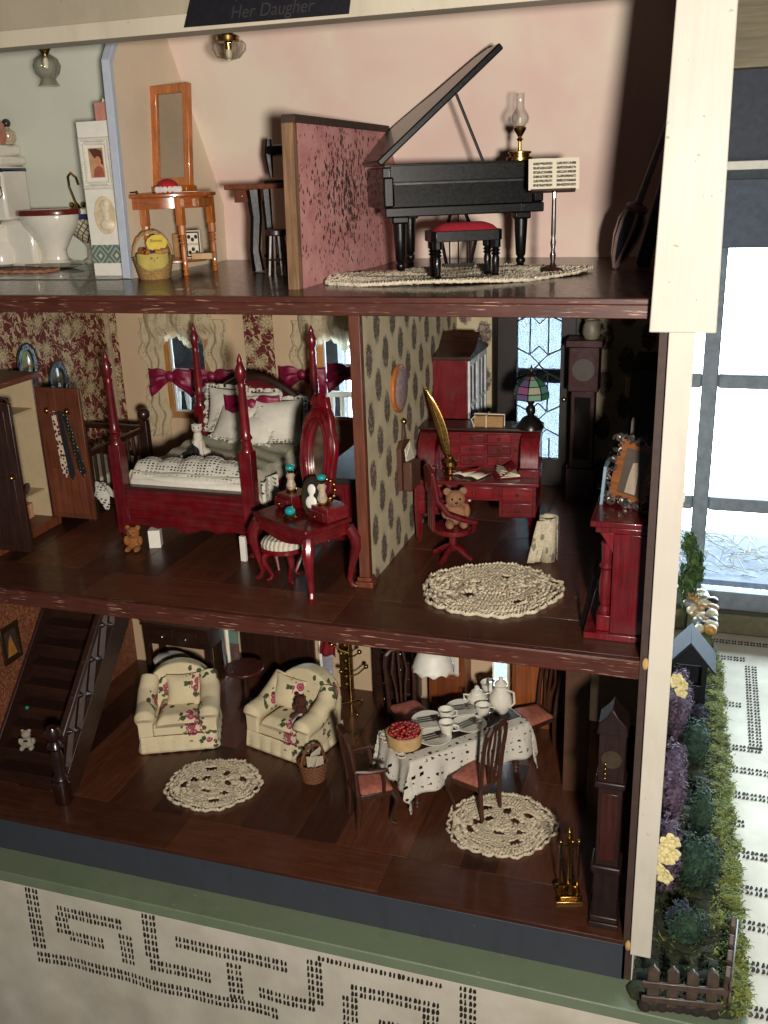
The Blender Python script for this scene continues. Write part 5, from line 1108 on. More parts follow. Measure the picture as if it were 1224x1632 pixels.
# --- bedroom windows, curtains, bows
WFR = wood('window_oak', '9a6a34', 'b8854a', .45, ax=2); PORCH = plain('white_porch', 'c9cfd2', .5, var=.05)
for i, (a, b) in enumerate((W1, W2)):
    t = thing('bedroom_window', ('oak sash window behind the left bed post, dark outside', 'oak sash window above the low chest, daylight outside')[i], 'window', (0, YB, 0), 0, 'bedroom windows')
    MB().hollow(rect(a, b, wz0, wz1), rect(a+.75, b-.75, wz0+.8, wz1-.8), 1, -.35, .5).build('frame', WFR, t, bev=.06); zm = (wz0+wz1)/2
    MB().hollow(rect(a+.75, b-.75, wz0+.8, zm+.25), rect(a+1.0, b-1.0, wz0+1.05, zm-.1), 1, .0, .3).hollow(rect(a+.75, b-.75, zm+.25, wz1-.8), rect(a+1.0, b-1.0, zm+.5, wz1-1.05), 1, .0, .3).build('sash', PORCH, t, bev=.03)
    MB().box(a+.75, b-.75, -.2, 0, zm-.25, zm+.15).build('meeting_rail', WFR, t)
    MB().box(a+.9, b-.9, .12, .18, wz0+.95, zm+.1).build('pane', PANE, t); MB().box(a+.9, b-.9, .12, .18, zm+.35, wz1-.95).build('pane', PANE, t)
    x0 = a-1.6; x1 = b+1.6; top = PY(300, 500, YB-1)[2]+1.2
    v_ = thing('lace_valance', ('gathered cream lace valance over the dark window', 'gathered cream lace valance over the daylight window')[i], 'curtain', (0, YB, 0), 0, 'lace valances')
    def val(u, v): 
        g = math.sin(u*26)*.5+math.sin(u*57+1)*.2
        return (x0+(x1-x0)*u, -.9-.5*g*(.4+.6*v)-(.7+.9*abs(math.sin(u*9.4)))*math.sin(PI*min(1, v*1.2)), top-(4.6+.6*math.sin(u*13)+.35*abs(math.sin(u*40)))*v)
    MB().sheet(val, 120, 14).build('gathered_lace', LACEC, v_, sm=60)
    MB().cyl((x0-.3, -.7, top), (x1+.3, -.7, top), .25, n=8).build('rod', BRASS, v_)
    for s, xe in ((-1, a+.2), (1, b-.2)):
        if i == 1 and s == 1: continue
        c_ = thing('lace_curtain', (('cream lace side curtain nearest the wallpaper strip corner', 'cream lace side curtain between dark window and wallpaper'), ('cream lace side curtain left of the daylight window', ''))[i][0 if s < 0 else 1], 'curtain', (xe+s*.9, YB, 0), 0, 'lace side curtains')
        def cur(u, v):
            ti = math.exp(-((v-.52)/.1)**2); w3 = 2.5*(1-.45*ti); g = math.sin(u*16+v*3)*.22+math.sin(v*26+u*4)*.18
            return ((u-.5)*2*w3*.62+s*.7+.25*math.sin(v*17)+.12*math.sin(v*41), -.75-g, 45.6-15.5*v)
        MB().sheet(cur, 22, 70).build('drop', LACEC, c_, sm=70)
        m = MB().tube([(s*1.85*(1-.3*math.exp(-((v/60-.52)/.1)**2))+.3*math.sin(v*.6)+.15*math.sin(v*1.7), -.95-.1*math.sin(v*1.1), 45.4-15.2*v/60) for v in range(61)], .11, 5); m.build('edging', LACEC, c_)
for px, py, lab in ((272, 600, 'magenta bow tied on the lace curtain beside the dark window'), (338, 600, 'magenta bow tied on the lace curtain behind the tall bed post'), (482, 597, 'magenta bow tied on the lace curtain of the daylight window'), (568, 592, 'magenta bow at the partition side of the daylight window')):
    p = PY(px, py, YB-1.6); bow(lab, (p[0] if px < 560 else -37.2, YB-1.6, p[2]), 2.3, 0)
# porch railing outside
pr_ = thing('porch_railing', 'white porch railing outside the bedroom windows', 'railing', (0, YB+3.4, ZM), 0)
rt = wz0+1.6
MB().box(-68, -23, -.3, .3, rt-ZM+1.2, rt-ZM+1.9).build('top_rail', PORCH, pr_, bev=.05); MB().box(-68, -23, -.25, .25, 1.4, 2.0).build('bottom_rail', PORCH, pr_, bev=.05)
bmesh_ = None
for i in range(30):
    x = -67+i*1.48
    if bmesh_ is None:
        hgt = rt-ZM+1.2-2.0; o = MB().lathe([(.42, 0), (.42, .12*hgt), (.2, .2*hgt), (.4, .4*hgt), (.22, .6*hgt), (.42, .85*hgt), (.42, hgt)], (0, 0, 0), 8).build('baluster', PORCH, pr_); bmesh_ = o.data
    else: o = bpy.data.objects.new('baluster', bmesh_); col.objects.link(o); o.parent = pr_
    o.location = Vector((x, 0, 2.0))*S
for x in (-68, -46, -23): MB().box(x-.5, x+.5, -.5, .5, 0, rt-ZM+2.6).build('porch_post', PORCH, pr_, bev=.05)
pd = MB().box(-72, 2, YB+.8, YB+4.4, 25.2, ZM-.02).build('porch_deck', PORCH, hs)
# ================================================================ study
# --- back door with leaded glass
DK = plain('dark_door_wood', '1a120e', .5, var=.2); LEAD = plain('lead_came', '3c3e40', .5, .3)
gx0, gx1 = PY(824, 600, YB)[0], PY(893, 600, YB)[0]; gz0, gz1 = PY(855, 730, YB)[2], 50.4
dj = thing('leaded_glass_door', 'dark door with tall leaded clear glass behind the writing desk', 'door', (0, YB, 0))
MB().hollow(rect(DX0-1.2, DX1+.8, ZM, 51.5), rect(gx0, gx1, gz0, gz1), 1, -.25, .6).build('door_frame', DK, dj, bev=.04)
MB().hollow(rect(DX0-1.8, DX1+1.4, ZM, 52.3), rect(DX0-1.2, DX1+.8, ZM+.01, 51.5), 1, -.5, -.0).build('casing', DK, dj, bev=.05)
MB().box(gx0, gx1, .1, .2, gz0, gz1).build('pane', glassy('leaded_pane', (.21, .225, .238), .04, edge=False), dj)
m = MB(); cx = (gx0+gx1)/2; hw = (gx1-gx0)/2
def came(*pts): m.tube([(x, .05, z) for x, z in pts], .085, 4)
for x in (gx0+hw*.45, gx1-hw*.45): came((x, gz0), (x, gz0+(gz1-gz0)*.12)); 
for k in range(3):
    z = gz0+(gz1-gz0)*(.17+.32*k); w2 = hw*.42; d2 = 1.0
    for zz in (z, z+2.1): came((cx, zz+d2), (cx+w2, zz), (cx, zz-d2), (cx-w2, zz), (cx, zz+d2))
    for s in (-1, 1): came((cx+s*w2, z+2.1), (cx+s*w2, z+(gz1-gz0)*.32)); came((cx+s*w2, z), (cx+s*hw, z-.7)); came((cx+s*w2, z+2.1), (cx+s*hw, z+2.8))
m.build('lead_came', LEAD, dj)
MB().ball((gx1+.55, -.45, 37), .28, 10, 8).build('door_knob', BRASS, dj)
# --- wall pieces on the partition
XPW = -24.5
pw = thing('round_plaque', 'round wooden wall plaque on the damask wallpaper', 'plaque', (XPW, 18.6, PX(633, 620, XPW)[2]), 0)
MB().at((0, 0, 0), 0, 0, 90).lathe([(2.3, 0), (2.3, .3), (2.0, .42)], (0, 0, 0), 34).build('rim', OAK, pw, bev=.03); MB().at((.4, 0, 0), 0, 0, 90).lathe([(.01, .03), (1.95, .03), (2.0, 0)], (0, 0, 0), 34).build('face', plain('mottled_face', '94807c', .6, var=.4, scale=2.2), pw)
lb = thing('letter_pouch', 'brown leather letter pouch hanging on the damask wall', 'letter holder', (XPW, 19.2, PX(640, 735, XPW)[2]-2.6), 0)
LEA = plain('brown_leather', '4a2a1a', .6, var=.25)
MB().prism([(-1.6, 0), (1.4, 0), (1.7, .6), (1.6, 4.4), (-1.0, 4.9), (-1.7, 4.2)], 0, .02, .5).build('back', LEA, lb, bev=.06); MB().prism([(-1.6, 0), (1.4, 0), (1.6, .4), (1.5, 2.6), (-1.6, 3.0)], 0, .55, 1.5).build('pocket', LEA, lb, bev=.15)
MB().tube([(.3, -.5, 4.6), (.3, -.2, 6.4), (.3, .2, 6.5), (.3, .7, 4.7)], .08, 6).build('strap', LEA, lb); MB().ball((.35, 0, 6.6), .32, 12, 8).build('knob', BRASS, lb)
for a, dy, lab in ((14, .2, 'white letter sticking out of the leather pouch'), (38, 1.0, 'tilted letter with coloured stamp in the leather pouch')): tag(MB().at((0, 0, 0), 0, a).box(-.04, .04, -.9, .9, 0, 2.7).build('letter', PAPER, loc=(XPW+.75+dy*.15, 19.2+dy, PX(640, 735, XPW)[2]-.8)), lab, 'letter', 'letters in the pouch')
# --- armoire with white latticed glass doors, against the partition
ax1 = PY(745, 600, 31)[0]; az = PY(745, 575, 31)[2]-ZM
ar = thing('armoire', 'red mahogany armoire with white-latticed glass doors behind the desk', 'armoire', (-24.45, 31, ZM), 0)
AW = ax1+24.45; AD = 8.6
MB().box(0, AW, 0, .4, 0, az).build('side_panel', MAHOG, ar, bev=.04); MB().box(0, AW, AD-.4, AD, 0, az).build('side_panel', MAHOG, ar, bev=.04); MB().box(0, .3, .4, AD-.4, 0, az).build('back_panel', MAHOG, ar)
MB().prism([(-.15, az), (AD+.15, az), (AD+.15, az+.4), (AD*.72, az+.9), (AD*.5, az+2.4), (AD*.28, az+.9), (-.15, az+.4)], 0, -.02+.02, AW+.35).build('bonnet_top', WALNUTX, ar, bev=.06)
MB().box(.3, AW-.1, .4, AD-.4, .1, 1).build('base', MAHOG, ar)
for z in (6, 10.5): MB().box(.3, AW-.4, .4, AD-.4, z, z+.25).build('shelf', MAHOG, ar)
WL = plain('white_lattice', 'cfd2d4', .35)
for a, b in ((.15, AD/2-.05), (AD/2+.05, AD-.15)):
    d_ = MB().hollow(rect(a, b, 1.0, az-.1), rect(a+.45, b-.45, 1.5, az-.7), 0, AW, AW+.22).build('door', WL, ar, bev=.03)
    for t in (.36, .68): MB().box(AW+.03, AW+.18, a+.4, b-.4, 1+t*(az-1)-.2, 1+t*(az-1)+.2).build('lattice_bar', WL, d_)
    MB().box(AW+.04, AW+.16, (a+b)/2-.18, (a+b)/2+.18, 1.5, az-.7).build('lattice_bar', WL, d_); MB().box(AW+.06, AW+.12, a+.4, b-.4, 1.4, az-.6).build('pane', PANE, d_)
    MB().ball((AW+.4, b-.3 if a < 1 else a+.3, 8.6), .24, 10, 8).build('knob', BRASS, d_)
# --- writing desk
dk = thing('writing_desk', 'red mahogany writing desk with tiered hutch and brass knobs', 'desk', (-23.8, 20.5, ZM), 5.5)
DW, DD, DH = 12.3, 7.6, 6.6
MB().box(-.2, DW+.2, -.2, DD, DH-.35, DH+.05).build('desk_top', MAHOGX, dk, bev=.1)
for x in (.45, DW-.45):
    for y in (.4, DD-.5): MB().tube([(x, y, 0), (x, y, 4.2)], [.28, .45], 4).build('leg', MAHOG, dk)
def drawers(x0, x1, zs, y=0, nm='drawer', par=dk):
    for a, b in zs:
        d_ = MB().box(x0+.1, x1-.1, y-.12, y+.2, a+.06, b-.06).build(nm, MAHOGX, par, bev=.07); MB().ball(((x0+x1)/2, y-.28, (a+b)/2), .17, 8, 6).build('knob', BRASS, d_)
MB().box(.1, 3.7, .05, DD-.3, 3.0, DH-.35).build('pedestal', MAHOGX, dk, bev=.04); MB().box(DW-3.7, DW-.1, .05, DD-.3, 3.0, DH-.35).build('pedestal', MAHOGX, dk, bev=.04); MB().box(3.7, DW-3.7, .05, DD-.3, 4.7, DH-.35).build('apron', MAHOGX, dk)
drawers(.3, 3.5, ((3.1, 4.6), (4.7, 6.2))); drawers(DW-3.5, DW-.3, ((3.1, 4.6), (4.7, 6.2))); drawers(4.2, DW-4.2, ((4.85, 6.15),))
for x0, x1 in ((.05, 1.9), (DW-1.9, DW-.05)):
    MB().prism([(2.0, DH), (DD-.2, DH), (DD-.2, DH+4.0), (4.6, DH+4.0), (3.4, DH+3.6), (2.6, DH+2.9), (2.2, DH+1.3)], 0, x0, x1).build('hutch_end', MAHOG, dk, bev=.08)
    MB().box(x0-.1, x1+.1, 1.6, 2.4, DH+.02, DH+.9).build('hutch_foot', MAHOGX, dk, bev=.08)
MB().box(1.9, DW-1.9, 4.6, DD-.2, DH+.02, DH+3.8).build('hutch_back', MAHOGX, dk, bev=.04); MB().box(-.1, DW+.1, 4.3, DD, DH+4.0, DH+4.3).build('hutch_top', WALNUTX, dk, bev=.08)
drawers(4.0, 6.7, ((DH+.3, DH+1.4), (DH+1.5, DH+2.6), (DH+2.7, DH+3.7)), 4.55, 'small_drawer'); drawers(6.8, 9.4, ((DH+.3, DH+1.4), (DH+1.5, DH+2.6), (DH+2.7, DH+3.7)), 4.55, 'small_drawer')
MB().ball((2.9, 4.5, DH+2), .15, 8, 6).build('knob', BRASS, dk); MB().ball((DW-2.5, 4.5, DH+2), .15, 8, 6).build('knob', BRASS, dk)
def dloc(x, y): a = R(5.5); return (-23.8+x*math.cos(a)-y*math.sin(a), 20.5+x*math.sin(a)+y*math.cos(a))
X_, Y_ = dloc(3.4, 2.4); qp = thing('quill_inkwell', 'tall brass quill standing in a round brass inkwell', 'quill', (X_, Y_, ZM+DH+.05))
MB().lathe([(.6, 0), (.7, .1), (.35, .3), (.35, .4), (.75, .9), (.72, 1.3), (.4, 1.6), (.35, 1.75)], (0, 0, 0), 18).build('inkwell', BRASS, qp)
def feather(u, v):
    t = v; cxq = -.35-2.0*t**1.6; wq = .75*math.sin(PI*min(1, .12+.88*t))**.6*(1 if t < .93 else .75); return (cxq+(u-.5)*2*wq*.85, -.15+.12*abs(u-.5), 1.9+6.8*t+(u-.5)*-.8*(abs(u-.5)))
MB().sheet(feather, 8, 30).build('feather', BRASS, qp, solid=.05, sm=60); MB().tube([(0, 0, 1.2), (-.3, -.1, 1.9), (-.9, -.12, 4.8), (-2.3, -.12, 8.6)], [.08, .08, .07, .03], 6).build('shaft', BRASS, qp)
X_, Y_ = dloc(5.6, 2.0); ob = thing('open_book', 'open notebook with white pages on the desk', 'book', (X_, Y_, ZM+DH+.07), -22)
for s in (-1, 1): MB().sheet(lambda u, v: (s*1.55*u, -1.1+2.2*v, .12+.16*math.sin(PI*min(1, u*1.1))), 8, 2).build('page', PAPER, ob, solid=.08)
MB().box(-1.6, 1.6, -1.15, 1.15, 0, .06).build('cover', plain('dark_cover', '2a2622', .6), ob)
tag(MB().tube([(-.9, -.6, .1), (.8, .7, .1)], [.1, .16], 8).build('red_pen', plain('red_pen', '7a1a18', .4), loc=(X_, Y_, ZM+DH+.42), rz=10), 'dark red pen lying on the open notebook', 'pen')
X_, Y_ = dloc(9.2, 2.2); rb = thing('red_book', 'red-covered book with fanned white pages on the desk', 'book', (X_, Y_, ZM+DH+.07), 25)
MB().at((0, 0, .05), 0, 0, -28).box(-1.2, 1.2, -1.1, 1.1, .55, .65).build('cover', MAHOG, rb); MB().box(-1.1, 1.15, -1.1, 1.1, 0, .12).build('back_cover', MAHOG, rb)
for k in range(4): MB().at((1.1-.0*k, 0, .1+.03*k), 0, 0, 6*k).box(-2.1, 0, -1.0, 1.0, .02, .07).build('page', PAPER, rb)
X_, Y_ = dloc(7.0, 5.6); pc_ = thing('string_parcel', 'brown paper parcel tied with string on the desk hutch', 'parcel', (X_, Y_, ZM+DH+4.3), 2); MB().box(-1.5, 1.5, -.8, .8, 0, 1.15).build('parcel', plain('kraft_paper', '8f6f48', .8), pc_, bev=.06)
MB().tube([(-.2, -.84, 0), (-.2, -.84, 1.19), (-.2, .84, 1.19), (-.2, .84, 0)], .06, 5).tube([(-1.54, 0, 0), (-1.54, 0, 1.19), (1.54, 0, 1.19), (1.54, 0, 0)], .06, 5).tube([(-1.4, -.85, .0), (-1.7, -.9, .8), (-1.3, -.85, 1.2)], .05, 5).build('string', PAPER, pc_)
# stained-glass lamp
X_, Y_ = dloc(11.2, 4.9); sl_ = thing('stained_glass_lamp', 'table lamp with domed stained-glass shade on the desk', 'lamp', (X_, Y_, ZM+DH+4.3))
DBR = plain('dark_bronze', '1a1614', .3, .4)
MB().lathe([(1.35, 0), (1.3, .35), (.95, .9), (.6, 1.2), (.35, 1.35)], (0, 0, 0), 20).build('foot', DBR, sl_, sm=50); MB().lathe([(.3, 1.3), (.5, 1.7), (.45, 2.1), (.25, 2.4), (.45, 2.8), (.4, 3.2), (.2, 3.5)], (0, 0, 0), 14).build('stem', DBR, sl_)
sprof = [(1.75, 3.1), (1.72, 3.7), (1.45, 4.4), (.85, 5.0), (.35, 5.25)]; cols = ['9fc0aa', 'b070a0', '4f9a6a', 'c8c4b0', '8a78a4', '78b0ba']
def gl(n, c): 
    m = Mat(n, c, .15, coat=.3); t = m.nt.nodes.new('ShaderNodeBsdfTranslucent'); t.inputs[0].default_value = shade(c, 1.5); x = m.nt.nodes.new('ShaderNodeMixShader'); x.inputs[0].default_value = .6; m.L(m.b.outputs[0], x.inputs[1]); m.L(t.outputs[0], x.inputs[2]); m.L(x.outputs[0], m.nt.nodes['Material Output'].inputs[0]); return m.m
SG = [gl('stained_%d' % i, c) for i, c in enumerate(cols)]
shd = MB().lathe([(.36, 5.2), (.4, 5.5), (.2, 5.6), (.25, 5.9), (.05, 6.3), (.01, 6.4)], (0, 0, 0), 12).build('finial', DBR, sl_)
NS = 8; lead = MB()
for k in range(4):
    for i in range(NS):
        a0, a1 = 2*PI*i/NS, 2*PI*(i+1)/NS; (r0, z0), (r1, z1) = sprof[k], sprof[k+1]
        if k == 0: z0 = 3.1
        q4 = [(r0*math.cos(a0), r0*math.sin(a0), z0), (r0*math.cos(a1), r0*math.sin(a1), z0), (r1*math.cos(a1), r1*math.sin(a1), z1), (r1*math.cos(a0), r1*math.sin(a0), z1)]
        MB().add(q4, [(0, 1, 2, 3)]).build('glass_piece', SG[(i*2+k*3) % 6], sl_, sm=0, solid=.06); lead.tube([q4[0], q4[3]], .07, 5).tube([q4[0], q4[1]], .06, 5)
lead.build('lead_frame', DBR, sl_)
# --- swivel chair with teddy
ch_ = thing('swivel_chair', 'red mahogany swivel desk chair with curved arms', 'chair', (-18.9, 17.2, ZM), 118)
for a in (45, 135, 225, 315): MB().at((0, 0, 0), a).tube([(0, 0, 1.2), (.7, 0, 1.0), (1.9, 0, .25), (2.2, 0, .2)], [.35, .32, .26, .22], 7).build('foot', MAHOG, ch_)
MB().cyl((0, 0, .8), (0, 0, 2.8), .4, .3, 10).build('pillar', MAHOG, ch_); MB().prism(oval(0, 0, 2.1, 1.9, 20), 2, 2.8, 3.3).build('seat', MAHOG, ch_, bev=.1)
for s in (-1, 1): MB().tube([(s*1.9, -1.5, 3.2), (s*2.1, -1.7, 4.2), (s*2.1, -.4, 4.6), (s*2.05, .9, 5.2), (s*1.8, 1.9, 6.6), (s*1.5, 2.2, 9.0)], [.26, .28, .3, .3, .3, .26], 8).build('arm', MAHOG, ch_)
MB().prism([(-1.7, 7.6), (1.7, 7.6), (1.6, 9.2), (0, 9.6), (-1.6, 9.2)], 1, 2.0, 2.4).build('back_rest', MAHOG, ch_, bev=.1)
for x in (-.8, 0, .8): MB().box(x-.2, x+.2, 1.95, 2.2, 3.2, 7.7).build('back_slat', MAHOG, ch_)
teddy('light brown teddy bear sitting on the swivel chair', (-18.7, 17.5, ZM+3.3), 4.0, 20, plain('tan_plush', '8a6244', .95, var=.25, scale=6, bump=.8))
# --- newspaper, mat
nw = thing('rolled_newspaper', 'rolled and folded newspaper standing on the study floor', 'newspaper', (-10.3, 18.6, ZM), 10)
npm = Mat('newsprint', 'bfb498', .85); _x, _y, _z = npm.xyz(); npm.color(npm.mix(((_z*7).fract().lt(.4)*npm.noise(5, 2, stretch=(2, 2, .6)).gt(.5)*.55).mx(npm.noise(1.1, 1, stretch=(1.5, 1.5, .7)).gt(.66)*.7), 'c0b59a', '3a352c'))
MB().sheet(lambda u, v: ((.9-.25*u)*math.cos(9*u)+.35, (.9-.25*u)*math.sin(9*u), 4.4*v), 60, 2).build('roll', npm.m, nw, solid=.06)
for k in range(2): MB().sheet(lambda u, v: (-.2-.9*v-.5*k+.7*u, -.75+.15*math.sin(v*5)-.2*u-.3*k, 4.3-4.2*v+.1*u), 6, 10).build('loose_sheet', npm.m, nw, solid=.04)
crochet('crochet_mat', 'oval crocheted mat on the study floor', (-13.6, 10.3, ZM), 5.9, 5.5, 20, holes=((6, 1.0, .12), (5, 3.6, .2), (8, 5.2, .12), (4, 2.2, .2)), group='crocheted mats', edge=13)
# --- fireplace on the right wall
fp = thing('fireplace_mantel', 'red mahogany fireplace mantel with turned columns at the right wall', 'fireplace', (-.02, 3.2, ZM), 0)
FL = 12.5
MB().box(-4.6, 0, -.3, FL+.3, 0, .55).build('hearth_base', MAHOG, fp, bev=.06); MB().box(-4.4, 0, -.15, FL+.15, 9.4, 9.9).box(-4.0, 0, 0, FL, 8.9, 9.4).build('mantel_shelf', MAHOG, fp, bev=.08)
MB().box(-2.6, -.02, 0, 2.4, .55, 8.9).build('end_panel', MAHOG, fp, bev=.04); MB().box(-2.6, -.02, FL-2.4, FL, .55, 8.9).build('end_panel', MAHOG, fp, bev=.04); MB().box(-2.5, -.02, 2.4, FL-2.4, 6.5, 8.9).build('lintel', MAHOG, fp)
MB().box(-1.2, -.02, 2.4, FL-2.4, .55, 6.5).build('firebox', plain('soot_black', '0d0c0c', .9), fp)
for y in (.9, FL-.9):
    MB().prism([(-3.7, 8.9), (-2.6, 8.9), (-2.6, 7.2), (-2.9, 7.6), (-3.2, 8.2)], 1, y-.7, y+.7).build('corbel', MAHOG, fp, bev=.05); MB().box(-3.7, -2.6, y-.7, y+.7, .55, 1.9).build('plinth_block', MAHOG, fp, bev=.06)
    MB().lathe([(.5, 1.9), (.55, 2.2), (.35, 2.5), (.5, 2.9), (.55, 4.5), (.4, 5.6), (.6, 5.9), (.4, 6.2), (.45, 7.3), (.5, 7.9)], (-3.1, y, 0), 14).build('column', MAHOG, fp)
# ornate frame, blue book, candle on the mantel
of = thing('ornate_frame', 'ornate silver picture frame leaning on the mantel', 'picture frame', (-2.1, 6.6, ZM+9.9), -22)
PEW = plain('antique_silver', '6c645f', .35, .8, var=.4, scale=3); m = MB().at((0, 0, 0), 0, -12, 6)
for i in range(56):
    t = i/56*4; k = int(t); f_ = t-k; x, z = ((-1.5+3*f_, .3), (1.5, .3+4.2*f_), (1.5-3*f_, 4.5), (-1.5, 4.5-4.2*f_))[k]
    ph = random.uniform(0, 6.28); rr = random.uniform(.22, .38); x += random.uniform(-.12, .12); z += random.uniform(-.12, .12); s2 = random.choice((-1, 1))
    m.tube([(x+rr*(1-.13*q)*math.cos(ph+s2*q*.75), -.12-.05*math.sin(q), z+rr*(1-.13*q)*math.sin(ph+s2*q*.75)) for q in range(7)], [.07, .11, .13, .13, .12, .1, .08], 6)
m.build('scrolls', PEW, of); MB().at((0, 0, 0), 0, -12, 6).hollow(rect(-1.4, 1.4, .4, 4.4), rect(-.85, .85, .9, 3.9), 1, -.1, .12).build('frame', wood('frame_gold', '6a3a18', '8a5426', .4), of); pc2 = MB().at((0, 0, 0), 0, -12, 6).box(-.85, .85, 0, .06, .9, 3.9).build('picture', plain('photo_dark', '4a4038', .5), of)
MB().at((0, 0, 0), 0, -12, 6).prism([(-.35, 1.0), (.4, 1.0), (.3, 2.4), (.1, 3.1), (-.2, 3.0), (-.3, 2.2)], 1, -.02, .0).build('painted_figure', plain('photo_pale', '9a8a78', .6), pc2)
of.scale = (1.2, 1.2, 1.2)
tag(MB().at((0, 0, 0), 0, 0, 4).box(-.12, .12, -2.2, 2.2, 0, 3.2).build('blue_book', plain('pale_blue_cover', '6f8796', .6), loc=(-4.05, 9.2, ZM+9.9), bev=.03), 'thin pale blue book standing on the mantel edge', 'book')
cs = thing('candlestick', 'white taper candle in a dark holder on the mantel', 'candle', (-2.2, 12.6, ZM+9.9)); MB().lathe([(.6, 0), (.5, .15), (.15, .3), (.15, .8), (.35, 1.0), (.3, 1.3)], (0, 0, 0), 12).build('holder', IRON, cs); MB().lathe([(.22, 1.2), (.2, 5.5), (.08, 5.9)], (0, 0, 0), 10).build('taper', PAPER, cs)
tag(MB().tube([(0, 0, 0), (.75, .3, 4.6)], [.14, .1], 6).build('poker', IRON, loc=(-5.0, 4.9, ZM)), 'black iron poker leaning on the study mantel', 'poker')
# --- tall clock and shelf things at the back right
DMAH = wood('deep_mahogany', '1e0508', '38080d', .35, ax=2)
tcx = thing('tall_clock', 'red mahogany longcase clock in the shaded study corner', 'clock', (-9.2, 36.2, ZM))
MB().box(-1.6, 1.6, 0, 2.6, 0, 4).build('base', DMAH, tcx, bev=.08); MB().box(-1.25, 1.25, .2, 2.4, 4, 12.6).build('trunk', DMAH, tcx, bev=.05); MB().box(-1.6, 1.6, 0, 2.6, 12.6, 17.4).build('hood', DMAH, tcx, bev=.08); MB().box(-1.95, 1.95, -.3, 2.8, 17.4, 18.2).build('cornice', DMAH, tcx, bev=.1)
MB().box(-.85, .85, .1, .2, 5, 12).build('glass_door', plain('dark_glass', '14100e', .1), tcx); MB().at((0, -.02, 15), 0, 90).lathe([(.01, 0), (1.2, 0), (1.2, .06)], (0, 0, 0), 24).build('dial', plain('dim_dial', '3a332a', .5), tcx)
jg = thing('cream_jug', 'cream pottery jug on top of the tall study clock', 'jug', (-8.6, 37.2, ZM+18.2)); MB().lathe([(.7, 0), (1.0, .6), (.9, 1.4), (.7, 1.8), (.85, 2.0), (.7, 2.0), (.6, 1.7), (.01, .3)], (0, 0, 0), 16).build('body', plain('stoneware', '6e6858', .5), jg); MB().tube([(.9, 0, .6), (1.5, 0, 1.0), (1.3, 0, 1.7), (.8, 0, 1.8)], .14, 6).build('handle', plain('stoneware', '6e6858', .5), jg)
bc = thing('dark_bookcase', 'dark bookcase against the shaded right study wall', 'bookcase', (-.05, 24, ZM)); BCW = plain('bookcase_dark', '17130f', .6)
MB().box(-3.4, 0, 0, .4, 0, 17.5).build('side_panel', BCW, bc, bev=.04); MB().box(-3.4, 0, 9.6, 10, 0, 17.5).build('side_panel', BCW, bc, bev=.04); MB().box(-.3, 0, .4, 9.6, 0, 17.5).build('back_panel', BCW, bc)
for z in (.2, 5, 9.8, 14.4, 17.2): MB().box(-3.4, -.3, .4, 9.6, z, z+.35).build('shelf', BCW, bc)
hp = thing('hanging_parcel', 'brown parcel with white string and tag on the bookcase shelf', 'parcel', (-3.0, 25.6, ZM+14.75), 0); MB().box(-.9, .9, -.9, 1.4, 0, 2.0).build('parcel', plain('kraft_paper', '8f6f48', .8), hp, bev=.06); MB().tube([(.0, -.94, 0), (0, -.94, 2.05), (0, 1.42, 2.05)], .07, 5).build('string', PAPER, hp); MB().box(-.2, .2, -1.0, -.95, -.9, .0).build('tag', PAPER, hp)
# ================================================================ ground floor
# --- staircase
GST = wood('stair_wood', '1c0f0a', '33190f', .4, ax=0)
STW = wood('stair_rail_wood', '22130d', '3d2216', .4, ax=1)
stc = thing('staircase', 'dark wooden staircase with turned newel post and lattice balustrade', 'staircase', (-68.3, 4.4, 0))
RUN, RISE = 1.62, 1.74
for i in range(14):
    y = 1.0+i*RUN; z = (i+1)*RISE
    MB().box(.4, 9.6, y, y+.25, i*RISE+(.02 if i == 0 else 0), z-.28).build('riser', GST, stc); MB().box(.3, 9.7, y-.3, y+RUN+.1, z-.28, z).build('tread', GST, stc, bev=.06)
for x0, x1 in ((0, .4), (9.6, 10.1)): MB().prism([(.3, 0), (1.8, 0), (1.0+14*RUN, 13.4*RISE), (1.0+14*RUN, 14.6*RISE), (14*RUN-.6, 14.8*RISE), (.3, 2.6)], 0, x0, x1).build('stringer', STW if x0 > 1 else GST, stc, bev=.04)
k_ = RISE/RUN
MB().prism([(.6, 6.6), (.6, 7.5), (17.2, 7.5+16.6*k_), (17.8, 6.6+17.2*k_)], 0, 9.45, 10.25).build('handrail', STW, stc, bev=.12)
for i in range(6):
    y0 = 1.0+i*2.7; y1 = y0+2.7; za = 2.2+y0*k_; zb = 2.2+y1*k_
    for a, b in (((y0, za+.2), (y1, zb+4.2)), ((y0, za+4.3), (y1, zb+.2))): MB().tube([(9.85, a[0], a[1]), (9.85, b[0], b[1])], .42, 4).build('lattice_strut', STW, stc)
MB().prism([(1.2, 3.4), (1.2, 6.6), (17.2, 6.6+16.2*k_), (17.2, 3.4+16.2*k_)], 0, 9.5, 9.65).build('dark_lattice_backing', GST, stc)  # added dark sheet, standing in for shade behind the lattice openings
MB().lathe([(.85, 0), (.95, .4), (.95, 2.4), (.7, 2.7), (.85, 3.0), (.55, 3.6), (.75, 5.4), (.5, 6.4), (.85, 6.8), (.6, 7.2), (.5, 7.5), (.85, 8.0), (.9, 8.5), (.6, 9.1), (.02, 9.4)], (9.85, -.4, 0), 14).build('newel_post', wood('newel_wood', '1a0c09', '2c140e', .28, ax=2, coat=.3), stc)
fg = thing('rabbit_figurine', 'little cream animal figurine sitting on the lower stairs', 'figurine', (-64.9, 7.35, RISE*2), 20)
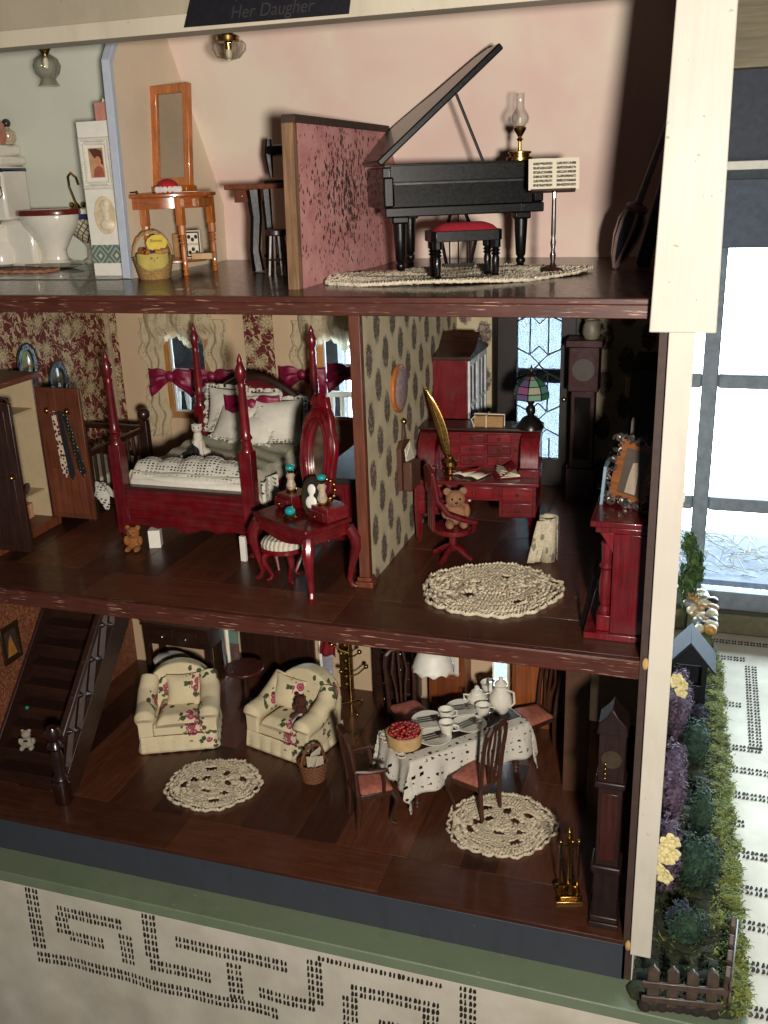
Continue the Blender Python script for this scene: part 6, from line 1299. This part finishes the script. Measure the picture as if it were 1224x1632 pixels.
FIGM = plain('cream_plush', '8e8474', .9, var=.15, bump=.4); m = MB().ball((0, 0, .7), (.65, .55, .7), 12, 8).ball((0, -.1, 1.75), (.52, .48, .5), 12, 8)
for s in (-1, 1): m.ball((s*.38, 0, 2.15), (.2, .12, .22), 8, 6).ball((s*.5, -.5, .28), (.3, .5, .28), 8, 6).ball((s*.7, -.2, .95), (.25, .3, .4), 8, 6)
o = m.build('body', FIGM, fg, sm=180); r_ = o.modifiers.new('skin', 'REMESH'); r_.mode = 'VOXEL'; r_.voxel_size = .07*S; r_.use_smooth_shade = True
MB().box(-.2, .2, -.62, -.5, 1.05, 1.25).build('neck_bow', INKB, fg)
tag(MB().ball((0, 0, 0), .22, 10, 8).build('green_bead', plain('green_bead', '1c8a6a', .1, coat=.8), loc=(-66.0, 9.4, RISE*4+.2)), 'shiny green bead on a dark stair tread', 'bead')
wp = PX(12, 1028, -68.2); gpx = thing('small_picture', 'small amber picture in a dark frame on the copper wall', 'picture frame', (-68.28, wp[1]+.5, wp[2]), 90)
MB().hollow(rect(-1.5, 1.5, -2.2, 2.2), rect(-1.0, 1.0, -1.6, 1.6), 1, -.3, 0).build('frame', plain('dark_gilt', '3c2a16', .4, .5), gpx, bev=.1); pp_ = MB().box(-1.0, 1.0, -.1, 0, -1.6, 1.6).build('picture', plain('picture_dark', '3a2c26', .6), gpx); MB().prism([(-.7, -1.5), (.8, -1.5), (.5, -.5), (.1, .9), (-.3, .2), (-.5, -.6)], 1, -.14, -.1).build('painted_figure', plain('picture_amber', '9a6424', .6), pp_)  # amber figure on the dark picture
# --- armchairs
def rosefab():
    m = Mat('rose_chintz', 'c2b088', .9)
    n = m.voro(.27, rnd=.8); px, py, pz = m.xyz(n.outputs['Position']); x, y, z = m.xyz(); w_ = m.noise(1.1, 2)
    d = Ex(m.nt, n.outputs['Distance'])+(w_-.5)*.28
    sm = m.voro(1.35, rnd=1); sd = Ex(m.nt, sm.outputs['Distance']); sc1 = Ex(m.nt, sm.outputs['Color'])
    rose = d.lt(.27)*sd.lt(.62)*sc1.gt(.2); leaf = d.lt(.44)*d.gt(.2)*sd.lt(.42)*(1-rose)
    dots = Ex(m.nt, m.voro(1.7, rnd=.35).outputs['Distance']).lt(.10)
    petal = m.mix((sd*22).sin().soft(-.4, .8), '86303f', 'b8687a')
    c = m.mix(m.noise(.4, 2).soft(.3, .7), 'cdbd98', 'dacba8'); c = m.mix(dots*.7, c, '8d5f4c'); c = m.mix(leaf, c, m.mix(sc1, '2c3a20', '55603a')); c = m.mix(rose, c, petal)
    m.color(c); m.bump(m.noise(9, 3), .25, .03); return m.m
CHINTZ = rosefab()
def armchair(label, loc, rz, pil):
    t = thing('armchair', label, 'armchair', loc, rz, 'rose chintz armchairs')
    W, D = 8.9, 7.2; h = W/2
    MB().box(-h+.4, h-.4, .4, D-.2, .7, 3.0).build('base', CHINTZ, t, bev=.4)
    def seat(u, v): return (-2.55+5.1*u, -.1+5.3*v, 2.9+1.15*(min(1, 6*min(u, 1-u, v+.02, 1-v+.05)))**.5+.15*math.sin(PI*u))
    MB().sheet(seat, 20, 20).box(-2.5, 2.5, -.05, 5.2, 2.2, 3.0).build('seat_cushion', CHINTZ, t, sm=60)
    for s in (-1, 1):
        m = MB()
        def arm(u, v):
            a = -.35*PI+1.5*PI*u; yy = -.25+5.9*v; zc = 4.25+1.3*max(0, v-.45)**1.4*2; r_ = .95
            return (s*(h-.85+r_*math.cos(a)*1.0) if True else 0, yy, zc+r_*math.sin(a)-(0 if u < .92 else 2.6*(u-.92)/.08))
        m.tube([(s*(h-.85), -.2, 4.0), (s*(h-.85), 0, 4.2), (s*(h-.8), 2.5, 4.25), (s*(h-.8), 4.6, 5.2), (s*(h-1.1), 6.0, 6.6)], [.95, 1.2, 1.2, 1.2, 1.1], 16).box(s*(h-.85)-.85, s*(h-.85)+.85, -.15, 5.6, 1.0, 4.2)
        o = m.build('arm', CHINTZ, t, sm=60, bev=.1); r_ = o.modifiers.new('soft', 'REMESH'); r_.mode = 'VOXEL'; r_.voxel_size = .13*S; r_.use_smooth_shade = True; sm_ = o.modifiers.new('smooth', 'SMOOTH'); sm_.iterations = 6
    bk = [(-h+.5, 2.4)]+[(-(h-.45)*math.cos(PI*i/16), 4.8+4.2*math.sin(PI*i/16)**.8) for i in range(17)]+[(h-.5, 2.4)]
    m = MB().at((0, 0, 0), 0, -9).prism(bk, 1, 4.4, 6.6); o = m.build('backrest', CHINTZ, t, sm=60); r_ = o.modifiers.new('soft', 'REMESH'); r_.mode = 'VOXEL'; r_.voxel_size = .16*S; r_.use_smooth_shade = True; sm_ = o.modifiers.new('smooth', 'SMOOTH'); sm_.iterations = 14
    def skirt(u, v):
        P = [(-h+.3, D-.3), (-h+.2, -.3), (h-.2, -.3), (h-.3, D-.3)]; L = [D, W-.4, D]; tot = sum(L); d = u*tot; k = 0
        while k < 2 and d > L[k]: d -= L[k]; k += 1
        f_ = d/L[k]; x = P[k][0]+(P[k+1][0]-P[k][0])*f_; y = P[k][1]+(P[k+1][1]-P[k][1])*f_
        pl_ = .13*abs(math.sin(u*PI*15))*(.2+v); nx = (-1, 0, 1)[k]; ny = (0, -1, 0)[k]
        return (x+nx*(pl_+.25*v), y+ny*(pl_+.25*v), 2.1-2.05*v+.14*abs(math.sin(u*PI*15))*v)
    MB().sheet(skirt, 180, 6).build('skirt', CHINTZ, t, solid=.06, sm=50)
    a = R(rz); lx, ly = pil[0], pil[1]
    pp = thing('throw_pillow', pil[3], 'pillow', (loc[0]+lx*math.cos(a)-ly*math.sin(a), loc[1]+lx*math.sin(a)+ly*math.cos(a), 3.9), rz+pil[2], 'armchair pillows')
    for s in (-1, 1): pass
    m = MB().at((0, 0, 0), 0, -22, pil[4])
    for s in (-1, 1): m.sheet(lambda u, v: (3.9*(u-.5)*(1-.1*math.sin(PI*v)), s*.75*(max(0, math.sin(PI*u)*math.sin(PI*v)))**.5, 3.7*v*(1-.04*math.sin(PI*u))), 14, 12)
    m.build('pillow_case', CHINTZ, pp, sm=180)
    return t
armchair('rose chintz armchair with square pillow, next to the staircase', (-51.4, 16.2, 0), 24, (.6, 3.2, 0, 'square rose-print pillow set upright on the armchair by the stairs', 0))
armchair('rose chintz armchair with a toy bear, beside the wicker basket', (-39.9, 18.3, 0), -15, (-1.4, 3.3, 8, 'rose-print pillow tilted in the armchair with the toy bear', 8))
a_ = R(-13); tbx, tby = -39.8+1.6*math.cos(a_)-2.6*math.sin(a_), 18.3+1.6*math.sin(a_)+2.6*math.cos(a_)
teddy('dark brown teddy bear in the armchair beside the wicker basket', (tbx, tby, 3.95), 3.0, -25, plain('dark_brown_plush', '4a2216', .95, var=.25, scale=6, bump=.8))
bk_ = thing('grey_book', 'grey striped booklet lying on the armchair seat', 'book', (tbx-.2, tby-1.3, 4.1), -35); MB().at((0, 0, 0), 0, 25).box(-.55, .55, -1.2, 1.0, 0, .2).build('cover', plain('grey_cover', '6c6a66', .6), bk_); MB().at((0, 0, 0), 0, 25).box(-.2, .2, -1.22, 1.02, .2, .23).build('stripe', WHITE, bk_)
nb = basket('brown wicker basket with papers next to the armchair', (-34.2, 14.9, 0), 1.55, 2.2, WICKD, 2.0, 60)
for k, (a, z) in enumerate(((20, .9), (75, 1.3), (130, .8))): tag(MB().at((0, 0, 0), a, 14).box(-.9, .9, -.04, .04, 0, 2.4).build('folded_paper', npm.m if k != 1 else PAPER, loc=(-34.2+.3*math.cos(k*2), 14.9+.3*math.sin(k*2), z)), ('folded newspaper in the wicker basket', 'plain white paper upright in the wicker basket', 'creased newspaper page at the basket rim')[k], 'paper', 'papers in the wicker basket')
# --- round side table between the armchairs
rt_ = thing('round_side_table', 'round dark side table between the two armchairs', 'side table', (-47.0, 25.2, 0))
MB().prism(oval(0, 0, 2.4, 2.4, 28), 2, 6.2, 6.6).build('table_top', wood('red_brown_wood', '3a1610', '56241a', .3, ax=0), rt_, bev=.12); MB().lathe([(.3, 1.2), (.5, 1.8), (.25, 2.6), (.4, 3.6), (.22, 4.4), (.35, 6.2)], (0, 0, 0), 12).build('pillar', WALNUT, rt_)
for a in (30, 150, 270): MB().at((0, 0, 0), a).tube([(0, 0, 1.8), (.9, 0, 1.3), (1.6, 0, .3), (1.9, 0, .15)], [.25, .22, .18, .15], 6).build('foot', WALNUT, rt_)
H1_ = ((7, .4, .18), (7, 1.9, .18), (7, 3.3, .18), (7, 5.0, .18), (3, .3, .3), (3, 2.4, .3), (3, 4.4, .3), (5, 1.2, .14), (5, 2.9, .14), (5, 5.5, .14))
crochet('crochet_mat', 'crocheted mat on the floor in front of the armchairs', (-44.3, 10.9, 0), 5.1, 4.6, 10, holes=H1_, group='crocheted mats', edge=12)
crochet('crochet_mat', 'crocheted mat under the dining chair legs', (-13.0, 12.4, 0), 5.4, 4.9, 20, holes=H1_, group='crocheted mats', edge=12)
# --- dining table
TC, TR = (-19.5, 19.3), 46.0
dt = thing('dining_table', 'dark dining table under a white lace cloth', 'dining table', (TC[0], TC[1], 0), TR)
TL, TWD = 7.2, 3.4
MB().box(-TL, TL, -TWD, TWD, 5.7, 6.15).build('table_top', CHAIRW, dt, bev=.1); MB().box(-TL+.6, TL-.6, -TWD+.5, TWD-.5, 4.9, 5.7).build('apron', CHAIRW, dt)
for x in (-1, 1):
    for y in (-1, 1): turned(MB(), (x*(TL-1), y*(TWD-.8), 0), 4.95, .42).build('leg', CHAIRW, dt)
def cloth(u, v):
    ou, ov = (u-.5)*2, (v-.5)*2; X, Y = ou*(TL+3.9), ov*(TWD+3.7)
    ex, ey = max(0, abs(X)-TL-.1), max(0, abs(Y)-TWD-.1); sx = math.copysign(1, X); sy = math.copysign(1, Y)
    drop = max(ex, ey)+.55*min(ex, ey); wv = (.28*math.sin(X*1.1+1)+.2*math.sin(X*2.3)) if ey > ex else (.28*math.sin(Y*1.3)+.2*math.sin(Y*2.9+1))
    f_ = min(1, drop/2); x = sx*min(abs(X), TL+.12)+sx*(.18*ex+wv*f_*(ex >= ey)*.8); y = sy*min(abs(Y), TWD+.12)+sy*(.18*ey+wv*f_*(ey > ex)*.8)
    return (x, y, 6.22-drop*.97)
LACET = lace_mat('table_lace', 'd8d2c4', 1.25, .24, .52, .2)
tc_ = tag(MB().sheet(cloth, 70, 50).build('lace_tablecloth', LACET, loc=(TC[0], TC[1], 0), rz=TR, solid=.05, sm=70), 'white cutwork lace cloth draped over the dining table', 'tablecloth')
rn = thing('table_runner', 'dark brown runner with lace-ring border along the dining table', 'runner', (TC[0], TC[1], 6.25), TR); MB().box(-TL+.1, TL-.1, -2.0, 2.0, 0, .06).build('runner_cloth', plain('dark_runner', '2a1812', .6, var=.2), rn)
for i in range(6): MB().tube([(-TL-.35+.2*(i % 2)+.42*math.cos(2*PI*k/14), -2.1+i*.84+.42*math.sin(2*PI*k/14), .1-.0*i) for k in range(14)], .1, 5, closed=True).build('lace_ring', YARN2, rn)
def tl(x, y): a = R(TR); return (TC[0]+x*math.cos(a)-y*math.sin(a), TC[1]+x*math.sin(a)+y*math.cos(a))
def tinv(X, Y): a = R(-TR); dx, dy = X-TC[0], Y-TC[1]; return dx*math.cos(a)-dy*math.sin(a), dx*math.sin(a)+dy*math.cos(a)
ZT_ = 6.32
FORK = SILVER
def plate(label, px, py, rot):
    x, y, _ = PZ(px, py, ZT_); t = thing('dinner_plate', label, 'plate', (x, y, ZT_), rot, 'dinner plates on the table')
    MB().lathe([(.01, .08), (1.0, .08), (1.2, .18), (1.75, .3), (1.85, .36), (1.8, .4), (1.2, .26), (.01, .16)], (0, 0, 0), 28).build('dish', WHITECH, t)
    for k, (w_, l_) in enumerate(((.16, 1.25), (.14, 1.3), (.18, 1.2))):
        yy = -.42+.42*k; MB().box(-l_, l_*.3, yy-.06, yy+.06, .36, .44).cbox((l_*.62, yy, .4), (l_*.7, w_*2, .1)).build(('fork', 'knife', 'spoon')[k], FORK, t)
plate('white plate with cutlery beside the red fruit bowl, near the lace corner', 692, 1178, 40); plate('white plate with cutlery between the red bowl and back chair', 683, 1151, 30); plate('white plate with cutlery in the middle of the table by the sugar bowl', 737, 1132, 30); plate('white plate with cutlery on the side of the splat-back chair', 748, 1157, 50)
def cup(label, px, py, rot, k=1):
    x, y, _ = PZ(px, py, ZT_); t = thing('tea_cup', label, 'cup', (x, y, ZT_), rot, 'white cups on the table')
    MB().lathe([(.45*k, 0), (.5*k, .1), (.62*k, .5*k), (.78*k, 1.1*k), (.85*k, 1.5*k), (.75*k, 1.5*k), (.55*k, .6*k), (.01, .3*k)], (0, 0, 0), 18).build('bowl', WHITECH, t); MB().tube([(.72*k, 0, 1.2*k), (1.2*k, 0, 1.15*k), (1.2*k, 0, .6*k), (.65*k, 0, .5*k)], .09*k, 6).build('handle', WHITECH, t)
cup('white cup between two plates near the red bowl', 711, 1150, 30); cup('white handled cup in front of the middle plates', 712, 1171, 10); cup('white cup with handle next to the sugar bowl', 770, 1143, 20); cup('tall white cup behind the sugar bowl', 779, 1108, 100, 1.1)
def pot(name, label, px, py, k, rot, spout):
    x, y, _ = PZ(px, py, ZT_); t = thing(name, label, 'coffee pot' if spout else 'sugar bowl', (x, y, ZT_), rot)
    pr = [(.8, 0), (.9, .15), (1.2, .8), (1.35, 1.5), (1.1, 2.3), (.75, 2.9), (.7, 3.3), (.85, 3.5)] if spout else [(.6, 0), (.7, .15), (1.05, .5), (1.1, .9), (.8, 1.3), (.7, 1.4)]
    m = MB().lathe([(a*k, b*k) for a, b in pr], (0, 0, 0), 20); m.build('body', WHITECH, t); z = pr[-1][1]*k
    MB().lathe([(.75*k if spout else .7*k, z), (.6*k, z+.25*k), (.2*k, z+.5*k), (.28*k, z+.75*k), (.02, z+.95*k)], (0, 0, 0), 16).build('lid', WHITECH, t)
    if spout: MB().tube([(.8*k, 0, 3.0*k), (1.7*k, 0, 2.9*k), (1.8*k, 0, 1.6*k), (1.2*k, 0, .9*k)], .13*k, 6).build('handle', WHITECH, t); MB().tube([(-1.0*k, 0, 1.6*k), (-1.4*k, 0, 2.4*k), (-1.35*k, 0, 3.3*k)], [.3*k, .22*k, .18*k], 8).build('spout', WHITECH, t)
    else:
        for s in (-1, 1): MB().tube([(s*.8*k, 0, 1.2*k), (s*1.45*k, 0, 1.3*k), (s*1.4*k, 0, .7*k), (s*1.0*k, 0, .5*k)], .1*k, 6).build('handle', WHITECH, t)
pot('coffee_pot', 'tall white lidded coffee pot on the dining table', 798, 1133, .95, -20, True); pot('sugar_bowl', 'white two-handled sugar bowl with pointed lid', 760, 1122, 1.0, 20, False)
x, y, _ = PZ(645, 1187, ZT_); rbw = thing('fruit_bowl', 'cream bowl heaped with red berries on the dining table', 'bowl', (x, y, ZT_)); MB().lathe([(1.4, 0), (1.75, .2), (1.85, .9), (1.9, 1.6), (1.75, 1.65), (1.6, .9), (.01, .6)], (0, 0, 0), 26).build('bowl', plain('cream_pottery', 'b8986a', .5), rbw)
m = MB()
for i in range(90):
    a = random.uniform(0, 2*PI); rr = 1.6*random.random()**.5; m.ball((rr*math.cos(a), rr*math.sin(a), 1.55+.35*(1-rr/1.7)+random.random()*.12), random.uniform(.2, .3), 7, 5)
bo_ = m.build('berries', plain('red_berries', '8a1a12', .4, var=.3, scale=3), rbw); bo_['kind'] = 'stuff'
# --- dining chairs
SEATF = plain('pink_damask_seat', '9c5a48', .85, var=.3, scale=2.2, bump=.2)
def dchair(label, loc, rz, arms=False):
    t = thing('dining_chair', label, 'chair', loc, rz, 'dark dining chairs'); m_ = CHAIRW
    for x in (-1, 1): cabriole(MB(), (x*1.75, -1.6, 0), 4.0, 270+x*30, .26).build('front_leg', m_, t); MB().tube([(x*1.5, 1.9, 0), (x*1.55, 1.75, 2), (x*1.6, 1.7, 4.2)], [.22, .26, .28], 6).build('back_leg', m_, t)
    MB().prism([(-2.15, -2.0), (2.15, -2.0), (1.75, 1.9), (-1.75, 1.9)], 2, 3.6, 4.1).build('seat_frame', m_, t, bev=.06); MB().sheet(lambda u, v: ((u-.5)*(4.0-.7*v), -1.85+3.5*v, 4.1+.4*(min(1, 5*min(u, 1-u, v, 1-v)))**.5), 12, 12).build('seat_pad', SEATF, t)
    for x in (-1, 1): MB().tube([(x*1.6, 1.75, 4.0), (x*1.7, 1.95, 6.5), (x*1.75, 2.35, 9.2), (x*1.5, 2.5, 10.3)], [.26, .24, .22, .26], 7).build('back_post', m_, t)
    MB().tube([(-1.55, 2.5, 10.2), (-.9, 2.5, 10.75), (0, 2.5, 10.6), (.9, 2.5, 10.75), (1.55, 2.5, 10.2)], [.28, .32, .36, .32, .28], 7).build('crest_rail', m_, t)
    for x in (-.62, 0, .62): MB().tube([(x*.8, 1.85, 4.2), (x*1.0, 1.98, 6.2), (x*1.55, 2.2, 8), (x*.9, 2.45, 10.4)], [.15, .14, .16, .14], 6).build('splat', m_, t)
    if arms:
        for x in (-1, 1): MB().tube([(x*1.75, 2.0, 7.0), (x*2.2, .6, 6.9), (x*2.25, -.9, 6.8), (x*2.1, -1.2, 6.6)], [.2, .24, .26, .2], 7).tube([(x*2.15, -.7, 6.7), (x*2.0, -.9, 5.2), (x*1.95, -.8, 4.0)], [.2, .17, .2], 7).build('arm', m_, t)
    return t
dchair('dark dining armchair at the table end facing the red bowl', (-26.0, 10.2, 0), 128, True)
dchair('dark splat-back dining chair standing on the crocheted mat', (-16.0, 14.4, 0), 246)
dchair('dark dining chair tucked behind the table by the small dresser', (-26.3, 24.8, 0), 42); dchair('dark dining chair at the table end behind the coffee pot', (-12.4, 27.4, 0), -46)
# --- pendant lampshade above the table
p = PY(690, 1056, 20); pdl = thing('pendant_lamp', 'white scalloped pendant lampshade above the dining table', 'lamp', (p[0], 20, 25.6)); dz = p[2]-25.6
n = 48; vs = []; fs = []
for k in range(5):
    for i in range(n):
        a = 2*PI*i/n; sc2 = .45*abs(math.sin(a*5)) if k == 0 else 0; rr = (2.25, 2.1, 1.9, 1.6, 1.2)[k]; vs.append((rr*math.cos(a), rr*math.sin(a), dz+(-.9, -.3, .4, 1.1, 1.8)[k]+sc2))
for k in range(4):
    for i in range(n): j = (i+1) % n; fs.append((k*n+i, k*n+j, (k+1)*n+j, (k+1)*n+i))
MB().add(vs, fs).build('shade', WHITE, pdl, solid=.05); MB().cyl((0, 0, dz+1.7), (0, 0, 0), .1, n=6).build('cord', BRASS, pdl); MB().lathe([(.8, -.3), (.7, 0)], (0, 0, 0), 12).build('ceiling_rose', BRASS, pdl)
# --- back wall furniture
sb = thing('sideboard', 'dark wooden sideboard with round knobs behind the armchair', 'sideboard', (-63.6, 29.6, 0)); MB().box(0, 9.6, 0, 4, 5.6, 8.2).build('body', WALNUTX, sb, bev=.06); MB().box(-.2, 9.8, -.2, 4.1, 8.2, 8.6).build('top', WALNUTX, sb, bev=.06)
for x in (.4, 9.2):
    for y in (.4, 3.6): MB().box(x-.35, x+.35, y-.35, y+.35, 0, 5.6).build('leg', WALNUT, sb)
for x in (3.0, 6.4): d_ = MB().box(x-1.5, x+1.5, -.12, .1, 5.9, 7.9).build('drawer', WALNUTX, sb, bev=.05); MB().ball((x, -.3, 6.9), .26, 10, 8).build('knob', SILVER, d_)
ws = thing('white_stool', 'low stool with white cushion in front of the sideboard', 'stool', (-58.2, 27.2, 0)); MB().lathe([(2.3, 4.6), (2.4, 5.1), (1.9, 5.5), (.01, 5.7)], (0, 0, 0), 24, sy=.8).build('cushion', LINEN, ws)
for a in (45, 135, 225, 315): MB().cyl((1.6*math.cos(R(a)), 1.3*math.sin(R(a)), 0), (1.6*math.cos(R(a)), 1.3*math.sin(R(a)), 4.7), .25, n=8).build('leg', WALNUT, ws)
GILT = plain('antique_gilt', '6a4a20', .35, .8, var=.35, scale=3, bump=.5)
fd = thing('front_door', 'dark panelled front door between two glass sidelights', 'door', (0, YG, 0)); MB().box(SL1[1]+.5, SL2[0]-.5, -.5, 0, .02, 20).build('leaf', WALNUT, fd, bev=.05)
for a, b in (SL1, SL2):
    MB().box(a, b, .3, .4, .6, 19).build('sidelight_pane', PANE, fd)
wx = (SL2[0]-SL1[1]-1)/2
for x in (SL1[1]+1.0, SL1[1]+.8+wx): MB().box(x, x+wx-1.2, -.62, -.5, 1, 8).build('door_panel', WALNUT, fd, bev=.1)
for xx, lab in ((PY(349, 1040, YG-.4)[0], 'tall carved gilt frame strip next to the sideboard'), (PY(551, 1050, YG-.4)[0], 'tall carved gilt frame strip behind the brass coat stand')):
    t = thing('gilt_pilaster', lab, 'pilaster', (xx, YG, 0), 0, 'gilt frame strips by the front door'); MB().box(-.85, .85, -.5, 0, 0, 20).build('strip', GILT, t, bev=.08)
    for k in range(9): MB().ball((0, -.55, .8+k*1.1), (.45, .3, .42), 8, 6).build('carving', GILT, t)
rk = thing('brass_coat_stand', 'brass coat stand with ball-tipped arms behind the armchair', 'coat stand', (-35.2, 29.8, 0)); MB().cyl((0, 0, 0), (0, 0, 12), .12, n=8).build('pole', BRASS, rk)
for k, (a, z) in enumerate(((20, 5.2), (140, 6.2), (260, 5.6), (330, 8.0), (200, 8.4))): MB().tube([(0, 0, z-.8), (1.0*math.cos(R(a)), 1.0*math.sin(R(a)), z-.4), (2.0*math.cos(R(a)), 2.0*math.sin(R(a)), z+.5)], .1, 6).ball((2.0*math.cos(R(a)), 2.0*math.sin(R(a)), z+.5), .3, 10, 8).build('hook', BRASS, rk)
for a in (-50, 70, 190): MB().at((0, 0, 0), a).tube([(0, 0, .9), (.9, 0, .7), (2.0, 0, .2)], .11, 6).ball((2.0, 0, .22), .2, 8, 6).build('foot', BRASS, rk)
tag(MB().sheet(lambda u, v: ((u-.5)*(1.8+.5*v)+.2*math.sin(v*5), .35*math.sin(u*9+v), 10.5-4.6*v), 14, 12).build('red_shawl', plain('scarlet_cloth', '7c0e1c', .8, bump=.3), loc=(-38.6, 31.6, 0), solid=.08), 'scarlet shawl hanging by the front door', 'shawl')
kc = thing('kitchen_cabinet', 'orange-brown kitchen cabinet at the back of the dining room', 'cabinet', (-25.6, 31.0, 0)); KO = wood('orange_wood', '6a3414', '8e4c20', .4, ax=2)
MB().box(0, 4.4, 0, 3.4, 0, 10).build('body', KO, kc, bev=.06); MB().box(.4, 4.0, -.15, 0, .6, 6.2).build('door', KO, kc, bev=.08); MB().box(1.0, 3.4, -.22, -.15, 1.4, 5.4).build('door_panel', wood('orange_wood_dark', '54280f', '70381a', .4, ax=2), kc, bev=.05)
tag(MB().sheet(lambda u, v: (-1.6+3.2*u, -.3-.1*math.sin(u*8), 9.4-3.4*v-.15*abs(math.sin(u*12))*v), 20, 8).build('white_towel', LINEN, loc=(-23.4, 31.0, 0), solid=.1), 'white towel hanging on the orange-brown cabinet', 'towel')
kd = thing('small_dresser', 'small dark dresser with pairs of metal knobs by the back chair', 'dresser', (-32.4, 30.4, 0)); MB().box(0, 5.0, 0, 3.8, .6, 9.5).build('body', WALNUT, kd, bev=.06)
for k in range(4): d_ = MB().box(.3, 4.7, -.15, 0, .9+2.1*k, 2.8+2.1*k).build('drawer', WALNUTX, kd, bev=.05); [MB().ball((x, -.3, 1.85+2.1*k), .2, 8, 6).build('knob', SILVER, d_) for x in (1.4, 3.6)]
for x in (.4, 4.6): MB().box(x-.3, x+.3, .1, .7, 0, .6).build('foot', WALNUT, kd)
oc = thing('oak_cupboard', 'orange-brown cupboard beside the dark dining corner', 'cupboard', (-15.6, 31.2, 0)); MB().box(0, 4.6, 0, 3.2, 0, 9.5).build('body', KO, oc, bev=.06); MB().box(.4, 4.2, -.15, 0, .6, 8.5).build('door', KO, oc, bev=.08)
tag(MB().lathe([(.9, 0), (1.2, .8), (1.1, 3.6), (.6, 4.6), (.5, 5.6), (.65, 6)], (0, 0, 0), 14).build('green_flask', glassy('bottle_green', (.25, .36, .32), .08), loc=(-18.2, 30.4, 0)), 'tall dark green glass bottle by the back wall', 'bottle')
# --- longcase clock and fire irons near the right strip
lc = thing('longcase_clock', 'tall dark walnut longcase clock by the cream edge strip', 'clock', (-1.75, 2.3, 0)); DW_ = wood('very_dark_wood', '180c09', '2a1510', .45, ax=2)
MB().box(-1.35, 1.2, -1.3, 1.3, 0, .5).build('plinth', DW_, lc, bev=.08); MB().box(-1.25, 1.1, -1.2, 1.2, .5, 1.1).build('foot_moulding', DW_, lc, bev=.12); MB().box(-1.1, .98, -1.05, 1.1, 1.1, 5.6).build('base', DW_, lc, bev=.05); MB().box(-1.35, 1.15, -1.25, 1.2, 5.6, 6.3).build('waist_moulding', DW_, lc, bev=.15); MB().box(-1.0, .9, -.95, 1.0, 6.3, 14).build('trunk', DW_, lc, bev=.05); MB().box(-.7, .6, -1.02, -.95, 6.9, 13.4).build('door', wood('clock_door', '2a120d', '43201a', .3, ax=2), lc, bev=.04)
MB().box(-1.3, 1.15, -1.25, 1.2, 14, 14.6).build('neck_moulding', DW_, lc, bev=.12); MB().box(-1.1, .98, -1.05, 1.1, 14.6, 19).build('hood', DW_, lc, bev=.05); MB().prism([(-1.3, 19), (1.15, 19), (1.0, 20), (.4, 20.6), (-.1, 21.4), (-.6, 20.6), (-1.2, 20)], 1, -1.2, 1.2).build('pediment', DW_, lc, bev=.1)
MB().at((-.06, -1.08, 16.8), 0, 90).lathe([(.01, 0), (.8, 0), (.82, .08)], (0, 0, 0), 22).build('dial', plain('dim_brass_dial', '4a3f30', .4, .4), lc)
m = MB(); [m.ball((-.5, -1.2, 15.0+.45*k), .14, 8, 6) for k in range(4)]; m.cyl((-.5, -1.2, 14.9), (-.5, -1.2, 16.6), .05, n=6).build('brass_chain', BRASS, lc)
ft = thing('fire_irons', 'brass fireplace tool set on a square base', 'fire irons', (-5.3, 4.3, 0), 18)
MB().prism([(-1.2, -1.2), (1.2, -1.2), (1.2, 1.2), (-1.2, 1.2)], 2, 0, .25).prism([(-.8, -.8), (.8, -.8), (.8, .8), (-.8, .8)], 2, .25, .45).build('base', BRASS, ft, bev=.06); MB().lathe([(.3, .45), (.15, .8), (.12, 6.0), (.3, 6.3), (.15, 6.7), (.25, 6.9), (.02, 7.2)], (0, 0, 0), 10).build('pole', BRASS, ft); MB().box(-.9, .9, -.1, .1, 5.2, 5.4).build('crossbar', BRASS, ft)
for x, n_ in ((-.8, 'shovel'), (.8, 'poker'), (.25, 'brush')): MB().tube([(x, -.3, 5.9), (x, -.35, 1.0)], .1, 6).ball((x, -.3, 6.0), .2, 8, 6).lathe([(.1, .5), (.4, .6), (.45, 1.3), (.1, 1.5)] if n_ != 'poker' else [(.08, .4), (.14, .8), (.08, 1.2)], (x, -.35, 0), 8).build(n_, BRASS, ft)
